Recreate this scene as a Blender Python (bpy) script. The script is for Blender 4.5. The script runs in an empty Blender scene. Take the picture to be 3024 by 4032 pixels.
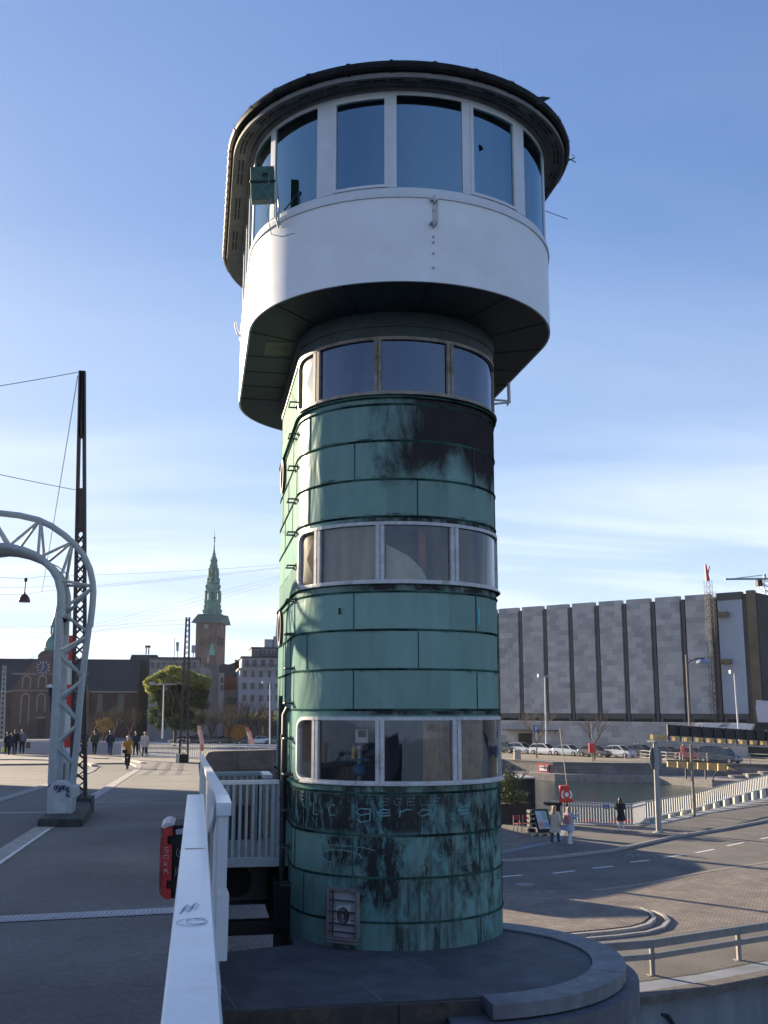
import bpy, math, random
from mathutils import Vector, Matrix
R=math.radians; rnd=random.Random(7)
sc=bpy.context.scene; C=sc.collection
# ---------------------------------------------------------------- camera, sky, sun, exposure
F=4128.0; CZ=1.72; PIT=math.atan((2787-2016)/F); YAW=R(9.95)
cam=bpy.data.cameras.new("camera"); camo=bpy.data.objects.new("camera",cam); C.objects.link(camo)
camo.location=(0,0,CZ); camo.rotation_euler=(R(90)+PIT,0,-YAW)
cam.sensor_fit='HORIZONTAL'; cam.sensor_width=36; cam.lens=36*F/3024; cam.clip_start=.1; cam.clip_end=6000
sc.camera=camo
SUN_AZ=math.atan2(-.6,.8); SUN_EL=R(14)       # azimuth from +Y towards +X
sd=Vector((math.sin(SUN_AZ)*math.cos(SUN_EL),math.cos(SUN_AZ)*math.cos(SUN_EL),math.sin(SUN_EL)))
sun=bpy.data.lights.new("sun",'SUN'); sun.energy=4.3; sun.angle=R(.5); sun.color=(1,.83,.60)
suno=bpy.data.objects.new("sun",sun); C.objects.link(suno); suno.rotation_euler=sd.to_track_quat('Z','Y').to_euler()
w=bpy.data.worlds.new("World"); sc.world=w; w.use_nodes=True
nt=w.node_tree; nt.nodes.clear()
def N(nt,t,**k):
    n=nt.nodes.new(t)
    for a,b in k.items(): setattr(n,a,b)
    return n
out=N(nt,'ShaderNodeOutputWorld'); bg=N(nt,'ShaderNodeBackground'); sky=N(nt,'ShaderNodeTexSky')
sky.sky_type='NISHITA'; sky.sun_disc=False; sky.sun_elevation=SUN_EL; sky.sun_rotation=SUN_AZ
sky.altitude=0; sky.air_density=1.0; sky.dust_density=.6; sky.ozone_density=2.6
tc=N(nt,'ShaderNodeTexCoord'); sep=N(nt,'ShaderNodeSeparateXYZ'); nt.links.new(tc.outputs['Generated'],sep.inputs[0])
def mth(nt,op,a,b=None,c=None):
    n=N(nt,'ShaderNodeMath',operation=op)
    for i,v in enumerate((a,b,c)):
        if v is None: continue
        if isinstance(v,(int,float)): n.inputs[i].default_value=v
        else: nt.links.new(v,n.inputs[i])
    return n.outputs[0]
def ramp(nt,fac,pts):
    n=N(nt,'ShaderNodeValToRGB'); e=n.color_ramp.elements
    while len(e)<len(pts): e.new(.5)
    for i,(p,c) in enumerate(pts):
        e[i].position=p; e[i].color=(c,c,c,1) if isinstance(c,(int,float)) else tuple(c)+(1,)
    nt.links.new(fac,n.inputs[0]); return n.outputs[0]
def mixc(nt,fac,a,b,mode='MIX'):
    n=N(nt,'ShaderNodeMix',data_type='RGBA',blend_type=mode)
    for s,v in ((n.inputs[0],fac),(n.inputs[6],a),(n.inputs[7],b)):
        if isinstance(v,(int,float)): s.default_value=v
        elif isinstance(v,tuple): s.default_value=v+(1,) if len(v)==3 else v
        else: nt.links.new(v,s)
    return n.outputs[2]
# thin cirrus, stretched sideways and low in the sky
zz=mth(nt,'ADD',sep.outputs[2],.12)
cx=mth(nt,'DIVIDE',sep.outputs[0],zz); cy=mth(nt,'DIVIDE',sep.outputs[1],zz)
cmb=N(nt,'ShaderNodeCombineXYZ'); nt.links.new(cx,cmb.inputs[0]); nt.links.new(cy,cmb.inputs[1])
mp=N(nt,'ShaderNodeMapping'); mp.inputs['Rotation'].default_value=(0,0,R(28)); mp.inputs['Scale'].default_value=(.30,.85,1); mp.inputs['Location'].default_value=(1.7,.4,0); nt.links.new(cmb.outputs[0],mp.inputs[0])
ns=N(nt,'ShaderNodeTexNoise'); ns.inputs['Scale'].default_value=1.15; ns.inputs['Detail'].default_value=7; ns.inputs['Roughness'].default_value=.55; ns.inputs['Distortion'].default_value=.5
nt.links.new(mp.outputs[0],ns.inputs[0])
cl=ramp(nt,ns.outputs[0],[(.42,0),(.62,1)])
band=ramp(nt,sep.outputs[2],[(0,1),(.10,1),(.20,.55),(.27,.12),(.5,.06)])
cf=mth(nt,'MULTIPLY',mth(nt,'MULTIPLY',cl,band),.8)
hz=ramp(nt,sep.outputs[2],[(0,.95),(.08,.75),(.2,.30),(.42,.0)])
tinted=mixc(nt,1.0,sky.outputs[0],(.92,1.06,1.80),'MULTIPLY')
def soft(c,k):
    a=N(nt,'ShaderNodeVectorMath',operation='SCALE'); nt.links.new(c,a.inputs[0]); a.inputs['Scale'].default_value=1/k
    b=N(nt,'ShaderNodeVectorMath',operation='ADD'); nt.links.new(a.outputs[0],b.inputs[0]); b.inputs[1].default_value=(1,1,1)
    d=N(nt,'ShaderNodeVectorMath',operation='DIVIDE'); nt.links.new(c,d.inputs[0]); nt.links.new(b.outputs[0],d.inputs[1]); return d.outputs[0]
c0=mixc(nt,hz,soft(tinted,7.2),(3.6,4.5,5.9))
c1=mixc(nt,cf,c0,(5.2,5.7,6.4))
nt.links.new(c1,bg.inputs[0]); bg.inputs[1].default_value=.063; nt.links.new(bg.outputs[0],out.inputs[0])
sc.view_settings.view_transform='Standard'; sc.view_settings.look='None'; sc.view_settings.exposure=1.78; sc.view_settings.gamma=1
sc.view_settings.use_curve_mapping=False

# ---------------------------------------------------------------- rays through the photograph -> points at real distances
cp,sp_,cy_,sy_=math.cos(PIT),math.sin(PIT),math.cos(YAW),math.sin(YAW)
def ray(px,py):
    u=(px-1512)/F; v=(2016-py)/F; f=cp-v*sp_; z=sp_+v*cp
    return Vector((u*cy_+f*sy_,-u*sy_+f*cy_,z))
def onz(px,py,z): r=ray(px,py); t=(z-CZ)/r.z; return Vector((r.x*t,r.y*t,z))
def aty(px,py,Y): r=ray(px,py); t=Y/r.y; return Vector((r.x*t,Y,CZ+r.z*t))
def onplane(px,py,P,d):                 # vertical plane through P along horizontal direction d
    r=ray(px,py); n=Vector((-d.y,d.x,0)); t=n.dot(P-Vector((0,0,CZ)))/n.dot(r)
    return Vector((0,0,CZ))+r*t
PZ=-1.8           # level of the square at the city end of the bridge
def zdeck(Y):
    if Y<7.5: return 0.
    return max(-.032*(Y-7.5),PZ)
k1=600/1659
z1=lambda x,y:(x*k1,2300+y*k1)
z3=lambda x,y:(x*1200/1659,2900+y*1200/1659)
z5=lambda x,y:(1900+x*.6775,2250+y*.6775)
z6=lambda x,y:(1950+x*.3315,2850+y*.3315)
z7=lambda x,y:(2450+x*.346,2800+y*.346)
z8=lambda x,y:(1900+x*.6775,3250+y*.6775)
zb=lambda x,y:(550+x*.3496,2600+y*.3496)
zl=lambda x,y:(x*.3375,2500+y*.3375)
za=lambda x,y:(x*.2532,1950+y*.2532)
c1_=lambda x,y:(850+x*.874,180+y*.874)
c2_=lambda x,y:(900+x*.8137,1000+y*.8137)
zt=lambda x,y:(740+x*.2711,2050+y*.2711)
# ---------------------------------------------------------------- mesh helpers
class MB:
    def __init__(s): s.v=[]; s.f=[]; s.m=[]
    def add(s,v,f,mi=0):
        b=len(s.v); s.v+= [tuple(p) for p in v]; s.f+=[tuple(i+b for i in q) for q in f]; s.m+=[mi]*len(f); return s
    def box(s,x0,x1,y0,y1,z0,z1,mi=0):
        return s.hexa([(x0,y0,z0),(x1,y0,z0),(x1,y1,z0),(x0,y1,z0),(x0,y0,z1),(x1,y0,z1),(x1,y1,z1),(x0,y1,z1)],mi)
    def hexa(s,p,mi=0): return s.add(p,[(0,3,2,1),(4,5,6,7),(0,1,5,4),(1,2,6,5),(2,3,7,6),(3,0,4,7)],mi)
    def obox(s,c,ax,ay,az,mi=0):
        c,ax,ay,az=map(Vector,(c,ax,ay,az))
        return s.hexa([c-ax-ay-az,c+ax-ay-az,c+ax+ay-az,c-ax+ay-az,c-ax-ay+az,c+ax-ay+az,c+ax+ay+az,c-ax+ay+az],mi)
    def bar(s,a,b,wd,h=None,mi=0,up=(0,0,1)):
        a,b=Vector(a),Vector(b); h=h or wd; d=(b-a)
        if d.length<1e-6: return s
        dn=d.normalized(); u=Vector(up)
        if abs(dn.dot(u))>.98: u=Vector((0,1,0))
        x=dn.cross(u).normalized(); y=x.cross(dn)
        return s.obox((a+b)/2,x*wd/2,d/2,y*h/2,mi)
    def tube(s,pts,r,n=8,mi=0,cap=True):
        pts=[Vector(p) for p in pts]; rs=r if isinstance(r,(list,tuple)) else [r]*len(pts); V=[];prev=None
        for i,p in enumerate(pts):
            d=(pts[min(i+1,len(pts)-1)]-pts[max(i-1,0)])
            d=d.normalized() if d.length>1e-9 else Vector((0,0,1))
            if prev is None:
                u=Vector((0,0,1)) if abs(d.z)<.9 else Vector((1,0,0)); x=d.cross(u).normalized()
            else: x=(prev-d*prev.dot(d)).normalized()
            prev=x; y=d.cross(x)
            V+=[p+(x*math.cos(2*math.pi*k/n)+y*math.sin(2*math.pi*k/n))*rs[i] for k in range(n)]
        Fs=[(i*n+k,i*n+(k+1)%n,(i+1)*n+(k+1)%n,(i+1)*n+k) for i in range(len(pts)-1) for k in range(n)]
        if cap: Fs+=[tuple(range(n-1,-1,-1)),tuple((len(pts)-1)*n+k for k in range(n))]
        return s.add(V,Fs,mi)
    def prism(s,poly,z0,z1,mi=0):
        n=len(poly); V=[(p[0],p[1],z0) for p in poly]+[(p[0],p[1],z1) for p in poly]
        return s.add(V,[tuple(range(n-1,-1,-1)),tuple(range(n,2*n))]+[(i,(i+1)%n,n+(i+1)%n,n+i) for i in range(n)],mi)
    def extr(s,poly,off,mi=0):             # 3-D polygon pushed along a vector
        n=len(poly); o=Vector(off); V=[Vector(p) for p in poly]; V=V+[p+o for p in V]
        return s.add(V,[tuple(range(n-1,-1,-1)),tuple(range(n,2*n))]+[(i,(i+1)%n,n+(i+1)%n,n+i) for i in range(n)],mi)
    def lathe(s,prof,c=(0,0,0),n=24,mi=0,sx=1,sy=1,rot=0):
        c=Vector(c); V=[]
        for r,z in prof: V+=[(c.x+r*sx*math.cos(2*math.pi*k/n+rot),c.y+r*sy*math.sin(2*math.pi*k/n+rot),c.z+z) for k in range(n)]
        Fs=[(i*n+k,i*n+(k+1)%n,(i+1)*n+(k+1)%n,(i+1)*n+k) for i in range(len(prof)-1) for k in range(n)]
        if prof[0][0]>1e-4: Fs.append(tuple(range(n-1,-1,-1)))
        if prof[-1][0]>1e-4: Fs.append(tuple((len(prof)-1)*n+k for k in range(n)))
        return s.add(V,Fs,mi)
    def loft(s,rings,mi=0,closed=True,caps=False):
        n=len(rings[0]); V=[p for r in rings for p in r]; m=n if closed else n-1
        Fs=[(i*n+k,i*n+(k+1)%n,(i+1)*n+(k+1)%n,(i+1)*n+k) for i in range(len(rings)-1) for k in range(m)]
        if caps: Fs+=[tuple(range(n-1,-1,-1)),tuple((len(rings)-1)*n+k for k in range(n))]
        return s.add(V,Fs,mi)
    def build(s,name,mats,parent=None,smooth=False,bev=0,xf=None):
        me=bpy.data.meshes.new(name)
        v=s.v if xf is None else [tuple(xf@Vector(p)) for p in s.v]
        me.from_pydata(v,[],s.f)
        if not isinstance(mats,(list,tuple)): mats=[mats]
        for m in mats: me.materials.append(m)
        me.polygons.foreach_set('material_index',s.m)
        if smooth:
            me.polygons.foreach_set('use_smooth',[True]*len(s.f)); me.set_sharp_from_angle(angle=R(35))
        me.update()
        o=bpy.data.objects.new(name,me); C.objects.link(o)
        if parent is not None: o.parent=parent
        if bev:
            b=o.modifiers.new('bevel','BEVEL'); b.width=bev; b.segments=2; b.limit_method='ANGLE'
        return o
def tag(o,label,cat,group=None):
    o['label']=label; o['category']=cat
    if group: o['group']=group
    return o
def thing(name,label,cat,loc=(0,0,0),rz=0,group=None):
    o=bpy.data.objects.new(name,None); C.objects.link(o); o.location=loc; o.rotation_euler=(0,0,rz); o.empty_display_size=.2
    return tag(o,label,cat,group)
def struct(o,kind='structure'): o['kind']=kind; return o
def part(mb,name,mat,parent,**k):
    # vertices are given in world space; put the part under its thing
    M=Matrix.Translation(parent.location)@parent.rotation_euler.to_matrix().to_4x4()
    return mb.build(name,mat,parent,xf=M.inverted(),**k)
def sub(mb,name,mat,prt,root,**k):
    M=Matrix.Translation(root.location)@root.rotation_euler.to_matrix().to_4x4()
    return mb.build(name,mat,prt,xf=M.inverted(),**k)
def copy_thing(root,loc,rz,label,group=None,mats=None):
    r=root.copy(); C.objects.link(r); r.location=loc; r.rotation_euler=(0,0,rz); r['label']=label
    if group: r['group']=group
    def rec(o,p):
        for ch in [x for x in o.children]:
            c=ch.copy(); C.objects.link(c); c.parent=p
            if mats and ch.name.split('.')[0] in mats:
                c.material_slots[0].link='OBJECT'; c.material_slots[0].material=mats[ch.name.split('.')[0]]
            rec(ch,c)
    rec(root,r); return r
# ---------------------------------------------------------------- materials
MC={}
def mat(name,col,rough=.7,metal=0,var=.12,scale=6,bump=.0,spec=.5,coat=0,streak=False,alt=None,altf=(.45,.7)):
    if name in MC: return MC[name]
    m=bpy.data.materials.new(name); m.use_nodes=True; nt=m.node_tree; b=nt.nodes['Principled BSDF']
    g=N(nt,'ShaderNodeNewGeometry'); mpn=N(nt,'ShaderNodeMapping'); nt.links.new(g.outputs['Position'],mpn.inputs[0])
    if streak: mpn.inputs['Scale'].default_value=(1,1,.12)
    n=N(nt,'ShaderNodeTexNoise'); n.inputs['Scale'].default_value=scale; n.inputs['Detail'].default_value=6; n.inputs['Roughness'].default_value=.62
    nt.links.new(mpn.outputs[0],n.inputs[0])
    f=ramp(nt,n.outputs[0],[(.28,1-var*1.6),(.72,1+var)]) 
    c=mixc(nt,1.0,tuple(col),f,'MULTIPLY')
    if alt:
        n2=N(nt,'ShaderNodeTexNoise'); n2.inputs['Scale'].default_value=scale*.35; n2.inputs['Detail'].default_value=8; n2.inputs['Roughness'].default_value=.7
        nt.links.new(mpn.outputs[0],n2.inputs[0])
        c=mixc(nt,ramp(nt,n2.outputs[0],[(altf[0],0),(altf[1],1)]),c,tuple(alt))
    nt.links.new(c,b.inputs['Base Color'])
    b.inputs['Roughness'].default_value=rough; b.inputs['Metallic'].default_value=metal
    b.inputs['Specular IOR Level'].default_value=spec
    if coat: b.inputs['Coat Weight'].default_value=coat; b.inputs['Coat Roughness'].default_value=.08
    if bump:
        bp=N(nt,'ShaderNodeBump'); bp.inputs['Strength'].default_value=.6; bp.inputs['Distance'].default_value=bump
        nt.links.new(n.outputs[0],bp.inputs['Height']); nt.links.new(bp.outputs[0],b.inputs['Normal'])
    MC[name]=m; return m
def worn(m,col=(.035,.034,.036)):
    nt=m.node_tree; b=nt.nodes['Principled BSDF']; src=b.inputs['Base Color'].links[0].from_socket; g=N(nt,'ShaderNodeNewGeometry')
    def nz(sc_,det=5,st=(1,1,1),off=0):
        mpn=N(nt,'ShaderNodeMapping'); mpn.inputs['Scale'].default_value=st; mpn.inputs['Location'].default_value=(off,off,0); nt.links.new(g.outputs['Position'],mpn.inputs[0]); n=N(nt,'ShaderNodeTexNoise'); n.inputs['Scale'].default_value=sc_; n.inputs['Detail'].default_value=det; nt.links.new(mpn.outputs[0],n.inputs[0]); return n.outputs[0]
    c=mixc(nt,1.0,src,ramp(nt,nz(.45,6),[(.3,.74),(.7,1.22)]),'MULTIPLY')
    c=mixc(nt,1.0,c,ramp(nt,nz(1.1,4,(1,.12,1),3),[(.3,.88),(.7,1.1)]),'MULTIPLY')
    v=N(nt,'ShaderNodeTexVoronoi',feature='DISTANCE_TO_EDGE'); v.inputs['Scale'].default_value=.22; dn=N(nt,'ShaderNodeTexNoise'); dn.inputs['Scale'].default_value=1.3; dn.inputs['Detail'].default_value=6; nt.links.new(g.outputs['Position'],dn.inputs[0])
    vm=N(nt,'ShaderNodeVectorMath',operation='MULTIPLY_ADD'); nt.links.new(dn.outputs['Color'],vm.inputs[0]); vm.inputs[1].default_value=(1.1,1.1,0); nt.links.new(g.outputs['Position'],vm.inputs[2]); nt.links.new(vm.outputs[0],v.inputs[0])
    cr=mth(nt,'MULTIPLY',ramp(nt,v.outputs['Distance'],[(0,1),(.0035,0)]),ramp(nt,nz(.3,3,off=9),[(.50,0),(.60,.35)]))
    c=mixc(nt,cr,c,tuple(col)); c=mixc(nt,ramp(nt,nz(9,2,off=5),[(.70,0),(.74,.4)]),c,(.3,.29,.27))
    nt.links.new(c,b.inputs['Base Color']); return m
def leafmat(name,col,alt):
    m=mat(name,col,.75,var=.35,scale=.9,alt=alt,altf=(.42,.62)); nt=m.node_tree; o=[n for n in nt.nodes if n.type=='OUTPUT_MATERIAL'][0]; b=nt.nodes['Principled BSDF']
    tl=N(nt,'ShaderNodeBsdfTranslucent'); mx=N(nt,'ShaderNodeMixShader'); mx.inputs[0].default_value=.45
    nt.links.new(b.inputs['Base Color'].links[0].from_socket,tl.inputs[0]); nt.links.new(b.outputs[0],mx.inputs[1]); nt.links.new(tl.outputs[0],mx.inputs[2]); nt.links.new(mx.outputs[0],o.inputs[0]); return m
def brickmat(name,c1,c2,mortar,bw,bh,axis='xz',rough=.85,ms=.012,bump=.004,noise=.15,off=.5):
    if name in MC: return MC[name]
    m=bpy.data.materials.new(name); m.use_nodes=True; nt=m.node_tree; b=nt.nodes['Principled BSDF']
    g=N(nt,'ShaderNodeNewGeometry'); sp=N(nt,'ShaderNodeSeparateXYZ'); nt.links.new(g.outputs['Position'],sp.inputs[0])
    cb=N(nt,'ShaderNodeCombineXYZ')
    if axis=='xz':
        s=mth(nt,'ADD',mth(nt,'MULTIPLY',sp.outputs[0],.707),mth(nt,'MULTIPLY',sp.outputs[1],-.707)) if name.startswith('diag') else sp.outputs[0]
        nt.links.new(s,cb.inputs[0]); nt.links.new(sp.outputs[2],cb.inputs[1])
    else:
        nt.links.new(sp.outputs[0],cb.inputs[0]); nt.links.new(sp.outputs[1],cb.inputs[1])
    vec=cb.outputs[0]
    if axis=='xy':
        mpn=N(nt,'ShaderNodeMapping'); mpn.inputs['Rotation'].default_value=(0,0,R(32)); nt.links.new(vec,mpn.inputs[0])
        dn=N(nt,'ShaderNodeTexNoise'); dn.inputs['Scale'].default_value=1.2; nt.links.new(vec,dn.inputs[0])
        vm=N(nt,'ShaderNodeVectorMath',operation='MULTIPLY_ADD'); nt.links.new(dn.outputs['Color'],vm.inputs[0]); vm.inputs[1].default_value=(.12,.12,0); nt.links.new(mpn.outputs[0],vm.inputs[2]); vec=vm.outputs[0]
    br=N(nt,'ShaderNodeTexBrick'); br.offset=off; br.inputs['Scale'].default_value=1; br.inputs['Brick Width'].default_value=bw; br.inputs['Row Height'].default_value=bh
    br.inputs['Mortar Size'].default_value=ms; br.inputs['Color1'].default_value=tuple(c1)+(1,); br.inputs['Color2'].default_value=tuple(c2)+(1,); br.inputs['Mortar'].default_value=tuple(mortar)+(1,)
    nt.links.new(vec,br.inputs[0])
    n=N(nt,'ShaderNodeTexNoise'); n.inputs['Scale'].default_value=.9 if axis=='xy' else .35; n.inputs['Detail'].default_value=8; n.inputs['Roughness'].default_value=.7; nt.links.new(g.outputs['Position'],n.inputs[0])
    c=mixc(nt,1.0,br.outputs[0],ramp(nt,n.outputs[0],[(.3,1-noise*1.5),(.7,1+noise)]),'MULTIPLY')
    nt.links.new(c,b.inputs['Base Color']); b.inputs['Roughness'].default_value=rough
    if bump:
        bp=N(nt,'ShaderNodeBump'); bp.inputs['Distance'].default_value=bump; bp.invert=True; nt.links.new(br.outputs['Fac'],bp.inputs['Height']); nt.links.new(bp.outputs[0],b.inputs['Normal'])
    MC[name]=m; return m
def glassmat(name,tint,refl,ior=1.6,rough=.02,rc=(.9,.93,1),wob=0):
    if name in MC: return MC[name]
    m=bpy.data.materials.new(name); m.use_nodes=True; nt=m.node_tree; nt.nodes.clear()
    o=N(nt,'ShaderNodeOutputMaterial'); mx=N(nt,'ShaderNodeMixShader'); tr=N(nt,'ShaderNodeBsdfTransparent'); gl=N(nt,'ShaderNodeBsdfGlossy'); fr=N(nt,'ShaderNodeFresnel')
    fr.inputs[0].default_value=ior; gl.inputs['Roughness'].default_value=rough; gl.inputs['Color'].default_value=tuple(rc)+(1,)
    tr.inputs[0].default_value=tuple(tint)+(1,)
    f=mth(nt,'MINIMUM',mth(nt,'ADD',fr.outputs[0],refl),1.0)
    nt.links.new(f,mx.inputs[0]); nt.links.new(tr.outputs[0],mx.inputs[1]); nt.links.new(gl.outputs[0],mx.inputs[2]); nt.links.new(mx.outputs[0],o.inputs[0])
    if wob:
        g=N(nt,'ShaderNodeNewGeometry'); n=N(nt,'ShaderNodeTexNoise'); n.inputs['Scale'].default_value=2.2; nt.links.new(g.outputs['Position'],n.inputs[0])
        bp=N(nt,'ShaderNodeBump'); bp.inputs['Distance'].default_value=wob; nt.links.new(n.outputs[0],bp.inputs['Height']); nt.links.new(bp.outputs[0],gl.inputs['Normal'])
    MC[name]=m; return m
asphalt=mat('asphalt',(.145,.13,.112),.9,var=.22,scale=18,bump=.004,alt=(.10,.094,.088),altf=(.5,.75))
walk=mat('walk_asphalt',(.165,.15,.132),.9,var=.2,scale=25,bump=.004,alt=(.115,.108,.10),altf=(.48,.7))
worn(asphalt); worn(walk)
concrete=mat('concrete',(.27,.25,.23),.9,var=.2,scale=3,bump=.006,alt=(.16,.14,.13),altf=(.5,.72))
kerbm=mat('granite',(.33,.31,.29),.8,var=.2,scale=9,bump=.003)
white=mat('white_paint',(.72,.72,.73),.42,var=.08,scale=5,alt=(.5,.48,.46),altf=(.62,.8))
linem=mat('line_paint',(.7,.69,.66),.7,var=.2,scale=14)
railm=mat('rail_paint',(.66,.70,.73),.33,var=.06,scale=4,alt=(.46,.47,.47),altf=(.6,.76),coat=.2)
greyp=mat('grey_paint',(.36,.43,.47),.5,var=.1,scale=5,alt=(.22,.26,.28),altf=(.6,.8))
dark=mat('dark_steel',(.022,.024,.028),.6,var=.2)
brownst=mat('brown_steel',(.045,.033,.032),.6,var=.25,scale=8)
steel=mat('galvanised',(.30,.32,.33),.45,metal=.6,var=.12)
black=mat('black',(.012,.012,.013),.7)
redp=mat('red_paint',(.50,.022,.022),.4,var=.15)
orangep=mat('orange_red',(.75,.09,.04),.5,var=.1)
yellowp=mat('yellow_timber',(.52,.37,.16),.8,var=.25,scale=4)
bluep=mat('blue_sign',(.02,.06,.28),.4)
glass_dark=glassmat('far_glass',(.15,.17,.2),.10,1.5)
# ================================================================ THE TOWER
CX=2.9
def coppermat():
    m=bpy.data.materials.new('patina_copper'); m.use_nodes=True; nt=m.node_tree; b=nt.nodes['Principled BSDF']
    g=N(nt,'ShaderNodeNewGeometry'); P=g.outputs['Position']; sp=N(nt,'ShaderNodeSeparateXYZ'); nt.links.new(P,sp.inputs[0])
    x,y,z=sp.outputs
    def noise(scale,det=6,st=(1,1,1),rough=.6,dist=0,off=(0,0,0)):
        mpn=N(nt,'ShaderNodeMapping'); mpn.inputs['Scale'].default_value=st; mpn.inputs['Location'].default_value=off; nt.links.new(P,mpn.inputs[0])
        n=N(nt,'ShaderNodeTexNoise'); n.inputs['Scale'].default_value=scale; n.inputs['Detail'].default_value=det; n.inputs['Roughness'].default_value=rough; n.inputs['Distortion'].default_value=dist
        nt.links.new(mpn.outputs[0],n.inputs[0]); return n.outputs[0]
    def smooth(v,a,c_): 
        n=N(nt,'ShaderNodeMapRange',interpolation_type='SMOOTHSTEP'); nt.links.new(v,n.inputs[0]); n.inputs[1].default_value=a; n.inputs[2].default_value=c_; return n.outputs[0]
    base=mixc(nt,ramp(nt,noise(1.6,8,(1,1,.6)),[(.3,0),(.7,1)]),(.120,.235,.207),(.165,.288,.258))
    base=mixc(nt,ramp(nt,noise(5,8,(1,1,.10)),[(.45,0),(.72,.6)]),base,(.19,.31,.27))
    # each sheet of copper has weathered a little differently
    course=mth(nt,'FLOOR',mth(nt,'DIVIDE',mth(nt,'ADD',z,10.61),.535))
    wn=N(nt,'ShaderNodeTexWhiteNoise',noise_dimensions='2D'); cb=N(nt,'ShaderNodeCombineXYZ'); nt.links.new(course,cb.inputs[0]); nt.links.new(mth(nt,'FLOOR',mth(nt,'MULTIPLY',mth(nt,'ADD',x,.1),1.15)),cb.inputs[1]); nt.links.new(cb.outputs[0],wn.inputs[0])
    base=mixc(nt,1.0,base,ramp(nt,wn.outputs[0],[(0,.80),(1,1.16)]),'MULTIPLY')
    # brown bare copper: large patch upper right, scrubbed graffiti field low down, runs under the seams
    edge=mth(nt,'MULTIPLY',mth(nt,'SUBTRACT',noise(2.0,9,(1,1,.45),.68,.35),.5),2.6)
    dist=mth(nt,'ADD',mth(nt,'SUBTRACT',x,2.65),edge)
    up=mth(nt,'MULTIPLY',smooth(dist,-.45,.25),mth(nt,'MULTIPLY',smooth(mth(nt,'ADD',z,mth(nt,'MULTIPLY',edge,.6)),4.7,5.25),1.0))
    low=mth(nt,'MULTIPLY',mth(nt,'MULTIPLY',smooth(mth(nt,'SUBTRACT',.95,z),-.1,.35),mth(nt,'MULTIPLY',smooth(x,1.5,2.0),smooth(z,-1.4,-.7))), ramp(nt,noise(2.9,9,(1,1,.5),.74,.25,(3,0,1)),[(.42,0),(.56,.95)]))
    runs=mth(nt,'MULTIPLY',mth(nt,'MULTIPLY',smooth(x,1.5,2.1),smooth(mth(nt,'SUBTRACT',.7,z),0,.3)), ramp(nt,noise(4.5,8,(1,1,.07),.7,.3,(7,2,0)),[(.48,0),(.62,.85)]))
    graf=mth(nt,'MULTIPLY',mth(nt,'MULTIPLY',smooth(z,.0,.16),smooth(mth(nt,'SUBTRACT',.62,z),0,.05)),mth(nt,'MULTIPLY',smooth(mth(nt,'SUBTRACT',3.35,mth(nt,'ADD',x,edge)),-.3,.4),.95))
    g2=mth(nt,'MULTIPLY',mth(nt,'MULTIPLY',mth(nt,'MULTIPLY',smooth(z,-.46,-.25),smooth(mth(nt,'SUBTRACT',.09,z),0,.08)),mth(nt,'MULTIPLY',smooth(x,1.62,1.8),smooth(mth(nt,'SUBTRACT',2.75,mth(nt,'ADD',x,edge)),-.2,.3))),ramp(nt,noise(5,7,(1,1,.6),.7),[(.40,0),(.52,.95)]))
    graf=mth(nt,'MAXIMUM',graf,g2)
    fr=mth(nt,'FRACT',mth(nt,'DIVIDE',mth(nt,'ADD',z,10.61),.535))   # height inside a course, 1 = just under the seam above
    under=mth(nt,'MULTIPLY',smooth(mth(nt,'ADD',fr,mth(nt,'MULTIPLY',edge,.18)),.9,1.0),ramp(nt,noise(3.1,6,(1,1,.3),.7,0,(1,5,2)),[(.47,0),(.6,.85)]))
    trim=mth(nt,'MAXIMUM',mth(nt,'MAXIMUM',mth(nt,'MULTIPLY',smooth(z,1.6,1.64),smooth(mth(nt,'SUBTRACT',1.72,z),0,.03)),
        mth(nt,'MULTIPLY',smooth(z,3.29,3.31),smooth(mth(nt,'SUBTRACT',3.45,z),0,.03))),mth(nt,'MULTIPLY',smooth(z,4.22,4.25),smooth(mth(nt,'SUBTRACT',4.36,z),0,.03)))
    trim=mth(nt,'MULTIPLY',trim,mth(nt,'MULTIPLY',smooth(x,1.6,2.4),ramp(nt,noise(3.5,6,(1,1,1),.7),[(.35,.25),(.55,1)])))
    dk=mth(nt,'MAXIMUM',mth(nt,'MAXIMUM',up,low),mth(nt,'MAXIMUM',mth(nt,'MAXIMUM',runs,graf),mth(nt,'MAXIMUM',under,trim)))
    dk=mth(nt,'MINIMUM',dk,1)
    brown=mixc(nt,noise(7,6,(1,1,.4)),(.016,.013,.015),(.036,.029,.032))
    c=mixc(nt,dk,base,brown)
    # pale bloom of fresh verdigris on the lower courses
    bl=mth(nt,'MULTIPLY',smooth(mth(nt,'SUBTRACT',.75,z),0,.3),ramp(nt,noise(6,9,(1,1,.35),.75,.5,(0,9,0)),[(.50,0),(.64,.85)]))
    c=mixc(nt,bl,c,(.15,.33,.32))
    nt.links.new(c,b.inputs['Base Color'])
    nt.links.new(mth(nt,'ADD',ramp(nt,noise(3,6,(1,1,.2)),[(.3,.26),(.7,.40)]),mth(nt,'MULTIPLY',dk,.22)),b.inputs['Roughness'])
    b.inputs['Specular IOR Level'].default_value=0
    hb=mth(nt,'ADD',mth(nt,'MULTIPLY',noise(1.3,3,(1,1,.55),.5,.6),1.0),mth(nt,'MULTIPLY',noise(14,5,(1,1,.25)),.05))
    bp=N(nt,'ShaderNodeBump'); bp.inputs['Distance'].default_value=.10; bp.inputs['Strength'].default_value=.7; nt.links.new(hb,bp.inputs['Height']); nt.links.new(bp.outputs[0],b.inputs['Normal'])
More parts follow.
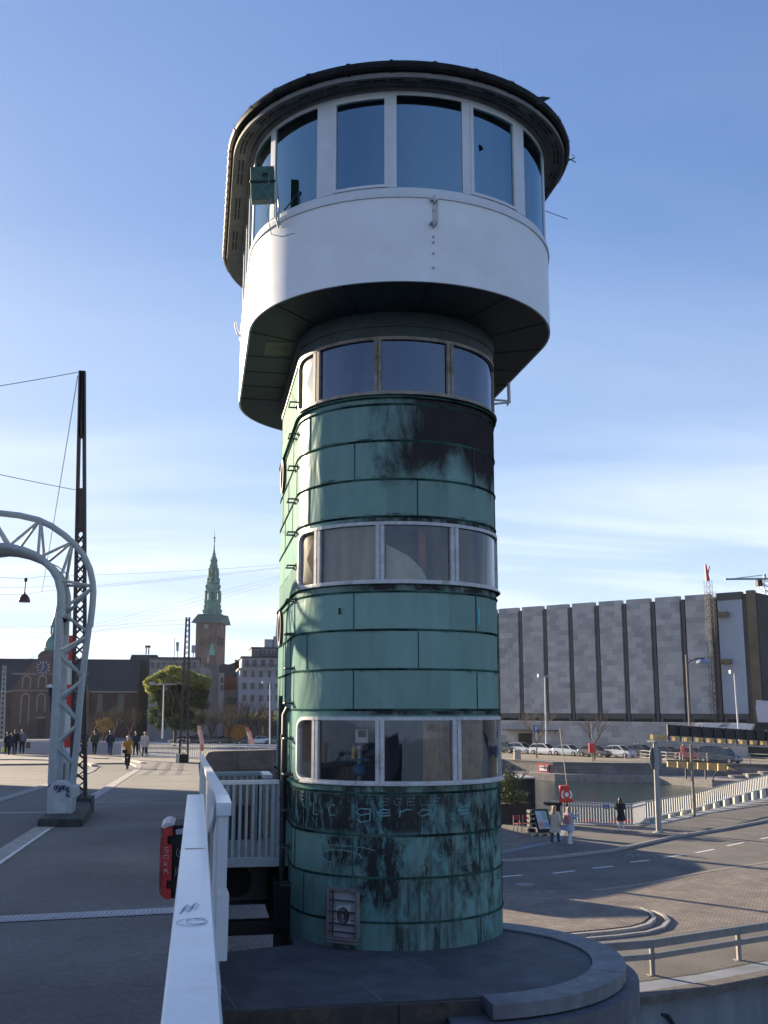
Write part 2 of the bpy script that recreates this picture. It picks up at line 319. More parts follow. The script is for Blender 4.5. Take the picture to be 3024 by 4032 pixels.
    gl=N(nt,'ShaderNodeBsdfGlossy'); gl.inputs['Roughness'].default_value=.30; gl.inputs['Color'].default_value=(.95,.95,.9,1); nt.links.new(bp.outputs[0],gl.inputs['Normal'])
    lw=N(nt,'ShaderNodeLayerWeight'); lw.inputs[0].default_value=.5; nt.links.new(bp.outputs[0],lw.inputs[1])
    fac=mth(nt,'MULTIPLY',mth(nt,'ADD',.026,mth(nt,'MULTIPLY',lw.outputs['Facing'],.008)),mth(nt,'SUBTRACT',1,mth(nt,'MULTIPLY',dk,.7)))
    mx=N(nt,'ShaderNodeMixShader'); nt.links.new(fac,mx.inputs[0]); nt.links.new(b.outputs[0],mx.inputs[1]); nt.links.new(gl.outputs[0],mx.inputs[2])
    om=[n for n in nt.nodes if n.type=='OUTPUT_MATERIAL'][0]; nt.links.new(mx.outputs[0],om.inputs[0])
    return m
copper=coppermat()
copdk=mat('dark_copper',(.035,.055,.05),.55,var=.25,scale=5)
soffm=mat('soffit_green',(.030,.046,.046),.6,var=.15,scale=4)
cabw=mat('cabin_white',(.82,.82,.82),.38,var=.05,scale=2,spec=.3,coat=0,bump=.002,alt=(.56,.56,.57),altf=(.6,.85))
framem=mat('window_frame',(.55,.54,.53),.5,var=.15,scale=9,alt=(.22,.16,.12),altf=(.56,.72))
framed=mat('old_frame',(.30,.26,.22),.55,var=.2,scale=9,alt=(.12,.085,.06),altf=(.5,.66))
winw=mat('white_frame',(.66,.67,.69),.4,var=.05)
eave=mat('eaves',(.19,.18,.17),.7,var=.15,scale=6)
gutm=mat('gutter_zinc',(.024,.023,.023),.6,metal=0,spec=.1,var=.3,scale=5)
gl_cab=glassmat('cabin_glass',(.30,.34,.38),.36,1.6,.01,(.50,.68,.76))
gl_sh=glassmat('band_glass',(.78,.75,.70),.05,1.36,.03,(.75,.85,1.0),wob=.003)
gl_up=glassmat('upper_band_glass',(.4,.42,.47),.16,1.5,.02,(.50,.58,.74),wob=.003)
gl_edge=glassmat('bright_edge_glass',(.5,.5,.5),.30,1.5,.13,(.9,.9,.88))
beige=mat('inner_plaster',(.5,.43,.33),.85,var=.1,scale=2)
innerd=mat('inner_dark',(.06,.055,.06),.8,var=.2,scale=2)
def arc(r,yc,t0,t1,n):   # front arc, angle from -Y
    return [(CX+r*math.sin(R(t0+(t1-t0)*i/n)),yc-r*math.cos(R(t0+(t1-t0)*i/n)),math.sin(R(t0+(t1-t0)*i/n)),-math.cos(R(t0+(t1-t0)*i/n))) for i in range(n+1)]
def stad(r,y0,y1,n=40,t0=-90,t1=90,full=True):
    """outline, anticlockwise from front-left t0 over the front ... or, with full=False, the rest of it"""
    back=[(CX+r*math.sin(R(90-180*i/n)),y1+r*math.cos(R(90-180*i/n)),math.sin(R(90-180*i/n)),math.cos(R(90-180*i/n))) for i in range(n+1)]
    if full: return arc(r,y0,-90,90,n)+back
    return arc(r,y0,t1,90,8)+back+arc(r,y0,-90,t0,6)
def ring(mb,pts,o0,o1,z0,z1,closed=True,mi=0,caps=True):
    a=[(p[0]+p[2]*o1,p[1]+p[3]*o1) for p in pts]; b=[(p[0]+p[2]*o0,p[1]+p[3]*o0) for p in pts]
    n=len(pts); V=[(x,y,z0) for x,y in a]+[(x,y,z1) for x,y in a]+[(x,y,z1) for x,y in b]+[(x,y,z0) for x,y in b]; Fs=[]
    for i in range(n if closed else n-1):
        j=(i+1)%n
        for k in range(4): Fs.append((k*n+i,k*n+j,((k+1)%4)*n+j,((k+1)%4)*n+i))
    if not closed and caps: Fs+=[(0,n,2*n,3*n),(n-1,4*n-1,3*n-1,2*n-1)]
    mb.add(V,Fs,mi)
SY0,SY1,SR=15.5,18.7,1.51
KY0,KY1,KR=15.18,19.0,2.31
tower=thing('bridge_tower','tall bridge operator tower with green copper shaft, three window bands and white rounded cabin','tower',(CX,17.1,-1.35))
def cyl(t,z,r=SR,yc=SY0): return Vector((CX+r*math.sin(R(t)),yc-r*math.cos(R(t)),z))
clad=MB(); T0,T1=-79,79
for (a,b) in ((-1.35,.72),(1.60,3.40),(4.25,6.08),(6.93,7.30)):
    ring(clad,stad(SR,SY0,SY1),-.04,0,a,b)
for (a,b,t0) in ((.72,1.60,-78),(3.40,4.25,-80.5),(6.08,6.93,-86)):
    ring(clad,stad(SR,SY0,SY1,t0=t0,t1=T1,full=False),-.04,0,a,b,closed=False)
part(clad,'copper_cladding',copper,tower,smooth=True)
seam=MB()
for z in (5.94,5.41,4.86,4.33,3.29,2.77,2.24,1.70,.62,.08,-.45,-1.0):
    ring(seam,stad(SR,SY0,SY1),-.01,.016,z-.007,z+.007)
    ring(seam,stad(SR,SY0,SY1),-.01,.005,z-.024,z-.007)  # thin dark band below each seam, its shade put into the colour
for z in (6.02,3.38,.70): ring(seam,stad(SR,SY0,SY1),-.01,.045,z,z+.018)
A=[-67,1,69]; B=[-33,37.5]
cz=[(5.94,5.41,A),(5.41,4.86,B),(4.86,4.33,A),(3.29,2.77,B),(2.77,2.24,A),(2.24,1.70,B),(.62,.08,A),(.08,-.45,B+[-80]),(-.45,-1.0,A),(-1.0,-1.35,B)]
for i,(a,b,ts) in enumerate(cz):
    for t in ts:
        p=cyl(t,0); n=Vector((math.sin(R(t)),-math.cos(R(t)),0)); tt=Vector((n.y*-1,n.x,0))
        seam.obox(Vector((p.x,p.y,(a+b)/2))+n*.002,tt*.005,n*.007,(0,0,(a-b)/2-.01))
    for yy in ([15.55,17.0,18.2] if i%2 else [16.2,17.6]):
        for sx in (-1,1): seam.box(CX+sx*SR-.008,CX+sx*SR+.008,yy-.005,yy+.005,b+.01,a-.01)
part(seam,'seam',mat('seam_dark',(.018,.036,.032),.8,var=.4,scale=3,spec=0,alt=(.07,.15,.125),altf=(.42,.62)),tower,smooth=False)
# neck under the cabin
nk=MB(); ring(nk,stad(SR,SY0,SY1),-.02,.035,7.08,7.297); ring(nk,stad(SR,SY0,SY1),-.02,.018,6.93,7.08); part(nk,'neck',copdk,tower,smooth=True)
# floors and inside walls, seen through the glass
for z,mt in ((-1.0,innerd),(1.66,beige),(4.34,innerd),(7.1,innerd)):
    f=MB(); f.prism([(p[0]-p[2]*.06,p[1]-p[3]*.06) for p in stad(SR,SY0,SY1,n=20)],z,z+.08); part(f,'floor_slab',mt,tower)
for (a,b,mt) in ((-.92,1.66,innerd),(1.74,4.34,beige),(4.42,7.1,innerd)):
    f=MB(); ring(f,stad(SR,SY0,SY1,t0=-80,t1=80,full=False),-.10,-.05,a,b,closed=False)
    f.box(CX-SR+.1,CX+SR-.1,17.6,17.66,a,b)
    part(f,'inner_wall',mt,tower)
f=MB(); ring(f,arc(SR,SY0,-80,80,20),-.10,-.05,1.74,3.36,closed=False); ring(f,arc(SR,SY0,-80,80,20),-.10,-.05,-.92,.70,closed=False); ring(f,arc(SR,SY0,-80,80,20),-.10,-.05,4.42,6.06,closed=False)
part(f,'inner_wall',beige,tower)
def rrect(t0,t1,z0,z1,rt,rz,rounds):     # rounded rectangle in (angle, height); rounds = corners bl,br,tr,tl
    o=[]
    for ci,(ct,cz_,a0) in enumerate(((t0,z0,180),(t1,z0,270),(t1,z1,0),(t0,z1,90))):
        if rounds[ci]:
            sx=1 if ct==t0 else -1; sz=1 if cz_==z0 else -1
            for k in range(7):
                a=R(a0+15*k); o.append((ct+sx*rt+rt*math.cos(a),cz_+sz*rz+rz*math.sin(a)))
        else: o+=[(ct,cz_)]*7
    return o
def dens(pts):      # split long runs so that they follow the curve
    o=[]
    for i,p in enumerate(pts):
        q=pts[(i+1)%len(pts)]; n=max(1,int(abs(q[0]-p[0])/5)); o+=[(p[0]+(q[0]-p[0])*k/n,p[1]+(q[1]-p[1])*k/n) for k in range(n)]
    return o
def band_window(t0,t1,z0,z1,mull,mt,gm,r=SR,fw=.045):
    rt0=11; rz=.16; dt=math.degrees(fw/r); rounds=(1,0,0,1)
    def both(pa,pb):    # same subdivision for the inner and the outer outline
        A_,B_=[],[]
        for i in range(len(pa)):
            j=(i+1)%len(pa); n=max(1,int(abs(pa[j][0]-pa[i][0])/4))
            for k in range(n):
                A_.append(tuple(pa[i][q]+(pa[j][q]-pa[i][q])*k/n for q in (0,1))); B_.append(tuple(pb[i][q]+(pb[j][q]-pb[i][q])*k/n for q in (0,1)))
        return A_,B_
    O,I=both(rrect(t0,t1,z0,z1,rt0,rz,rounds),rrect(t0+dt,t1-dt,z0+fw,z1-fw,rt0-dt,rz-fw,rounds))
    mb=MB(); rings=[[cyl(t,z,r-.05) for t,z in O],[cyl(t,z,r+.028) for t,z in O],[cyl(t,z,r+.028) for t,z in I],[cyl(t,z,r-.05) for t,z in I]]
    mb.loft(rings+[rings[0]])
    for (ma,mbb) in mull:      # double mullion with a groove
        w_=(mbb-ma)
        for a,b,o in ((ma,ma+w_*.42,.024),(ma+w_*.42,ma+w_*.58,.006),(ma+w_*.58,mbb,.024)):
            pts=[[cyl(t,z,rr) for t,z,rr in ((a,z0+fw*.9,r-.04),(a,z0+fw*.9,r+o),(b,z0+fw*.9,r+o),(b,z0+fw*.9,r-.04))],[cyl(t,z,rr) for t,z,rr in ((a,z1-fw*.9,r-.04),(a,z1-fw*.9,r+o),(b,z1-fw*.9,r+o),(b,z1-fw*.9,r-.04))]]
            mb.loft(pts)
    ring(mb,arc(r,SY0,t0+8,t1,24),-.02,.06,z0-.012,z0+.008,closed=False)     # sill
    fo=part(mb,'window_frame',mt,tower,smooth=False)
    edges=[t0+dt*.5]+[e for m_ in mull for e in m_]+[t1-dt*.5]
    for i in range(0,len(edges),2):
        a,b=edges[i],edges[i+1]; n=max(2,int((b-a)/3)); g=MB()
        if i==0:
            pl=dens([p for p in rrect(a,b,z0+fw*.5,z1-fw*.5,rt0-dt,rz-fw,(1,0,0,1))]); cpt=((a+b)/2,(z0+z1)/2)
            g.add([cyl(t,z,r-.015) for t,z in pl]+[cyl(cpt[0],cpt[1],r-.015)],[(k,(k+1)%len(pl),len(pl)) for k in range(len(pl))])
        else:
            g.loft([[cyl(a+(b-a)*k/n,z,r-.015) for k in range(n+1)] for z in (z0+fw*.5,z1-fw*.5)],closed=False)
        sub(g,'pane',gl_edge if i==0 else gm,fo,tower,smooth=True)
        if i==0:          # copper fillets round the rounded end
            for (zc,s_) in ((z0,1),(z1,-1)):
                fl=MB()
                arcp=[(t0+rt0-rt0*math.sin(R(15*k)),zc+s_*(rz-rz*math.cos(R(15*k)))) for k in range(7)]
                fl.add([cyl(t0,zc,r)]+[cyl(t,z,r) for t,z in arcp],[(0,k+1,k+2) if s_>0 else (0,k+2,k+1) for k in range(6)])
                part(fl,'corner_fillet',copper,tower)
M0=[(-60,-55.2),(-21,-16.5),(19.5,24.5)]
band_window(-78,79,.72,1.60,M0,framem,gl_sh); band_window(-80.5,79,3.40,4.25,M0,framem,gl_sh); band_window(-86,79,6.08,6.93,[(-63,-57.5),(-22,-18),(18.6,22.8)],framed,gl_up)
# step irons up the left flank
for k in range(15):
    z=6.33-.505*k
    if z<-1.1: break
    s_=MB(); x=CX-SR
    s_.tube([(x+.01,15.50,z),(x-.13,15.50,z),(x-.13,15.80,z),(x+.01,15.80,z)],.014,6); s_.tube([(x,15.50,z-.03),(x,15.50,z+.03)],.02,6); s_.tube([(x,15.80,z-.03),(x,15.80,z+.03)],.02,6)
    part(s_,'step_iron',copdk,tower)
# round portholes on the left flank and the arched door below
for z in (5.72,3.05):
    pm=MB(); xx=CX-SR
    for ra,rb,d in ((.24,.30,.05),):
        V=[];n=24
        for dd,rr in ((0,rb),(d,rb),(d,ra),(0,ra)): V+=[(xx-dd,18.05+rr*math.cos(2*math.pi*k/n),z+rr*1.0*math.sin(2*math.pi*k/n)) for k in range(n)]
        pm.add(V,[(q*n+k,q*n+(k+1)%n,((q+1)%4)*n+(k+1)%n,((q+1)%4)*n+k) for q in range(4) for k in range(n)])
    fo=part(pm,'porthole',mat('port_rim',(.10,.045,.035),.5),tower)
    g=MB(); g.add([(xx-.012,18.05+.25*math.cos(2*math.pi*k/n),z+.25*math.sin(2*math.pi*k/n)) for k in range(n)],[tuple(range(n))]); sub(g,'pane',gl_sh,fo,tower)
dr=MB(); pts=[(16.55,-.36),(17.55,-.36),(17.55,1.3)]+[(17.05+.5*math.cos(R(15*k)),1.3+.5*math.sin(R(15*k))) for k in range(1,12)]+[(16.55,1.3)]
dr.extr([(CX-SR-.07,a,b) for a,b in pts],(.10,0,0)); do=part(dr,'door',dark,tower); h=MB(); h.tube([(CX-SR-.07,16.68,.68),(CX-SR-.12,16.68,.68),(CX-SR-.12,16.78,.68)],.012); sub(h,'handle',steel,do,tower)
pp=MB(); pp.tube([(1.29,15.95,-1.35),(1.29,15.95,1.62),(1.34,15.95,1.72)],.042,10); pp.tube([(1.26,16.35,-1.35),(1.26,16.35,1.9)],.03,8)
for z in (-.6,.4,1.3): pp.tube([(1.29,15.95,z-.03),(1.29,15.95,z+.03)],.055,10)
part(pp,'downpipe',dark,tower,smooth=True)
pl=MB(); pl.prism([(1.16,15.75),(1.40,15.6),(1.40,18.6),(1.16,18.4)],-1.35,-.75); part(pl,'plinth',black,tower)
# barred grille with the fan behind it, at the foot
t=-37.5; n=Vector((math.sin(R(t)),-math.cos(R(t)),0)); tt=Vector((math.cos(R(t)),math.sin(R(t)),0)); up=Vector((0,0,1)); c=cyl(t,-.925,SR-.01)
gfr=MB()
for s_ in (-1,1):
    gfr.obox(c+tt*.215*s_+n*.04,tt*.016,n*.035,up*.315); gfr.obox(c+up*.305*s_+n*.04,tt*.231,n*.037,up*.016)
gfr.obox(c-up*.34+n*.06,tt*.22,n*.05,up*.012)
go=part(gfr,'grille_frame',mat('grille_frame',(.24,.20,.19),.6,var=.3,scale=12),tower)
q=MB(); 
for z in (-.17,-.03,.12,.22): q.obox(c-up*z+n*.062,tt*.205,n*.008,up*.009)
q.obox(c-tt*.16+n*.03,tt*.007,n*.007,up*.29)
sub(q,'grille_bar',mat('rusty_bar',(.07,.055,.055),.7,var=.3),go,tower)
q=MB(); q.obox(c+n*.012,tt*.20,n*.006,up*.29); sub(q,'back_panel',mat('panel_grey',(.42,.43,.45),.6),go,tower)
q=MB(); q.obox(c+n*.026+up*-.02,tt*.105,n*.008,up*.12); fp=sub(q,'fan_housing',mat('fan_white',(.58,.58,.56),.5),go,tower)
q=MB()
for rr in (.024,.045,.066,.086): 
    q.tube([c+n*.040-up*.02+tt*rr*math.cos(2*math.pi*k/20)+up*rr*1.15*math.sin(2*math.pi*k/20) for k in range(21)],.007,4)
part(q,'fan_guard',dark,tower)
# graffiti scratched into the brown field (strokes in angle/height, laid on the sheet)
LET={'g':[[(.9,.8),(.3,.85),(.1,.5),(.4,.2),(.9,.4)],[(.9,.9),(.9,-.3),(.4,-.5),(.1,-.2)]],'e':[[(.1,.45),(.9,.5),(.8,.85),(.4,.95),(.05,.5),(.3,.08),(.95,.2)]],'r':[[(.2,.95),(.25,0)],[(.25,.6),(.6,.95),(.95,.9)]],
'a':[[(.85,.75),(.4,.9),(.1,.45),(.4,.05),(.85,.4)],[(.9,.95),(.85,.2),(1.05,0)]],'C':[[(.9,.9),(.4,1),(.1,.5),(.4,0),(.95,.1)]],'Y':[[(0,1),(.45,.5)],[(1,1),(.3,0)]],'R':[[(.1,0),(.1,1),(.7,.95),(.8,.6),(.1,.5),(.9,0)]],'E':[[(.9,1),(.1,1),(.1,0),(.9,0)],[(.1,.5),(.7,.5)]],'L':[[(.1,1),(.1,0),(.8,0)]],'O':[[(.5,1),(.1,.5),(.5,0),(.9,.5),(.5,1)]],'G':[[(.9,.9),(.4,1),(.1,.5),(.4,0),(.9,.1),(.9,.45),(.5,.45)]],
'T':[[(0,1),(1,1)],[(.5,1),(.5,0)]],'V':[[(0,1),(.45,0),(.95,1)]],'N':[[(.1,0),(.1,1),(.85,0),(.85,1)]],'M':[[(0,0),(.1,1),(.5,.3),(.9,1),(1,0)]],'S':[[(.9,.95),(.15,.95),(.2,.55),(.85,.45),(.8,.02),(.1,.02)]],'X':[[(0,1),(1,0)],[(1,1),(0,0)]],'A':[[(0,0),(.5,1),(1,0)],[(.15,.35),(.85,.35)]],'Q':[[(.1,.9),(.1,.1),(.8,.05),(.9,.9),(.1,.9)]],'H':[[(.05,0),(.05,1)],[(.9,0),(.9,1)],[(.05,.5),(.9,.5)]],'P':[[(.1,0),(.1,1),(.8,.9),(.75,.5),(.1,.45)]],'D':[[(.1,0),(.1,1),(.9,.6),(.8,.15),(.1,0)]]}
def scrawl(mb,word,f,x,z,wd,ht,step=1.25,r=.006,tilt=0,dz=0):
    for i,ch in enumerate(word):
        if ch!=' ':
            for st in LET[ch]:
                mb.tube([f(x+(i*step+px_+tilt*pz_)*wd+rnd.uniform(-.04,.04)*wd,z+pz_*ht+dz*i) for px_,pz_ in st],r,4)
gf=MB(); onc=lambda t,z: cyl(t,z,SR+.002)
scrawl(gf,'YLC',onc,-70,.30,5,.15,2.2,.009); scrawl(gf,'g',onc,-32,.30,9,.13,1,.010); scrawl(gf,'era',onc,-21,.31,7.5,.10,1.35,.010,.15); scrawl(gf,'e',onc,22,.31,8,.12,1,.010)
scrawl(gf,'REGELE',onc,-26,.46,5,.085,1.35,.0038); scrawl(gf,'EN',onc,-72,.47,4,.10,1.6,.006); scrawl(gf,'YLN',onc,-77,.14,5,.12,1.7,.006)
for k in range(26):
    a=rnd.uniform(-60,30); z=rnd.uniform(-.30,.5); gf.tube([onc(a+rnd.uniform(-1,1)*j*.6,z-j*rnd.uniform(.02,.06)) for j in range(3)],.0028,4)
gf.tube([onc(-40+12*math.cos(R(20*k)),-.22+.09*math.sin(R(20*k))) for k in range(13)],.007,4); gf.tube([onc(-36+15*math.cos(R(20*k+10)),-.12+.05*math.sin(R(20*k))) for k in range(9)],.005,4)
part(gf,'graffiti',mat('verdigris_scratch',(.17,.33,.33),.7),tower)
st=MB(); st.obox(cyl(-41,3.03,SR+.004),(.035,.028,0),(.002,-.003,0),(0,0,.042)); part(st,'sticker',dark,tower)
st=MB(); st.obox(cyl(40,2.98,SR+.004),(.012,.008,0),(.002,-.003,0),(0,0,.11)); part(st,'paint_dab',mat('turquoise',(.05,.5,.6),.5),tower)
# ---------------------------------------------------------------- cabin
cw=MB(); ring(cw,stad(KR,KY0,KY1,56),-.06,0,7.302,8.50); part(cw,'cabin_wall',cabw,tower,smooth=True)
lip=MB(); ring(lip,stad(KR,KY0,KY1,56),-.06,.022,8.50,8.56); ring(lip,stad(KR,KY0,KY1,56),-.05,-.01,8.56,8.60); part(lip,'cabin_ledge',winw,tower,smooth=True)
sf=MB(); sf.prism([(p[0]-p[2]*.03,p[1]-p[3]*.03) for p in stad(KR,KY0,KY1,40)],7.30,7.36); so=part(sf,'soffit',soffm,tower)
for tdeg in range(-90,91,30): 
    a,b=cyl(tdeg,7.297,1.56),cyl(tdeg,7.297,KR-.02,KY0); sj=MB(); sj.bar(a,b,.014,.008); sub(sj,'soffit_joint',black,so,tower)
for yy in (16.3,17.1,17.9,18.7):
    for sx in (-1,1): sj=MB(); sj.bar((CX+sx*1.56,yy,7.297),(CX+sx*(KR-.02),yy,7.297),.014,.008); sub(sj,'soffit_joint',black,so,tower)
h=MB(); hp=[onz(*c2_(x,y),7.293) for x,y in ((180,425),(310,428),(300,490),(172,490))]; h.extr(hp,(0,0,.01)); sub(h,'soffit_hatch',mat('hatch',(.17,.15,.12),.8,alt=(.10,.09,.07)),so,tower)
ROFF=-.03; RG=KR+ROFF
frm=MB(); ring(frm,stad(RG,KY0,KY1,56),-.03,.012,8.60,8.655); ring(frm,stad(RG,KY0,KY1,56),-.03,.012,10.03,10.09)
def cbar(mb,a,b,o0,o1,z0,z1):
    ring(mb,arc(RG,KY0,a,b,3),o0,o1,z0,z1,closed=False)
mullc=[(-65.4,-62.2),(-40.5,-34.0),(-14.5,-11.5),(11.8,15.0),(35.9,41.5),(62.2,65.4),(-90,-86),(86,90)]
for a,b in mullc: cbar(frm,a,b,-.03,.018,8.655,10.03)
for sx in (-1,1):
    for yy in (16.2,17.3,18.4): frm.box(CX+sx*RG-.03,CX+sx*RG+.03,yy-.04,yy+.04,8.655,10.03)
fo=part(frm,'cabin_window_frame',winw,tower,smooth=False)
for a,b in ((-34,-14.5),(15.0,35.9)):   # opening lights have their own raised frame
    fr2=MB()
    for q0,q1,zlo,zhi in ((a,a+1.1,8.66,10.02),(b-1.1,b,8.66,10.02),(a+1.1,b-1.1,8.66,8.70),(a+1.1,b-1.1,9.98,10.02)): cbar(fr2,q0,q1,-.02,.03,zlo,zhi)
    sub(fr2,'casement',winw,fo,tower)
ed=[(-86,-65.4),(-62.2,-40.5),(-34,-14.5),(-11.5,11.8),(15,35.9),(41.5,62.2),(65.4,86)]
for a,b in ed:
    g=MB(); ap=arc(RG,KY0,a,b,8); g.loft([[(p[0],p[1],z) for p in ap] for z in (8.65,10.035)],closed=False); sub(g,'pane',gl_cab,fo,tower,smooth=True)
for sx in (-1,1):
    for y0,y1 in ((15.2,16.16),(16.24,17.26),(17.34,18.36),(18.44,19.0)):
        g=MB(); xx=CX+sx*RG; g.add([(xx,y0,8.65),(xx,y1,8.65),(xx,y1,10.035),(xx,y0,10.035)],[(0,1,2,3) if sx>0 else (3,2,1,0)]); sub(g,'pane',gl_cab,fo,tower)
g=MB(); g.loft([[(CX+RG*math.sin(R(90-180*k/24)),KY1+RG*math.cos(R(90-180*k/24)),z) for k in range(25)] for z in (8.65,10.035)],closed=False); sub(g,'pane',gl_cab,fo,tower,smooth=True)
f=MB(); f.prism([(p[0]-p[2]*.1,p[1]-p[3]*.1) for p in stad(KR,KY0,KY1,20)],8.45,8.50); part(f,'cabin_floor',innerd,tower)
f=MB(); ring(f,stad(1.5,16.6,18.0,14),-.05,0,8.5,10.1); part(f,'cabin_core',innerd,tower)  # dark core added inside so the sky does not show through the glass
ev=MB(); O=stad(KR,KY0,KY1,56)
ring(ev,O,-.08,.035,10.09,10.20); ring(ev,O,.035,.10,10.14,10.2); ring(ev,O,.10,.285,10.155,10.2); ring(ev,O,.255,.30,10.10,10.155)
eo=part(ev,'eaves',eave,tower,smooth=True)
for q in range(34):
    t0_=-88+q*5.3
    if q%4==3 or t0_>86: continue
    for o in (.135,.19): sl=MB(); ring(sl,arc(KR,KY0,t0_,t0_+4.6,3),o,o+.026,10.150,10.157,closed=False); sub(sl,'vent_slot',black,eo,tower)
for q in range(9):
    y0=15.3+q*.42
    if q%3==2: continue
    for sx in (-1,1):
        for o in (.135,.19): xx=CX+sx*(KR+o); sl=MB(); sl.box(min(xx,xx+sx*.026),max(xx,xx+sx*.026),y0,y0+.36,10.150,10.157); sub(sl,'vent_slot',black,eo,tower)
gu=MB(); gp=stad(KR+.312,KY0,KY1,56); n_=len(gp)
sec=[(.075*math.cos(R(a)),.075*math.sin(R(a))) for a in range(0,360,36)]
rg=[[(p[0]+p[2]*a,p[1]+p[3]*a,10.255+b) for a,b in sec] for p in gp]; gu.loft(rg+[rg[0]])
for i in range(0,n_,4):
    p=gp[i]; rr=[[(p[0]+p[2]*a*1.16-p[3]*d,p[1]+p[3]*a*1.16+p[2]*d,10.255+b*1.16) for a,b in sec] for d in (-.02,.02)]; gu.loft(rr)
for i in range(14):
    yy=15.4+i*.27
    rr=[[(CX-KR-.312-a*1.16,yy+d,10.255+b*1.16) for a,b in sec] for d in (-.02,.02)]; gu.loft(rr)
part(gu,'gutter',gutm,tower,smooth=True)
rf=MB(); rf.loft([[(p[0]+p[2]*o,p[1]+p[3]*o,z) for p in O] for o,z in ((.285,10.2),(.285,10.27),(-1.2,10.44),(-2.25,10.52))],caps=True); part(rf,'roof',copdk,tower,smooth=True)
# small fittings on the cabin
fi=MB()
for x,y in ((980,700),(978,805)):
    p=aty(*c1_(x,y),12.87); fi.box(p.x-.05,p.x+.05,12.80,12.88,p.z-.012,p.z+.012); fi.box(p.x-.012,p.x+.012,12.78,12.88,p.z-.05,p.z+.05)
p=aty(*c1_(988,760),12.87); fi.box(p.x-.035,p.x+.035,12.855,12.87,p.z-.10,8.52)
for y in (740,860,885,935,1000):
    p=aty(*c1_(980,y),12.86); fi.box(p.x-.012,p.x+.012,12.84,12.88,p.z-.012,p.z+.012)
part(fi,'wall_bracket',mat('bracket_white',(.5,.5,.5),.5),tower)
an=MB(); a=aty(*c1_(1290,130),13.4); an.tube([a,a+Vector((0,0,.62))],.004,5); part(an,'aerial',steel,tower)
an=MB(); an.tube([(5.52,14.6,10.25),(5.62,14.55,10.29),(5.60,14.6,10.36)],.01,5); an.tube([(5.55,14.6,10.29),(5.66,14.6,10.24)],.008,5); an.tube([(5.35,15.4,9.80),(5.75,15.3,9.62)],.006,5); part(an,'roof_hook',dark,tower)
sp=MB(); a,b,c_=[aty(*c1_(x,y),12.5) for x,y in ((1440,232),(1508,233),(1450,262))]; m_=aty(*c1_(1475,228),12.5); sp.extr([a,c_,aty(*c1_(1475,250),12.5),b,m_],(0,.03,0)); part(sp,'bent_flashing',black,tower)
# signal lamp on its bracket, and the davits
lampm=mat('green_box',(.055,.13,.10),.6,var=.25,scale=9,alt=(.13,.09,.06),altf=(.6,.75))
lp=thing('signal_lamp','green metal signal lamp box on steel bracket at left of white cabin','lamp',(.6,13.9,8.6))
Yl=13.7; q=[aty(*c1_(x,y),Yl) for x,y in ((155,545),(262,540),(262,690),(158,695))]
b=MB(); b.extr(q,(.02,.16,0)); bo=part(b,'lamp_box',lampm,lp,bev=.01)
b=MB(); m1,m2=aty(*c1_(152,612),Yl-.012),aty(*c1_(268,608),Yl-.012); b.bar(m1,m2,.02,.03); a=aty(*c1_(210,577),Yl-.03); b.tube([a,a+Vector((.07,-.01,.0))],.022,8); sub(b,'box_hinge',dark,bo,lp)
b=MB(); A1=aty(*c1_(275,600),Yl); A2=aty(*c1_(272,780),Yl); W1=Vector(cyl(-58,8.72,KR+.02,KY0)); W2=Vector(cyl(-58,8.42,KR+.02,KY0))
b.tube([A1,A2],.016,6); b.tube([A1+Vector((0,0,-.02)),W1],.012,6); b.tube([A2,W1+Vector((0,0,-.03))],.012,6); b.tube([A2,W2],.012,6); b.tube([W1+Vector((0,0,.03)),W2],.016,6); part(b,'lamp_bracket',greyp,lp)
b=MB(); b.tube([aty(*c1_(x,y),Yl-.05) for x,y in ((215,585),(240,590),(238,620),(205,640),(250,690),(232,760),(250,850),(300,860),(355,845))],.006,5); part(b,'cable',steel,lp)
dv=thing('davit','small white hoisting davit below right edge of cabin','davit',(5.1,16,7))
b=MB(); Q=lambda x,y:aty(*c2_(x,y),16.0); b.tube([Q(1355,625),Q(1358,720)],.03,8); b.tube([Q(1275,705),Q(1358,712)],.018,6); b.tube([Q(1275,727),Q(1358,718)],.018,6); part(b,'davit_arm',white,dv)
b=MB(); b.tube([Q(1345,715),Q(1350,735),Q(1357,715)],.012,6); part(b,'davit_hook',dark,dv)
hk=MB(); Q=lambda x,y:aty(*c2_(x,y),15.6); hk.tube([Q(60,400),Q(45,385),Q(35,355),Q(33,330)],.02,6); tag(hk.build('cable_hook',white),'small white curved hook on left side of cabin wall','hook')
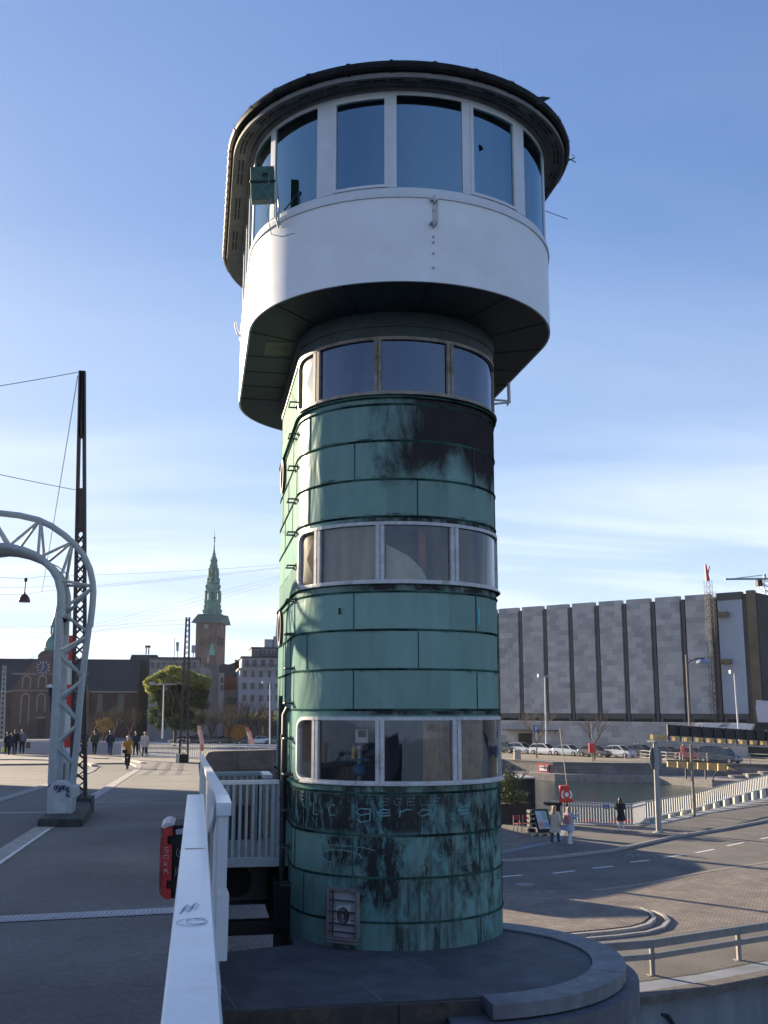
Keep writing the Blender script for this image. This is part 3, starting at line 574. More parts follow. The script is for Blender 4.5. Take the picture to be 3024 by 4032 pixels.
# things standing inside the bottom room
cu=MB(); cols=[]
for i in range(60):
    t=5+i*.9; cols.append([cyl(t,z,SR-.20+.035*math.sin(i*.9+z*1.5)-.05*(z<1.0)*math.sin(i*.35)) for z in (.5,.8,1.1,1.4,1.62)])
cu.loft(cols,closed=False); tag(cu.build('curtain',mat('brown_curtain',(.46,.28,.11),.8,var=.3,scale=6),smooth=True),'brown draped curtain behind right panes of lowest tower window','curtain')
po=MB(); a=aty(*[1050+620*.6028,2250+1075*.6028],14.45); po.box(a.x-.085,a.x+.085,14.45,14.46,a.z-.09,a.z+.09); po.box(a.x-.05,a.x+.06,14.444,14.449,a.z-.02,a.z+.08,1); tag(po.build('poster',[mat('poster_white',(.75,.75,.75),.6),black]),'small white poster behind left pane of lowest tower window','poster')
gs=MB(); a=aty(*[1050+605*.6028,2250+1290*.6028],14.6); gs.tube([a+Vector((0,0,-.2)),a+Vector((0,0,.24))],.035,10); gs.lathe([(.03,.25),(.04,.26),(.04,.31),(0,.31)],a,12); gs.lathe([(0,-.10),(.09,-.07),(.09,.03),(.03,.08)],a,16,1); gs.box(a.x-.17,a.x+.14,a.y-.05,a.y+.05,a.z+.11,a.z+.135,1)
tag(gs.build('lamp_stand',[steel,mat('blue_plastic',(.03,.16,.30),.5)],smooth=True),'steel and blue stand inside lowest tower window','stand')
bt=MB(); bt.lathe([(0,0),(.03,0),(.03,.12),(.012,.15),(.012,.18),(0,.18)],a+Vector((-.08,.0,.136)),12); tag(bt.build('bottle',mat('yellow_bottle',(.55,.32,.05),.4),smooth=True),'yellow bottle on blue shelf inside lowest tower window','bottle')
oc=MB()
oc.loft([[cyl(4+i*1.0,z,SR-.25+.02*math.sin(i*1.3)) for z in (3.3,4.3)] for i in range(6)],closed=False); tag(oc.build('curtain',mat('orange_curtain',(.40,.12,.05),.8)),'narrow orange curtain behind middle pane of middle tower window','curtain')

rbm=MB(); rbm.loft([[cyl(-55+i*2.1,z,SR-.085) for i in range(17)] for z in (3.42,4.24)],closed=False); tag(rbm.build('pane_backing',mat('tan_backing',(.42,.35,.25),.8,var=.12,scale=1.5,alt=(.30,.26,.2)),smooth=True),'tan sheet added behind left pane of middle tower window to brighten it','blind')  # added backing sheet that brightens the pane from inside
cbm=MB(); bp_=[(-16,3.44),(8,3.44),(4,3.62),(-3,3.78),(-16,3.95)]; cbm.add([cyl(t,z,SR-.11) for t,z in bp_]+[cyl(-4,3.6,SR-.11)],[(k,(k+1)%5,5) for k in range(5)]); tag(cbm.build('sun_patch',mat('sun_patch_pale',(.62,.60,.55),.7)),'pale curved sheet standing in for sunlight behind middle pane of middle window','board')  # pale shape painted for the sunlit curve inside the room
# ================================================================ SETTING
G=-4.65; WZ=-6.75
sett=brickmat('sett_paving',(.29,.235,.185),(.20,.165,.135),(.09,.08,.07),.22,.13,'xy',ms=.014,bump=.012,noise=.25)
water=bpy.data.materials.new('water'); water.use_nodes=True; b=water.node_tree.nodes['Principled BSDF']; b.inputs['Base Color'].default_value=(.022,.045,.042,1); b.inputs['Roughness'].default_value=.12
nn=N(water.node_tree,'ShaderNodeTexNoise'); nn.inputs['Scale'].default_value=1.6; nn.inputs['Detail'].default_value=5; g_=N(water.node_tree,'ShaderNodeNewGeometry'); water.node_tree.links.new(g_.outputs['Position'],nn.inputs[0])
bp=N(water.node_tree,'ShaderNodeBump'); bp.inputs['Distance'].default_value=.12; water.node_tree.links.new(nn.outputs[0],bp.inputs['Height']); water.node_tree.links.new(bp.outputs[0],b.inputs['Normal'])
m=MB(); m.add([(-900,-300,WZ),(900,-300,WZ),(900,160,WZ),(-900,160,WZ)],[(0,1,2,3)]); struct(m.build('water',water))
stonew=brickmat('quay_stone',(.23,.215,.20),(.165,.155,.15),(.08,.075,.07),1.1,.5,'xz',noise=.3)
quayw=mat('quay_concrete',(.23,.25,.28),.9,var=.2,scale=.9,alt=(.15,.165,.19),altf=(.5,.7),streak=True)
# near quay
nq=[(-200,24.1),(10.2,24.1),(12.06,24.7),(14.1,25.5),(60,41),(140,72),(200,96),(140,132),(60,92),(41.17,72.84),(30.68,63.06),(25.2,57.7),(20.3,58.7),(18,68),(-10,72),(-200,72)]
m=MB(); m.prism(nq,-9,G); struct(m.build('quay',[quayw]))
m=MB(); m.prism([(-200,24.1),(10.2,24.1),(12.06,24.7),(14.1,25.5),(60,41),(140,72),(142,70),(60,40.5),(14.1,25.02),(12.1,24.25),(10.2,23.7),(-200,23.7)],G-.16,G+.012); struct(m.build('quay_coping',mat('coping_tan',(.15,.135,.115),.9,var=.25,scale=5,alt=(.09,.08,.075))))
# far quay behind the canal
fq=[(-300,112),(-30,112),(20,134),(34,132.5),(38.3,131.1),(42.2,123.5),(48.2,120.2),(52,118.6),(57,117),(64.3,113.2),(75,106),(140,132),(200,96),(400,96),(1500,300),(3000,3000),(-3000,3000),(-1500,300)]
m=MB(); m.prism(fq,-9,G); struct(m.build('far_quay',[stonew]))
m=MB(); edge=[(-30,112),(20,134),(34,132.5),(38.3,131.1),(42.2,123.5),(48.2,120.2),(52,118.6),(57,117),(64.3,113.2)]
m.prism(edge+[(x+.5,y+1.2) for x,y in edge[::-1]],G-.3,G+.02); struct(m.build('far_quay_coping',kerbm))
led=[(32,131),(37.6,129.4),(41.8,121.8),(47.9,118),(51.8,116),(54.9,108.5),(57.5,107),(61,109.5),(64,112.8),(57,117),(48.2,120.4),(42.2,123.6),(38.3,131.2)]
m=MB(); m.prism(led,-9,-5.95); struct(m.build('quay_ledge',concrete))
stp=MB()
for k in range(5): stp.box(57.5+k*1.3,66,112-k*.9+.0,113.2-k*.9,-9,-5.9+.24*k)
struct(stp.build('quay_steps',concrete))
# asphalt over the quay, street over the far quay
def sheet(name,poly,z,mt): 
    m=MB(); m.add([(x,y,z) for x,y in poly],[tuple(range(len(poly)))]); return struct(m.build(name,mt))
road_n=[(-60,38.3),(10,38.3),(14.07,37.1),(16.96,38.47),(20.0,40.47),(23.8,42.43),(60,62),(120,90),(96,108),(60,91),(41.5,71.8),(31,62),(25.3,56.6),(20.5,57.6),(17.5,50.5),(10,44),(-60,44)]
sheet('road',road_n,G+.004,asphalt)
sheet('cobbled_pavement',[(-60,24.9),(10.3,24.9),(12.2,25.4),(14.1,26.2),(60,42),(120,66),(115,87.7),(60,61.7),(23.8,42.4),(20.0,40.44),(16.96,38.44),(14.07,37.07),(10,38.25),(-60,38.25)],G+.004,sett)
sheet('cycle_road',[(10.4,24.95),(12.2,25.45),(14.1,26.25),(60,42.1),(60,46.2),(17.3,31.0),(14.9,30.3),(13.0,29.6),(10.0,29.0)],G+.008,asphalt)
sheet('quay_pavement',[(-30,44.4),(9.9,44.4),(17.3,51),(20.2,58.2),(17.9,67.5),(-30,70)],G+.008,sett)
# dashed lane line, manhole, cycle symbol
da=MB()
pl=[(13.92,41.1),(14.98,41.58),(15.93,42.1),(16.97,42.49),(18.11,43.42),(19.14,43.86),(20.06,44.49),(21.32,45.14),(22.15,45.67),(23.5,46.61),(24.68,47.64),(26.11,48.68),(27.6,49.8),(29.3,51),(11.6,40.6),(12.6,40.9)]
for i in range(0,len(pl),2):
    a,b_=Vector(pl[i]+(0,)),Vector(pl[i+1]+(0,)); d=(b_-a).normalized(); n_=Vector((-d.y,d.x,0))*.085
    da.add([(p.x,p.y,G+.010) for p in (a-n_,b_-n_,b_+n_,a+n_)],[(0,1,2,3)])
struct(da.build('lane_marking',linem))
cy=MB()
for q in (0,1):
    c=Vector((18.55+q*.95,45.1-q*.12,G+.012)); cy.tube([c+Vector((.38*math.cos(R(a)),.38*math.sin(R(a)),0)) for a in range(0,361,24)],.02,4)
cy.tube([(18.55,45.1,G+.012),(18.95,45.6,G+.012),(19.4,45.5,G+.012),(19.5,44.98,G+.012)],.02,4); cy.tube([(18.95,45.6,G+.012),(19.0,45.05,G+.012),(19.4,45.5,G+.012)],.02,4)
struct(cy.build('cycle_marking',mat('faded_line',(.30,.29,.27),.8,var=.3,scale=9)))
mh=MB(); mh.lathe([(.36,0),(.36,.006),(0,.008)],(12.05,38.8,G+.004),24); tag(mh.build('manhole_cover',mat('iron_cover',(.16,.16,.16),.6)),'round pale manhole cover in shaded road right of tower','manhole cover')
# raised cobbled island with a double kerb, and road kerbs
isl=[(-4,29.0),(8,29.55),(11.6,30.2),(12.6,30.5),(13.2,30.95),(13.75,31.7),(14.0,32.5),(14.05,33.2),(13.6,34.0),(12.6,34.9),(8,35.5),(-4,35.7)]
m=MB(); m.prism(isl,G,G+.13); struct(m.build('traffic_island',sett))
isk=[(-4,28.76),(8,29.28),(11.72,29.95),(12.68,30.26),(13.34,30.74),(13.9,31.52),(14.16,32.36),(14.22,33.2),(14.08,33.5)]
m=MB(); o_=[(-4,28.9),(8,29.42),(11.65,30.08),(12.6,30.38),(13.25,30.85),(13.8,31.6),(14.06,32.4),(14.12,33.2),(14.0,33.5)]
m.prism(isk+o_[::-1],G,G+.12); struct(m.build('island_kerb',kerbm))
m=MB(); isc=[(-4,28.40),(8,28.92),(11.9,29.62),(12.95,29.95),(13.7,30.5),(14.3,31.4),(14.52,32.3),(14.5,33.0)]; isd=[(-4,28.50),(8,29.02),(11.86,29.72),(12.9,30.05),(13.6,30.6),(14.19,31.46),(14.42,32.32),(14.40,33.0)]; m.prism(isc+isd[::-1],G,G+.07); struct(m.build('outer_kerb',kerbm))
def strip(name,pts,wd,z0,z1,mt):
    m=MB(); P=[Vector(p+(0,)) for p in pts]; L_,R_=[],[]
    for i,p in enumerate(P):
        d=(P[min(i+1,len(P)-1)]-P[max(i-1,0)]).normalized(); n_=Vector((-d.y,d.x,0))*wd/2; L_.append(p+n_); R_.append(p-n_)
    m.prism([(p.x,p.y) for p in R_+L_[::-1]],z0,z1); return struct(m.build(name,mt))
strip('road_kerb',[(9,43.6),(15,44.9),(18.82,46.84),(23.43,50.87),(27.78,53.9),(34,58.7),(45,68)],.14,G,G+.11,kerbm)
strip('road_gutter',[(14.07,37.1),(16.96,38.47),(20.0,40.47),(23.8,42.43),(40,51)],.22,G+.002,G+.014,mat('gutter_sand',(.27,.235,.19),.9))
# far street surface
sheet('far_street',[(36,134),(44,126),(49.5,122.4),(66,114.5),(76,109),(112,110),(60,150),(46,168),(30,190),(14,178)],G+.004,mat('sunlit_asphalt',(.23,.195,.15),.9,var=.15,scale=1))  # asphalt lightened and warmed, sunlight put into its colour
sheet('left_street',[(-140,150),(26,140),(26,196),(-140,240)],G+.004,mat('pale_street',(.24,.22,.20),.9,var=.2,scale=.4))
# ---------------------------------------------------------------- bridge deck
XE=.20
def kx(Y):    # kerb between the footway and the road
    t=[(-20,-2.35),(14,-2.35),(27,-2.62),(36.6,-2.72),(49.8,-2.93),(62,-3.08),(69,-3.25),(72,-3.9)]
    for (a,b_),(c,d) in zip(t,t[1:]):
        if Y<=c: return b_+(d-b_)*(Y-a)/(c-a)
    return t[-1][1]
YS=[-20,0,4,7.5,9.75,9.82,10.13,10.2,14,20,27,36.6,44,49.8,56,60,63.75,68,72]
def ribbon(name,fx0,fx1,zo0,zo1,mt,ys=YS,top=True):
    m=MB(); V=[];n=len(ys)
    for Y in ys:
        z=zdeck(Y); V+=[(fx0(Y),Y,z+zo0),(fx1(Y),Y,z+zo0),(fx1(Y),Y,z+zo1),(fx0(Y),Y,z+zo1)]
    Fs=[]
    for i in range(n-1):
        for k in range(4): Fs.append((i*4+k,i*4+(k+1)%4,(i+1)*4+(k+1)%4,(i+1)*4+k))
    m.add(V,Fs+[(3,2,1,0),(4*n-4,4*n-3,4*n-2,4*n-1)]); return m.build(name,mt)
struct(ribbon('bridge_road',lambda Y:-24,lambda Y:kx(Y)-.34,-.9,-.10,asphalt))
struct(ribbon('footway',lambda Y:kx(Y)+.002,lambda Y:XE if Y<34 else XE+.02,-.9,0,walk))
struct(ribbon('kerb_stones',lambda Y:kx(Y)-.338,lambda Y:kx(Y),-.9,.012,mat('kerb_pale',(.36,.33,.30),.8,var=.25,scale=7)))
struct(ribbon('cycle_path',lambda Y:kx(Y)-2.55,lambda Y:kx(Y)-.345,-.095,-.088,mat('cycle_asphalt',(.13,.122,.115),.9,var=.2,scale=20,bump=.003)))
struct(ribbon('lane_kerb',lambda Y:kx(Y)-3.0,lambda Y:kx(Y)-2.6,-.098,-.06,mat('kerb_pale2',(.27,.25,.235),.85,var=.2,scale=6)))
struct(ribbon('edge_line',lambda Y:kx(Y)-.06,lambda Y:kx(Y)-.01,.013,.017,linem,ys=[8,10,14,17,20]))
struct(ribbon('deck_girder',lambda Y:-24,lambda Y:.02,-2.3,-.905,dark,ys=[-20,0,7.5,20,34,60,70]))
jm=MB(); a,b_,c,d=[onz(*z3(x,y),-.06) for x,y in ((0,1018),(940,962),(940,925),(0,980))]
zj=lambda p:(p.x,p.y,zdeck(p.y)+.006)
e0=Vector((-2.35,9.71,0)); e1=Vector((.18,10.02,0)); wv=Vector((0,.36,0))
jm.add([zj(e0),zj(e1),zj(e1+wv),zj(e0+wv)],[(0,1,2,3)])
for k in range(64):
    p=e0+(e1-e0)*(k/64)+Vector((.006,.02,0)); q=p+Vector((.016,.30,0)); jm.hexa([zj(p),zj(p+Vector((.018,0,0))),zj(q+Vector((.018,0,0))),zj(q)]+[(v[0],v[1],v[2]+.006) for v in (zj(p),zj(p+Vector((.018,0,0))),zj(q+Vector((.018,0,0))),zj(q))])
struct(jm.build('expansion_joint',mat('joint_steel',(.34,.35,.37),.5,var=.15,scale=20)))
for Y,w_ in ((28.6,.05),(44,.06)):
    m=MB(); m.add([(kx(Y)+.02,Y,zdeck(Y)+.006),(XE-.02,Y-.35,zdeck(Y)+.016),(XE-.02,Y-.35+w_,zdeck(Y)+.016),(kx(Y)+.02,Y+w_,zdeck(Y)+.006)],[(0,1,2,3)]); struct(m.build('paving_joint',kerbm))
m=MB(); Y=26.5; m.add([(-8,Y,zdeck(Y)-.084),(kx(Y)-.4,Y,zdeck(Y)-.084),(kx(Y)-.4,Y+.09,zdeck(Y)-.084),(-8,Y+.09,zdeck(Y)-.084)],[(0,1,2,3)]); struct(m.build('cross_line',linem))
tj=MB()
for (a,b_) in (((865,140),(780,215)),((930,140),(875,215)),((990,140),(965,215))):
    A=onz(*z3(*a),-1.8); B=onz(*z3(*b_),-1.5); 
    n_=8; pts=[A.lerp(B,k/n_) for k in range(n_+1)]
    tj.add([(p.x+s_*.14,p.y,zdeck(p.y)+.006) for p in pts for s_ in (-1,1)],[(2*k,2*k+1,2*k+3,2*k+2) for k in range(n_)])
struct(tj.build('tar_joint',mat('tar',(.07,.065,.065),.8)))
# plateau at the city end, widening behind the tower
m=MB(); m.prism([(-60,72.02),(-24.01,72.02),(kx(72),72.02),(XE+.02,72.02),(7.4,72.02),(4.3,76.3),(-1,77.9),(-4.0,82.4),(-5.6,84.6),(-8.2,87.8),(-14.6,90.6),(-60,97)],-9,PZ); struct(m.build('plaza',[mat('plaza_paving',(.25,.215,.18),.9,var=.15,scale=2)]))
m=MB(); m.prism([(XE+.03,46.85),(3.5,46.85),(5.6,47.5),(8.6,49.8),(11.5,52.4),(12.1,54.5),(10.9,60),(7.9,66),(7.4,72.0),(XE+.03,72.0)],-9,-2.1); struct(m.build('approach_ramp',concrete))
for nm,pts,wd,hh in (('island_edge',((0,128),(120,127),(250,130),(380,138),(470,148),(515,158)),.4,.12),('corner_kerb',((515,120),(600,122),(680,128),(740,136),(780,146)),.35,.10)):
    kc=[onz(*z3(x,y),PZ) for x,y in pts]; m=MB()
    for a,b_ in zip(kc,kc[1:]): m.bar((a.x,a.y,zdeck(a.y)+.02),(b_.x,b_.y,zdeck(b_.y)+.02),wd,hh)
    struct(m.build(nm,mat('kerb_bright',(.5,.44,.35),.8)))
# ================================================================ PIER
pr=thing('bridge_pier','grey stone bridge pier with rounded stepped coping under the tower','pier',(3.1,13.6,WZ))
PCX,PCY=3.1,13.6
slabm=mat('pier_slab',(.10,.10,.105),.75,var=.25,scale=2.2,bump=.003,alt=(.05,.052,.057),altf=(.5,.7))
def circ(r,a0,a1,n,cx=PCX,cy=PCY): return [(cx+r*math.cos(R(a0+(a1-a0)*k/n)),cy+r*math.sin(R(a0+(a1-a0)*k/n))) for k in range(n+1)]
m=MB(); m.prism([(-1.6,11.62),(PCX,11.74)]+circ(1.865,-88,70,26)+[(3.4,16.2),(1.39,16.2),(1.36,14.62),(.4,14.33),(-1.6,14.2)],-1.55,-1.35); part(m,'pier_slab',slabm,pr)
m=MB(); 
for k,(a,b_) in enumerate(((0.9,PCX-.9),(PCX-.9,PCX))): m.box(a-2.3*(k==0),b_-.012,11.60,11.66,-1.62,-1.352)
part(m,'slab_edge',mat('rusty_edge',(.10,.075,.055),.85,var=.4,scale=6,alt=(.05,.05,.05),altf=(.45,.6)),pr)
cop=MB()
for a0,a1 in ((-89,-33),(-32.4,28),(28.6,80)):
    o=circ(2.27,a0,a1,18); i_=circ(1.87,a0,a1,18); cop.prism(o+i_[::-1],-1.48,-1.325)
part(cop,'coping_stone',mat('coping_blue',(.19,.195,.205),.6,var=.22,scale=4,bump=.003,alt=(.095,.10,.11),altf=(.5,.7)),pr,bev=.008)
m=MB(); m.prism(circ(2.42,-100,90,32)+[(PCX,14.8)],-1.75,-1.50); part(m,'lower_step',mat('step_grey',(.12,.125,.135),.7,var=.2,scale=4),pr)
m=MB(); m.prism(circ(2.36,0,360,48)[:-1],-9,-1.752); part(m,'pier_drum',mat('drum_grey',(.15,.15,.155),.8,var=.25,scale=2,streak=True),pr,smooth=True)
m=MB(); m.prism([(-1.6,12.3),(2.2,12.3),(2.2,14.3),(-1.6,14.2)],-9,-1.552); m.prism([(p[0],p[1]) for p in stad(1.5,15.6,18.9,16)],-9,-1.36); part(m,'pier_body',mat('drum_grey',(.15,.15,.155),.8),pr)
sl=MB()
for a,b_ in (((2.05,11.76),(1.9,12.6)),((3.9,12.05),(3.62,13.0)),((.5,11.7),(.35,12.9)),((2.9,12.95),(2.55,13.95)),((4.3,13.0),(4.95,13.2))): sl.bar((a[0],a[1],-1.349),(b_[0],b_[1],-1.349),.012,.004)
part(sl,'slab_joint',mat('joint_pale',(.2,.2,.21),.8),pr)
ledge=MB(); ledge.prism([(-1.6,10.9),(PCX-.3,11.1),(PCX-.1,11.6),(-1.6,11.58)],-2.2,-1.75); part(ledge,'lower_ledge',slabm,pr)
# quay-edge guard rail, drain hook
gd=thing('guard_rail','low steel guard rail along the sunlit quay edge','guard rail',(11,25.3,G))
ga=Vector((7.6,24.75,0)); gb_=Vector((24,30.0,0)); gdv=(gb_-ga).normalized(); off=Vector((-gdv.y,gdv.x,0))*.25
pa=[Vector((11.07,25.42,0)),Vector((13.91,26.5,0)),Vector((16.9,27.6,0)),Vector((8.2,24.9,0))]
pv=[Vector((6.5,24.85,0)),Vector((11.07,25.42,0)),Vector((13.91,26.5,0)),Vector((19.5,28.6,0)),Vector((40,36.3,0))]
for hh,nm in ((.74,'top_rail'),(.45,'lower_rail')):
    m=MB(); 
    for a,b_ in zip(pv,pv[1:]): m.bar(a+Vector((0,0,G+hh)),b_+Vector((0,0,G+hh)),.10,.19 if nm=='top_rail' else .13)
    part(m,nm,mat('rail_galv',(.20,.205,.21),.5,metal=.3,var=.15),gd)
for p in pa: m=MB(); m.box(p.x-.05,p.x+.05,p.y+.0,p.y+.09,G,G+.82); m.box(p.x-.12,p.x+.12,p.y-.05,p.y+.15,G,G+.02); part(m,'rail_post',concrete,gd)
m=MB(); a=onz(*z8(1015,1095),-5.7); a=aty(*z8(1015,1095),24.3); m.tube([a+Vector((0,.6,0)),a,a+Vector((.25,-.05,-.05)),a+Vector((.5,-.05,-.45)),a+Vector((.5,-.02,-1))],.05,8); tag(m.build('drain_pipe',dark),'dark bent drain pipe on grey quay wall','pipe')
# ================================================================ RAILINGS
nr=thing('bridge_railing','pale flat topped bridge railing running under the camera','railing',(0,2,0))
m=MB(); m.hexa([(-.052,-4,1.075),(.068,-4,1.075),(.064,7.36,1.075),(-.045,7.36,1.075),(-.052,-4,1.15),(.068,-4,1.15),(.064,7.36,1.15),(-.045,7.36,1.15)]); ho=part(m,'handrail',railm,nr,bev=.006)
m=MB()
for k in range(5): a=2.9+k*.006; m.tube([(-.03+.012*j+.002*k,3.15+.02*k+.05*(j%2)+.012*j,1.152) for j in range(5)],.0007,3)
m.tube([(.005+.042*math.cos(R(a)),3.03+.045*math.sin(R(a)),1.152) for a in range(0,361,30)],.0009,3); m.tube([(.02+.03*math.cos(R(a)),3.04+.04*math.sin(R(a)),1.152) for a in range(40,321,30)],.0009,3)
sub(m,'graffiti',mat('pencil',(.34,.35,.37),.8),ho,nr)
m=MB(); m.box(-.03,.05,4.55,4.575,1.150,1.1515); sub(m,'bare_patch',mat('bare_tan',(.5,.38,.25),.7),ho,nr)
m=MB(); m.box(-.018,.03,-4,7.3,.10,.15)
for k in range(112):
    y=-3.9+k*.1; m.box(-.008,.018,y,y+.02,.15,1.075)
part(m,'baluster_panel',greyp,nr)
for y in (-3,-1,1,3,5,7.2): m=MB(); m.box(-.022,.034,y-.04,y+.04,0.002,1.075); part(m,'post',greyp,nr)
m=MB(); m.tube([(.11,6.9,-.2),(.11,6.9,.95),(.13,7.2,.99),(.15,8.2,.99)],.018,8); m.tube([(.13,6.75,-.1),(.12,5.6,.2),(.12,4.6,.2)],.012,6); part(m,'conduit',steel,nr,smooth=True)
fr=thing('far_railing','white railing sloping away beside the tower with wide end post','railing',(.2,6.6,0))
def zr(Y): return 1.155-.032*max(0,Y-7.2)
m=MB(); ys=[6.62,7.2,12,20,28,34.2]
V=[]; 
for Y in ys: z=zr(Y); x0,x1=.135,.225; V+=[(x0,Y,z-.075),(x1,Y,z-.075),(x1,Y,z),(x0,Y,z)]
m.add(V,[(i*4+k,i*4+(k+1)%4,(i+1)*4+(k+1)%4,(i+1)*4+k) for i in range(len(ys)-1) for k in range(4)]+[(3,2,1,0),(20,21,22,23)]); part(m,'handrail',railm,fr)
m=MB(); m.box(.145,.208,6.64,6.74,.65,1.08); m.hexa([(.15,6.63,.25),(.222,6.63,.25),(.222,6.76,.25),(.15,6.76,.25),(.15,6.63,.62),(.225,6.63,.62),(.225,6.76,.62),(.15,6.76,.62)]); m.hexa([(.15,6.635,.62),(.223,6.635,.62),(.223,6.755,.62),(.15,6.755,.62),(.147,6.64,.66),(.207,6.64,.66),(.207,6.74,.66),(.147,6.74,.66)]); part(m,'end_post',winw,fr,bev=.003)
m=MB(); m.box(.10,.16,6.70,6.9,-.1,.35); part(m,'bracket',greyp,fr)
m=MB()
y=6.95
while y<34: z=zr(y); m.box(.163,.187,y,y+.035,zdeck(y)+.08,z-.076); y+=.12
for a,b_ in zip(ys,ys[1:]): m.bar((.175,a+.1,zdeck(a)+.06),(.175,b_,zdeck(b_)+.06),.04,.04)
part(m,'baluster_panel',winw,fr)
for Y in (9.5,13,17,21,25,29,33.8): m=MB(); m.box(.150,.200,Y,Y+.08,zdeck(Y)-.1,zr(Y)-.076); part(m,'post',winw,fr)
# red lifebuoy cabinet hung on the railing
Yc=6.95
lb=thing('lifebuoy_cabinet','red and black lifebuoy cabinet with scratched letters hung on bridge railing','lifebuoy cabinet',(-.17,Yc,.38))
Qk=lambda x,y,Y:aty(600+x*.1808,3200+y*.1808,Y)
def qext(pts,Y0,dep,name,mt,parent,**k):
    m=MB(); m.extr([Qk(x,y,Y0) for x,y in pts],(0,dep,0)); return part(m,name,mt,parent,**k)
cov=qext([(250,350),(440,300),(440,500),(325,510),(325,690),(430,695),(410,1475),(305,1480),(300,1655),(405,1660),(400,1880),(300,1890),(205,1820),(215,1500),(240,900)],Yc,.42,'red_cover',redp,lb)
qext([(190,310),(250,352),(240,900),(215,1500),(205,1822),(150,1750),(145,1500),(160,900)],Yc+.02,.40,'side_cover',mat('red_worn',(.36,.05,.055),.55,var=.35,scale=14,alt=(.45,.28,.28),altf=(.55,.7)),lb)
qext([(192,308),(290,225),(380,215),(485,265),(440,282),(330,310),(248,352)],Yc-.005,.40,'lid',mat('lid_pink',(.62,.50,.52),.5),lb)
qext([(325,285),(700,270),(560,1870),(300,1860)],Yc+.03,.38,'back_box',black,lb)
qext([(505,370),(680,340),(670,465),(515,480)],Yc+.02,.01,'name_plate',mat('plate',(.45,.48,.50),.5),lb)
gm=MB(); G2=lambda x,y:Qk(x,y,Yc-.004)
for st in ([(350,760),(270,760),(260,790),(350,830),(340,860),(265,855)],[(260,925),(250,990),(340,1005),(350,930),(262,925)],[(245,1060),(325,1165)],[(340,1080),(240,1150)],[(250,1310),(290,1200),(345,1325)],[(245,1235),(350,1300)],[(250,1290),(345,1235)]): gm.tube([G2(*p) for p in st],.0022,4)
sub(gm,'scratched_letters',mat('pale_scratch',(.55,.42,.42),.7),cov,lb)
gm=MB()
for st in ([(560,780),(520,840),(540,940),(590,960)],[(560,830),(600,830),(590,900)],[(490,1380),(510,1200),(555,1210),(545,1270),(510,1280),(545,1350)]): gm.tube([Qk(x,y,Yc+.018) for x,y in st],.002,4)
part(gm,'paint_scribble',mat('grey_scribble',(.35,.36,.38),.8),lb)
# ================================================================ BALCONY between footway and tower
bc=thing('tower_balcony','grey railed steel balcony joining the footway to the tower','balcony',(.8,17,-.45))
Y0,Y1,X0,X1=16.05,18.15,.24,1.30; ZF=-.42
m=MB(); m.box(X0,X1,Y0,Y1,ZF-.04,ZF); part(m,'floor',mat('balcony_floor',(.22,.22,.20),.8,var=.2,scale=8),bc)
m=MB(); m.box(X0,X1+.02,Y0-.06,Y0-.002,ZF-.13,ZF+.0); m.box(X1-.09,X1+.06,Y0-.05,Y0+.04,ZF+.003,ZF+.16); m.box(X1+.022,X1+.08,Y0-.06,Y1,ZF-.13,ZF); part(m,'fascia',greyp,bc)
for nm,(xa,xb,ya,yb) in (('near',(X0-.06,X1-.06,Y0-.03,Y0+.03)),('far',(X0-.06,X1-.12,Y1-.05,Y1+.02)),('side',(X1-.16,X1-.05,Y0+.2,Y1+.02))):
    if nm=='side': continue
    m=MB(); m.box(xa,xb,ya-.01,yb+.02,ZF+1.03,ZF+1.09); ro=part(m,'handrail',winw if nm=='near' else greyp,bc,bev=.004)
    m=MB(); x=X0+.02
    while x<xb-.02: m.box(x,x+.035,ya+.01,ya+.035,ZF,ZF+1.03); x+=.098
    sub(m,'baluster_panel',greyp,ro,bc)
m=MB(); m.box(X1-.22,X1-.08,Y0+1.15,Y1+.02,ZF+1.035,ZF+1.095); part(m,'side_handrail',railm,bc)
for (x,y) in ((X1-.17,Y0),(X1-.28,Y1-.04),(X1-.10,Y0+.01)): m=MB(); m.box(x,x+.055,y,y+.05,ZF,ZF+1.03); part(m,'post',greyp,bc)
ac=thing('air_conditioner','dark air conditioner unit hanging below the balcony','air conditioner',(.9,17,-1.2))
m=MB(); m.box(.45,1.22,16.95,17.3,-1.18,-.60); ao=part(m,'casing',mat('ac_grey',(.075,.078,.08),.6,var=.1),ac,bev=.01)
m=MB(); 
for rr in (.22,.18,.14,.10,.06): m.tube([(.68+rr*math.cos(R(a)),16.94,-.89+rr*math.sin(R(a))) for a in range(0,361,20)],.005,4)
part(m,'fan_guard',dark,ac)
m=MB(); m.lathe([(.235,0),(.235,.004),(0,.004)],(0,0,0),24); m.v=[(x+.68,16.944-z,y-.89) for x,y,z in m.v]; part(m,'fan_opening',black,ac)
m=MB(); m.box(.40,1.25,16.98,17.02,-1.24,-1.2); m.box(.40,1.25,17.2,17.24,-1.24,-1.2); part(m,'mount',dark,ac)
m=MB(); m.tube([(1.22,17.0,-.72),(1.30,16.9,-.78),(1.24,16.8,-.92),(1.32,16.6,-1.05)],.03,8); m.tube([(1.22,17,-.9),(1.27,16.8,-1.0),(1.25,16.6,-1.2)],.022,8); part(m,'hose',dark,ac,smooth=True)
m=MB(); m.box(-.6,1.3,15.9,16.1,-1.47,-1.28); tag(m.build('support_beam',black),'black steel beam below the balcony spanning to the tower','beam')
m=MB(); m.tube([(.78,24.5,G),(.78,24.5,G+1.55)],.07,8); m.box(-.6,3.2,24.4,24.55,G+1.5,G+1.62); tag(m.build('quay_barrier',concrete),'grey post and bar barrier on quay seen under the balcony','barrier')
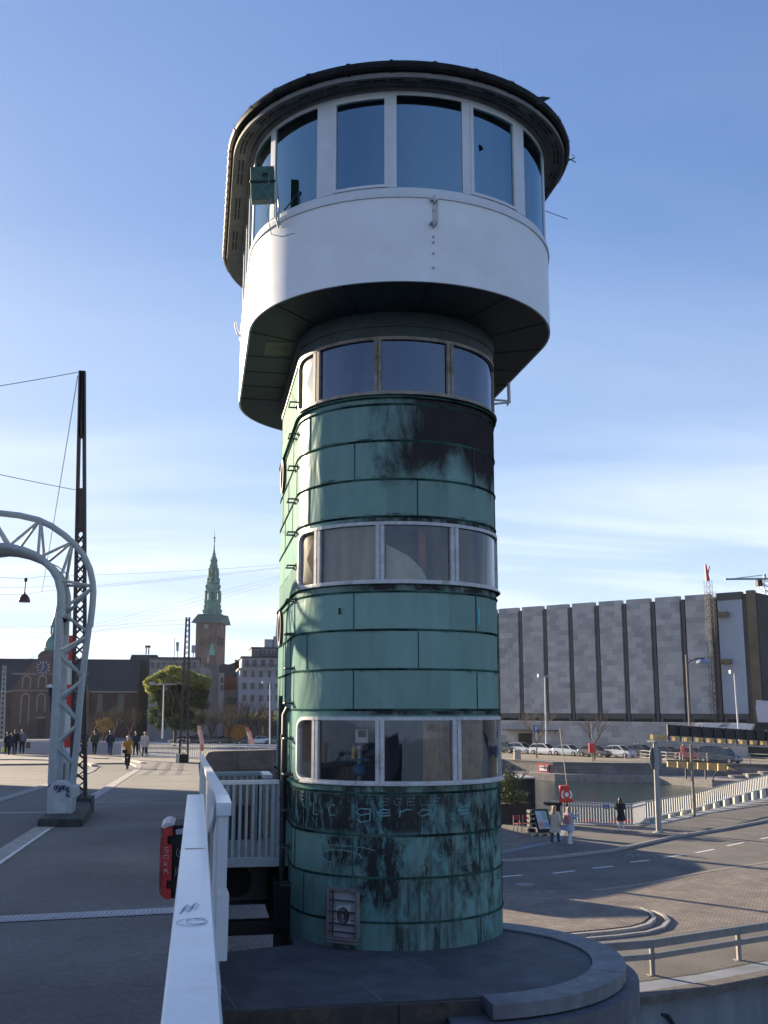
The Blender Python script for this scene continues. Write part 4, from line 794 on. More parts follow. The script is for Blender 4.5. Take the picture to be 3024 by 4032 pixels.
# concrete parapet block of the land pier
wl=thing('parapet_block','brown weathered concrete parapet block with rounded corner behind balcony','parapet',(1.9,46.4,G))
c=[(.42,-9),(3.43,-9),(3.43,-.22)]+[(3.30+.13*math.cos(R(a)),-.17+.13*math.sin(R(a))) for a in range(0,91,18)]+[(.75,-.09),(.52,-.14),(.42,-.30)]
m=MB(); m.extr([(x,46,z) for x,z in c],(0,.8,0)); part(m,'block',mat('brown_concrete',(.15,.115,.095),.9,var=.3,scale=2.2,bump=.01,alt=(.085,.07,.062),altf=(.5,.7)),wl)
m=MB(); m.box(1.77,1.79,45.985,46,-.85,-.12); m.box(.45,3.35,45.985,46,-.87,-.85); part(m,'joint',dark,wl)
m=MB(); m.box(1.5,2.5,45.97,46.0,-4.2,-2.3); part(m,'grated_opening',black,wl)
m=MB()
for k in range(4): m.box(1.6+k*.25,1.65+k*.25,45.94,45.97,-4.2,-2.3)
part(m,'bars',mat('bar_rust',(.16,.08,.05),.7),wl)
m=MB()
path=[(3.43,46.4),(5.6,47.4),(8.6,49.7),(11.6,52.3),(12.2,54.5),(11,60),(8,66),(7.5,71.5)]  # hidden run behind the tower laid out for its shadow on the quay
for a,b_ in zip(path,path[1:]): m.bar((a[0],a[1],-1.62),(b_[0],b_[1],-1.62),.2,1.05)
tag(m.build('curved_parapet',mat('parapet_lilac',(.44,.44,.46),.6,var=.05,scale=1)),'pale curved solid parapet wall glimpsed right of the concrete block','wall')
# ================================================================ GANTRY over the roadway
gt=thing('road_gantry','grey tubular arched gantry over the roadway with scrawled cabinet at its foot','gantry',(-2.4,22,-.5))
GY=21.6; gpm=mat('gantry_grey',(.33,.36,.40),.5,var=.1,scale=5)
outer=[za(*p) for p in ((-900,700),(-600,470),(-300,340),(0,280),(300,315),(600,385),(800,480),(1000,620),(1170,770),(1300,930),(1400,1150),(1440,1350),(1452,1500),(1440,1700),(1400,2050))]+[z1(*p) for p in ((970,450),(930,750),(895,1050),(865,1350),(840,1700),(810,1980),(790,2200))]
inner=[za(*p) for p in ((-900,1150),(-600,960),(-300,830),(0,795),(150,805),(350,850),(550,930),(700,1040),(820,1160),(900,1300),(945,1500),(948,1900))]+[z1(*p) for p in ((645,300),(640,500),(625,800),(608,1200),(590,1600),(572,1900),(560,2180))]
Oc=[aty(*p,GY+.35) for p in outer]; Ia=[aty(*p,GY) for p in inner]; Ib=[Vector((p.x+.02,p.y+.95,p.z)) for p in Ia]
m=MB(); m.tube(Oc,.066,10); part(m,'outer_chord',gpm,gt,smooth=True)
for L_ in (Ia,Ib): m=MB(); m.tube(L_,.074,10); part(m,'inner_chord',gpm,gt,smooth=True)
m=MB(); 
for a,b_ in zip(Ia,Ia[1:]): m.bar((a+Vector((.0,.47,0))),(b_+Vector((.0,.47,0))),.9,.05,up=(0,1,0))
V=[]
m=MB()
for a,b_ in zip(Ia[2:13],Ia[3:14]): m.hexa([a+Vector((0,.05,-.03)),b_+Vector((0,.05,-.03)),b_+Vector((0,.90,-.03)),a+Vector((0,.90,-.03)),a+Vector((0,.05,.03)),b_+Vector((0,.05,.03)),b_+Vector((0,.90,.03)),a+Vector((0,.90,.03))])
part(m,'soffit_plate',gpm,gt)
nodes=[(('o',za(-150,295)),('i',za(110,800))),(('i',za(120,805)),('o',za(620,390))),(('o',za(635,400)),('i',za(590,950))),(('i',za(620,960)),('o',za(1120,730))),(('o',za(1130,740)),('i',za(925,1330))),(('i',za(925,1320)),('o',za(1435,1410))),(('o',za(1435,1440)),('i',z1(655,290))),(('i',z1(655,300)),('o',z1(965,530))),(('o',z1(965,560)),('i',z1(630,740))),(('i',z1(630,770)),('o',z1(905,1010))),(('o',z1(905,1040)),('i',z1(620,1250))),(('i',z1(620,1270)),('o',z1(855,1500))),(('o',z1(855,1520)),('i',z1(600,1740))),(('i',z1(600,1770)),('o',z1(815,1980)))]
for (ka,pa_),(kb,pb) in nodes:
    if ka=='o': o_,i_=pa_,pb
    else: o_,i_=pb,pa_
    Ov=aty(*o_,GY+.35); A_=aty(*i_,GY); B_=Vector((A_.x,A_.y+.95,A_.z))
    for q in (A_,B_): m=MB(); m.tube([Ov,q],.032,6); part(m,'web_member',gpm,gt,smooth=True)
cb=[aty(*z1(*p),GY-.05) for p in ((610,2130),(700,2140),(790,2190))]
cq=[aty(x/4.1475,2900+y/4.1475,GY-.08) for x,y in ((865,750),(990,740),(1160,800),(1250,820),(1245,1000),(1195,1010),(1165,1330),(760,1385),(775,850))]
m=MB(); m.extr(cq,(0,.6,0)); cab=part(m,'cabinet',mat('cabinet_grey',(.40,.43,.47),.5,var=.08),gt,bev=.01)
m=MB(); m.extr([aty(x/4.1475,2900+y/4.1475,GY-.092) for x,y in ((885,1080),(1080,1060),(1085,1240),(890,1260))],(0,.01,0)); sub(m,'access_plate',mat('plate_pale',(.47,.50,.54),.5),cab,gt)
gm=MB(); Cq=lambda x,y: aty(x/4.1475,2900+y/4.1475,GY-.095)
for st in ([(900,800),(880,830),(890,870),(920,870),(925,810),(900,800)],[(960,800),(930,810),(935,840),(965,850),(960,900),(930,910)],[(985,900),(980,810),(1020,805),(1015,850),(985,855)],[(1030,830),(1060,830),(1050,800),(1030,820),(1040,870),(1070,870)],[(1090,900),(1085,830),(1125,835),(1120,870),(1090,870),(1140,910)],[(1120,920),(1085,930),(1090,980),(1130,985),(1130,955),(1110,955)]): gm.tube([Cq(*p) for p in st],.012,4)
sub(gm,'scrawl',mat('blue_marker',(.04,.05,.14),.6),cab,gt)
m=MB(); m.prism([(-2.80,20.6),(-2.0,20.5),(-2.08,23),(-2.30,25),(-2.85,25)],-.9,-.27); part(m,'footing',mat('dark_stone',(.055,.055,.052),.9,var=.3,scale=5),gt,bev=.03)
# lattice mast beside it
def lattice_mast(name,label,cat,base,top,bw,tw,mt,n,dep,leg=.09,plate=None,group=None):
    t=thing(name,label,cat,base,0,group); b_,tp=Vector(base),Vector(top)
    for sx in (-1,1):
        m=MB(); a=b_+Vector((sx*bw/2,0,0)); c=tp+Vector((sx*tw/2,0,0)); m.bar(a,c,leg,dep,up=(0,1,0)); part(m,'leg',mt,t)
    m=MB()
    for i in range(n):
        f0,f1=i/n,(i+1)/n
        p=lambda f,s: b_.lerp(tp,f)+Vector((s*(bw+(tw-bw)*f)/2,0,0))
        if plate and f0>=plate: break
        for yy in (-dep*.45,dep*.45):
            o=Vector((0,yy,0)); m.bar(p(f0,-1)+o,p(f1,1)+o,.02,.03); m.bar(p(f0,1)+o,p(f1,-1)+o,.02,.03)
    part(m,'lacing',mt,t)
    if plate:
        m=MB(); A_=p(plate+.06,-1);
        for f0,f1 in ((plate,plate+.10),(plate+.22,1.0)):
            m=MB(); m.hexa([p(f0,-1)+Vector((0,-dep/2,0)),p(f0,1)+Vector((0,-dep/2,0)),p(f0,1)+Vector((0,dep/2,0)),p(f0,-1)+Vector((0,dep/2,0)),p(f1,-1)+Vector((0,-dep/2,0)),p(f1,1)+Vector((0,-dep/2,0)),p(f1,1)+Vector((0,dep/2,0)),p(f1,-1)+Vector((0,dep/2,0))]); part(m,'cover_plate',mt,t)
    return t
a=aty(308,3190,24.6); c=aty(324,1463,24.6)
lm=lattice_mast('lattice_mast','tall dark riveted lattice mast standing beside the grey gantry','mast',(a.x,24.6,-.55),(c.x,24.6,c.z),.31,.085,brownst,44,.16,.075,.62)
m=MB(); m.box(a.x-.3,a.x+.3,24.2,25,-.56,-.2); part(m,'footing',mat('dark_stone',(.1,.1,.1)),lm)
# raised red and white barrier boom
bb=thing('barrier_boom','raised red and white striped road barrier beside dark lattice mast','barrier',(-2.9,26.5,-.6))
A_=aty(*z1(715,1950),26.5); T_=aty(*z1(777,560),26.5); seg=[0,.155,.375,.52,.70,.80,1.0]
mw,mr=mat('boom_white',(.6,.62,.6),.5),mat('boom_red',(.55,.03,.02),.5); st_=[(1.0,.80,mr),(.80,.61,mw),(.61,.43,mr),(.43,.235,mw),(.235,.12,mr),(.12,0,mw)]
for f1,f0,mt in st_: m=MB(); m.bar(A_.lerp(T_,f0),A_.lerp(T_,f1),.17,.10,up=(0,1,0)); part(m,'stripe',mt,bb)
m=MB(); m.box(A_.x-.2,A_.x+.22,26.2,26.8,-.62,.55); part(m,'housing',greyp,bb,bev=.02)
bx=thing('control_box','olive metal control box behind the gantry foot','cabinet',(-3.5,25.5,-.6))
q=[aty(x/4.1475,2900+y/4.1475,25) for x,y in ((925,450),(1040,450),(1030,700),(920,720))]
m=MB(); m.extr(q,(0,.4,0)); part(m,'casing',mat('olive_box',(.09,.09,.075),.7),bx); m=MB(); m.box(q[3].x,q[2].x,24.99,25.3,-.6,q[2].z); part(m,'stand',dark,bx)
# road traffic signal on the far side of the gantry leg
ts=thing('traffic_signal','dark traffic signal with pale hood left of the gantry leg','traffic light',(-5.5,30,-.8))
q=[aty(*z1(*p),30) for p in ((532,1110),(590,1085),(590,1400),(545,1400),(545,1240),(528,1200))]
m=MB(); m.extr(q,(0,.25,0)); part(m,'signal_head',black,ts); a=aty(*z1(583,1400),30); m=MB(); m.tube([(a.x,30.1,a.z),(a.x,30.1,zdeck(30)-.1)],.045,8); part(m,'pole',dark,ts)
a=aty(*z1(546,1125),29.9); m=MB(); m.lathe([(.10,0),(.09,.06),(0,.09)],(a.x,a.y,a.z),14); part(m,'hood',mat('hood_white',(.6,.6,.6)),ts,smooth=True)
# slim grey pipe standing in the arch
a=aty(*za(1050,1460),23.2); b_=aty(*z1(655,2080),23.2); cb=MB(); cb.tube([b_,a],.045,8); cb.tube([aty(*za(*p),23.2) for p in ((1055,1460),(1075,1350),(1070,1280),(1000,1190),(900,1110),(750,1040))],.014,5); tag(cb.build('conduit_pipe',greyp),'slim grey upright conduit with curved cable inside the arch','pipe')
# second mast, further along the footway
a=aty(*zb(495,1090),72); c=aty(*z2(525,85) if False else (550+525*k1,2400+85*k1),72)
sm=lattice_mast('lattice_mast','slender brown lattice mast on black block near the far fence','mast',(a.x,72,PZ),(c.x,72,c.z),.56,.20,brownst,26,.27,.12)
m=MB(); m.box(a.x-.27,a.x+.33,71.7,72.3,PZ,-1.28); part(m,'footing',black,sm)
m=MB(); p=aty(*z3(975,118),71.6); m.box(p.x-.2,p.x+.02,71.4,71.8,PZ,-1.26); tag(m.build('concrete_bollard',mat('pale_block',(.55,.50,.38),.9)),'pale concrete block at foot of the slender mast','bollard')
a=onz(*z1(8,1830),PZ); c=aty(*z1(50,880),a.y)
lattice_mast('lattice_mast','pale lattice mast at the left edge of the picture','mast',(a.x,a.y,PZ),(c.x,a.y,c.z),.42,.2,steel,18,.2,.07)
# overhead wires
def wire(label,pts,r=.016,name='overhead_wire',cat='wire',group='overhead wires above the bridge'):
    m=MB(); P=[]
    for a,b_ in zip(pts,pts[1:]):
        for k in range(8): f=k/8; p=a.lerp(b_,f); P.append(p-Vector((0,0,4*f*(1-f)*(b_-a).length*.004)))
    P.append(pts[-1]); m.tube(P,r*.55,4); return tag(m.build(name,mat('wire_grey',(.07,.07,.075),.6)),label,cat,group)
mt_=aty(324,1466,24.6)
wire('wire from top of tall lattice mast towards the left',[aty(305,1466,24.6),aty(-260,1560,22)],.014)
wire('thick wire meeting tall lattice mast below its top',[aty(303,1930,24.6),aty(-300,1800,20)],.013)
wire('long slanting stay falling from the tall mast top',[aty(306,1480,24.6),aty(*za(720,1100),40),aty(*za(650,1500),58)],.018)
zq=lambda x,y:(x*1150/1659,1400+y*1150/1659)
wire('upper span wire holding the hanging street lamp',[aty(-40,2271,52),aty(*za(390,1293),50),aty(*za(640,1265),52),aty(*zq(1605,1186),75)],.014)
wire('lower span wire beside the hanging street lamp',[aty(-40,2340,52),aty(*za(390,1545),50),aty(*za(650,1495),52),aty(*zq(1605,1205),72)],.014)
wire('middle span wire crossing behind the gantry',[aty(-40,2313,56),aty(*za(900,1415),60),aty(*zq(590,1302),70),aty(*zq(1605,1200),76)],.011)
for i,(y0,yy) in enumerate(((1120,1240),(1150,1260),(1200,1290))):
    wire(['topmost','middle','lowest'][i]+' of the three thin wires sloping up to the tower',[aty(*z1(1010,440+i*40),95),aty(*zq(1150,1365+i*22),90),aty(*zq(1605,1248+i*14),85)],.011)
for i,y in enumerate((105,160)):
    wire(['upper','lower'][i]+' thin wire from the slender mast top to the left',[aty(550+510*k1,2400+y*k1,72),aty(550-60*k1,2400+(155+i*25)*k1,70),aty(330,2465+i*25,60)],.011)
for i,y in enumerate((870,905,950)):
    wire(['highest','middle','lowest'][i]+' sagging white tram wire in front of the church',[aty(0,2300+(905+i*38)*k1,60),aty(*z1(300,820+i*30),62),aty(*z1(470,760+i*30),64),aty(*z1(600,720+i*25),66)],.018)
for i,y in enumerate((463,530,582)): wire(['top','second','bottom'][i]+' faint level wire crossing the sky left of the gantry',[aty(-60,2300+(y+6)*k1,85),aty(*z1(620,y-4),85)],.013)
pl=thing('hanging_street_lamp','dark red bell shaped street lamp hanging on wires at left','street lamp',aty(*z1(270,200),50))
cL=aty(*z1(262,196),50)
m=MB(); m.lathe([(.27,0),(.28,.01),(.27,.06),(.23,.20),(.14,.32),(.055,.38),(.045,.45),(0,.46)],cL,24); part(m,'lamp_shade',mat('lamp_maroon',(.10,.03,.035),.45),pl,smooth=True)
m=MB(); m.lathe([(0,-.015),(.2,-.01),(.23,.01)],cL,20); part(m,'lamp_glass',mat('lamp_glass',(.5,.48,.48),.3),pl)
m=MB(); tp=aty(*za(400,1293),50); m.tube([cL+Vector((0,0,.44)),Vector((cL.x+.02,50,tp.z-.1))],.022,6); m.box(cL.x-.04,cL.x+.08,49.95,50.05,tp.z-.15,tp.z+.02); part(m,'lamp_stem',dark,pl)
# ================================================================ far fence round the plateau
fn=thing('bridge_parapet','pale solid parapet with sunlit top rail behind the walkers','parapet',(-8,87,PZ))
pp_=[(-60,96),(-27,93),(-14.5,89.7),(-8.1,87.1),(-5.6,84.0)]
m=MB()
for a,b_ in zip(pp_,pp_[1:]): m.bar((a[0],a[1],PZ+.44),(b_[0],b_[1],PZ+.44),.12,.86)
part(m,'panel',mat('parapet_lilac',(.44,.44,.46),.6,var=.05,scale=1),fn)
m=MB()
for a,b_ in zip(pp_,pp_[1:]): m.bar((a[0],a[1],PZ+.91),(b_[0],b_[1],PZ+.91),.18,.07)
part(m,'handrail',railm,fn)
fe=thing('baluster_fence','white baluster fence curving behind slender mast and flags','fence',(-1,77,PZ))
pb_=[(-5.6,84.0),(-4.0,82.0),(-1,77.6),(4.3,75.9),(7.2,72.2)]
m=MB()
for a,b_ in zip(pb_,pb_[1:]): m.bar((a[0],a[1],PZ+.97),(b_[0],b_[1],PZ+.97),.14,.08); m.bar((a[0],a[1],PZ+.07),(b_[0],b_[1],PZ+.07),.07,.07)
part(m,'handrail',railm,fe)
m=MB()
for a,b_ in zip(pb_,pb_[1:]):
    A_,B_=Vector(a+(0,)),Vector(b_+(0,)); n=int((B_-A_).length/.16)
    for k in range(n): p=A_.lerp(B_,k/n); m.box(p.x-.016,p.x+.016,p.y-.016,p.y+.016,PZ+.1,PZ+.94)
part(m,'baluster_panel',greyp,fe)
# banner flags
def beach_flag(name,label,x0,y0,pts,Y,grp):
    t=thing(name,label,'flag',aty(*zb(x0,y0),Y),0,grp)
    P=[aty(*zb(*p),Y) for p in pts]; m=MB(); m.extr(P,(0,.03,0)); fo=part(m,'banner',mat('banner_coral',(.62,.16,.10),.7,var=.2,scale=2,alt=(.75,.5,.42),altf=(.5,.62)),t)
    b0=aty(*zb(x0,y0),Y); m=MB(); m.tube([Vector((b0.x,Y+.02,PZ-.3)),P[0]+Vector((0,.02,0)),P[1]+Vector((0,.02,0)),P[2]+Vector((0,.02,0))],.03,6); part(m,'pole',steel,t)
    m=MB()
    for o in (.28,.5,.72): m.tube([P[1].lerp(P[3],o)+Vector((0,-.01,-.25)),P[0].lerp(P[-1],o)+Vector((0,-.01,.3))],.035,4)
    sub(m,'stripe',mat('flag_cream',(.75,.62,.5),.7),fo,t)
beach_flag('banner_flag','coral striped banner flag behind the railing end',690,1030,[(685,935),(650,770),(645,735),(672,732),(700,780),(722,900),(722,1015),(692,1025)],76,'coral banner flags')
beach_flag('banner_flag','coral striped banner flag above the concrete block',1245,1000,[(1232,920),(1200,790),(1193,755),(1222,755),(1255,810),(1290,930),(1288,945),(1240,940)],78,'coral banner flags')
# street lamps on the left bank
def lampost(label,base,top,Y,head,r=.09,group='white street lamps'):
    b_,tp=aty(*base,Y),aty(*top,Y); t=thing('street_lamp',label,'street lamp',b_,0,group)
    m=MB(); m.tube([b_,tp],[r*1.25,r*.8],8); part(m,'pole',mat('pole_white',(.58,.6,.62),.5),t,smooth=True)
    m=MB(); m.bar(tp+Vector((-head*.55,0,.05)),tp+Vector((head*.55,0,.05)),.25,.16); m.box(tp.x-head*.62,tp.x-head*.4,Y-.2,Y+.2,tp.z-.06,tp.z+.32); part(m,'lamp_head',steel,t); return t
lampost('white street lamp standing before the leafy green tree',zb(257,880),zb(272,272),150,3.2)
lampost('white street lamp standing before the blue grey building',zb(1467,940),zb(1468,258),150,1.8)
lampost('white street lamp before second pillar of the stone bank',z5(371,1000),z5(362,612),130,1.5,.11)
lampost('white street lamp in front of the white facade panel',z5(1492,985),z5(1462,590),118,.9,.10)
# ================================================================ LEFT BACKGROUND
def quad(m,pts,mi=0): m.add(pts,[tuple(range(len(pts)))],mi)
brick_r=mat('church_brick',(.115,.08,.07),.9,var=.2,scale=.5)
slate=mat('black_tile_roof',(.034,.041,.048),.75,var=.2,scale=.3)
patina=mat('spire_patina',(.10,.26,.22),.6,var=.3,scale=.25,alt=(.05,.13,.12),altf=(.5,.7))
sand=mat('pale_stone',(.26,.235,.21),.85)
winfar=mat('far_window',(.035,.04,.05),.25,var=.2,scale=.3)
def rects_on(mb,Y,x0,x1,z0_,z1_,d=.12): mb.box(x0,x1,Y-d,Y,z0_,z1_)
# church with gable, clock and lantern
ch=thing('church','brick church with stepped gable, clock face and long black roof','church',(-36,240,G))
YC=240; Z=lambda x,y,Y=YC: aty(*zl(x,y),Y)
a,b_=Z(-300,650),Z(1600,650); top=Z(0,270).z
m=MB(); m.box(a.x,b_.x,YC+.5,YC+18,G,a.z); part(m,'nave_wall',mat('church_wall_dark',(.085,.055,.05),.9,var=.25,scale=.4),ch)
m=MB(); m.hexa([(a.x,YC+.2,a.z),(b_.x,YC+.2,a.z),(b_.x,YC+19,a.z),(a.x,YC+19,a.z),(a.x,YC+8,top),(b_.x,YC+8,top),(b_.x,YC+11,top),(a.x,YC+11,top)]); m.box(a.x,b_.x,YC+7.9,YC+11.1,top,top+.25); part(m,'roof',slate,ch)
m=MB(); m.box(a.x,b_.x,YC+.1,YC+.5,a.z-.35,a.z); part(m,'cornice',sand,ch)
gp_=[(130,1200),(130,640),(150,595),(200,560),(270,440),(400,300),(440,290),(445,235),(480,195),(540,178),(640,180),(720,200),(760,250),(800,300),(920,440),(1000,560),(1040,640),(1040,1200)]
P=[Z(*p) for p in gp_]
m=MB(); m.extr(P,(0,6,0)); go_=part(m,'gable',brick_r,ch)
m=MB()
for y in (445,640): q0,q1=Z(140,y),Z(1035,y); m.box(q0.x,q1.x,YC-.25,YC,q0.z-.3,q0.z)
part(m,'string_course',sand,ch)
def arched(x0,x1,yt,yb,name='window'):
    q0,q1,qb=Z(x0,yt),Z(x1,yt),Z(x0,yb); xc=(q0.x+q1.x)/2; r=(q1.x-q0.x)/2
    def shp(rr,ext): return [(xc-rr,YC-ext,qb.z),(xc+rr,YC-ext,qb.z)]+[(xc+rr*math.cos(R(t_)),YC-ext,q0.z-r+rr*math.sin(R(t_))) for t_ in range(0,181,20)]
    m=MB(); m.extr(shp(r+.35,.12),(0,.12,0)); fo=part(m,name,sand,ch); m=MB(); m.extr(shp(r,.2),(0,.07,0)); sub(m,'pane',winfar,fo,ch)
    return fo
for s_ in ((280,350,485,625),(465,535,485,615),(265,335,695,1040),(450,520,695,900),(650,720,485,615),(650,720,695,900),(830,900,695,1040)): arched(*s_)
for s_ in ((1140,1195,690,900),(1375,1450,690,1000)):
    q0,q1,qb=Z(s_[0],s_[2]),Z(s_[1],s_[2]),Z(s_[0],s_[3]); m=MB(); m.box(q0.x,q1.x,YC+.3,YC+.5,qb.z,q0.z); part(m,'window',mat('nave_window',(.07,.09,.09),.3),ch)
m=MB(); q0,q1,q2=Z(440,980),Z(520,980),Z(440,1060); m.box(q0.x,q1.x,YC-.4,YC,G,q0.z); part(m,'door',dark,ch)
m=MB(); q0,q1=Z(425,950),Z(530,950); m.box(q0.x,q1.x,YC-.8,YC,q0.z-.5,q0.z); part(m,'portal',sand,ch)
c=Z(508,380); m=MB(); m.obox((c.x,YC-.25,c.z),(1.45,0,0),(0,.1,0),(0,0,1.45)); ck=part(m,'clock',mat('clock_blue',(.05,.06,.13),.5),ch)
m=MB()
for k in range(12):
    t_=R(30*k); u=Vector((math.cos(t_),0,math.sin(t_))); v=Vector((-u.z,0,u.x)); m.obox(Vector((c.x,YC-.38,c.z))+u*1.2,u*.22,(0,.03,0),v*.09)
for t_,L_ in ((100,1.0),(235,.7)): u=Vector((math.cos(R(t_)),0,math.sin(R(t_)))); v=Vector((-u.z,0,u.x)); m.obox(Vector((c.x,YC-.42,c.z))+u*L_*.5,u*L_*.5,(0,.03,0),v*.07)
sub(m,'clock_hands',mat('gilt',(.6,.5,.3),.5),ck,ch)
# lantern spire of the church
q=lambda y:aty(*z1(612,y),246).z; cx_=aty(*z1(612,500),246).x; u_=600/1659*246/F
prof=[(118,730),(120,700),(108,690),(112,640),(95,600),(62,570),(56,545),(60,540)]
sl_=MB(); sl_.lathe([(w_*u_,q(y)) for w_,y in prof]+[(0,q(540))],(cx_,246,0),16); ls=part(sl_,'lantern_base',patina,ch,smooth=True)
m=MB()
for k in range(8): t_=R(45*k+22); m.box(cx_+50*u_*math.cos(t_)-.13,cx_+50*u_*math.cos(t_)+.13,246+50*u_*math.sin(t_)-.13,246+50*u_*math.sin(t_)+.13,q(545),q(470))
m.lathe([(62*u_,q(470)),(66*u_,q(455)),(60*u_,q(440)),(48*u_,q(400)),(30*u_,q(350)),(16*u_,q(260)),(6*u_,q(200)),(3*u_,q(100)),(0,q(85))],(cx_,246,0),12)
for y,r in ((190,.32),(150,.25),(115,.2)): m.lathe([(0,-r),(r*.8,-r*.5),(r,0),(r*.8,r*.5),(0,r)],(cx_,246,q(y)),8)
sub(m,'lantern_spire',patina,ls,ch,smooth=True)
# low building with flat box roof, right of the church roof, and bits on the skyline
bl=thing('black_building','black block with flat roof rising behind the church roof','building',(-12,250,G))
q0,q1=aty(*z1(1430,765),250),aty(*z1(1720,765),250); m=MB(); m.hexa([(q0.x-1,250,G),(q1.x,250,G),(q1.x,262,G),(q0.x-1,262,G),(q0.x-1,250,q0.z-2.6),(q1.x,250,q0.z-2.6),(q1.x,262,q0.z-2.6),(q0.x-1,262,q0.z-2.6)]); part(m,'wall',slate,bl); m=MB(); m.hexa([(q0.x-.7,250,q0.z-2.6),(q1.x,250,q0.z-2.6),(q1.x,262,q0.z-2.6),(q0.x-.7,262,q0.z-2.6),(q0.x,251,q0.z),(q1.x-.2,251,q0.z),(q1.x-.2,261,q0.z),(q0.x,261,q0.z)]); part(m,'roof',slate,bl)
m=MB(); 
for x in (1590,1618): p=aty(*z1(x,765),250); m.tube([p,p+Vector((0,0,1.6))],.15,6); m.lathe([(0,0),(.45,.1),(.4,.5),(0,.6)],p+Vector((0,0,1.5)),8)
part(m,'vent',dark,bl)
# Tall tower with the green tiered spire
NY=520; T=lambda x,y:aty(*zt(x,y),NY); ku=.2711*NY/F
nk_=thing('church_tower','distant brick church tower crowned by slender tiered green spire','tower',(T(340,1700).x,NY+12,G))
bmt=mat('tower_brick',(.115,.075,.068),.9,var=.25,scale=.3)
xl,xm,xr=T(112,1700).x,T(418,1700).x,T(555,1700).x; zt_=T(300,1480).z
ya,yb_=NY,NY+20
bp_=[(xl,NY+3),(xm,NY),(xr,NY+16),(xl+10,NY+20)]
m=MB(); m.prism(bp_,G,zt_); part(m,'wall',bmt,nk_)
ccx=T(355,1400).x; m=MB(); e=1.6
m.add([(xl-2.5,NY+2,zt_),(xm+.6,NY-3,zt_),(xr+2.6,NY+16,zt_),(xl+8,NY+24,zt_),(ccx-7,NY+6,zt_+4.6),(ccx+2,NY+4,zt_+4.6),(ccx+8,NY+14,zt_+4.6),(ccx-2,NY+18,zt_+4.6)],[(0,1,5,4),(1,2,6,5),(2,3,7,6),(3,0,4,7),(4,5,6,7),(3,2,1,0)]); part(m,'roof',mat('spire_dark',(.045,.10,.09),.7,var=.3,scale=.2),nk_)
m=MB()
ta=lambda x0,x1,y0,y1: (T(x0,y0).x,T(x1,y0).x,T(x0,y1).z,T(x0,y0).z)
for (x0,x1,y0,y1) in ((180,232,1680,1800),(305,352,1680,1800)):
    A_=ta(x0,x1,y0,y1); yy=NY+3*(1-(A_[0]-xl)/(xm-xl)); m.box(A_[0],A_[1],yy-.9,yy,A_[2],A_[3])
for (x0,x1,y0,y1) in ((452,480,1680,1800),(500,528,1690,1800)):
    A_=ta(x0,x1,y0,y1); yy=NY+16*(A_[0]-xm)/(xr-xm); m.box(A_[0],A_[1],yy-1.6,yy+1,A_[2],A_[3])
part(m,'belfry_openings',dark,nk_)
A_=ta(240,300,1500,1565); m=MB(); m.box(A_[0],A_[1],NY+.3,NY+1.8,A_[2],A_[3]); part(m,'clock_face',mat('clock_grey',(.17,.20,.23),.6),nk_); m=MB(); A_=ta(480,513,1500,1575); m.box(A_[0],A_[1],NY+5,NY+8,A_[2],A_[3]); part(m,'clock_face',mat('clock_grey',(.17,.20,.23),.6),nk_)
sx_=lambda y:T(387-(y-50)*.0275,y)     # spire axis follows the plumb line
def tier(prof,n=8,name='spire_tier',mt=patina,rot=R(22.5)):
    m=MB(); m.lathe([(w_*ku,T(360,y).z) for w_,y in prof],(ccx,NY+11,0),n,rot=rot); return m
m=tier([(150,1460),(125,1440),(165,1420),(178,1380),(172,1340),(140,1325),(150,1300),(158,1275),(135,1265),(132,1235),(142,1210),(128,1205),(124,1160),(138,1140),(122,1125),(60,1124)])
o1=part(m,'spire_tier',patina,nk_)
def gallery(y0,y1,w_,n=8,cw=.16):
    m=MB()
    for k in range(n):
        t_=R(22.5+360/n*k); x,y=ccx+w_*ku*math.cos(t_),NY+11+w_*ku*math.sin(t_); m.lathe([(cw*w_*ku,T(360,y0).z),(cw*w_*ku,T(360,y1).z)],(x,y,0),6)
    m.lathe([(w_*ku*.30,T(360,y0).z),(w_*ku*.30,T(360,y1).z)],(ccx,NY+11,0),4,rot=R(45)); return m
part(gallery(1126,1010,108,8,.22),'spire_gallery',patina,nk_)
m=tier([(60,1012),(118,1012),(130,990),(105,975),(112,960),(122,930),(116,900),(92,885),(108,870),(98,858)]); part(m,'spire_tier',patina,nk_)
part(gallery(870,800,84,8,.25),'spire_gallery',patina,nk_)
m=tier([(50,812),(98,812),(94,798),(80,790),(86,775)]); part(m,'spire_tier',patina,nk_)
part(gallery(790,680,68,8,.28),'spire_gallery',patina,nk_)
m=tier([(40,690),(82,664),(84,655),(62,640),(68,615),(56,598)]); part(m,'spire_tier',patina,nk_)
part(gallery(605,540,42,8,.30),'spire_gallery',patina,nk_)
m=tier([(30,548),(62,535),(45,510),(36,480),(26,470),(28,440),(20,425),(12,380),(7,300),(4,250),(3,150),(0,45)],10); m.lathe([(0,-16*ku),(15*ku,-8*ku),(15*ku,8*ku),(0,16*ku)],(ccx,NY+11,T(360,243).z),10); m.lathe([(0,-24*ku),(20*ku,0),(0,24*ku)],(ccx,NY+11,T(360,200).z),6); part(m,'spire_tip',patina,nk_)
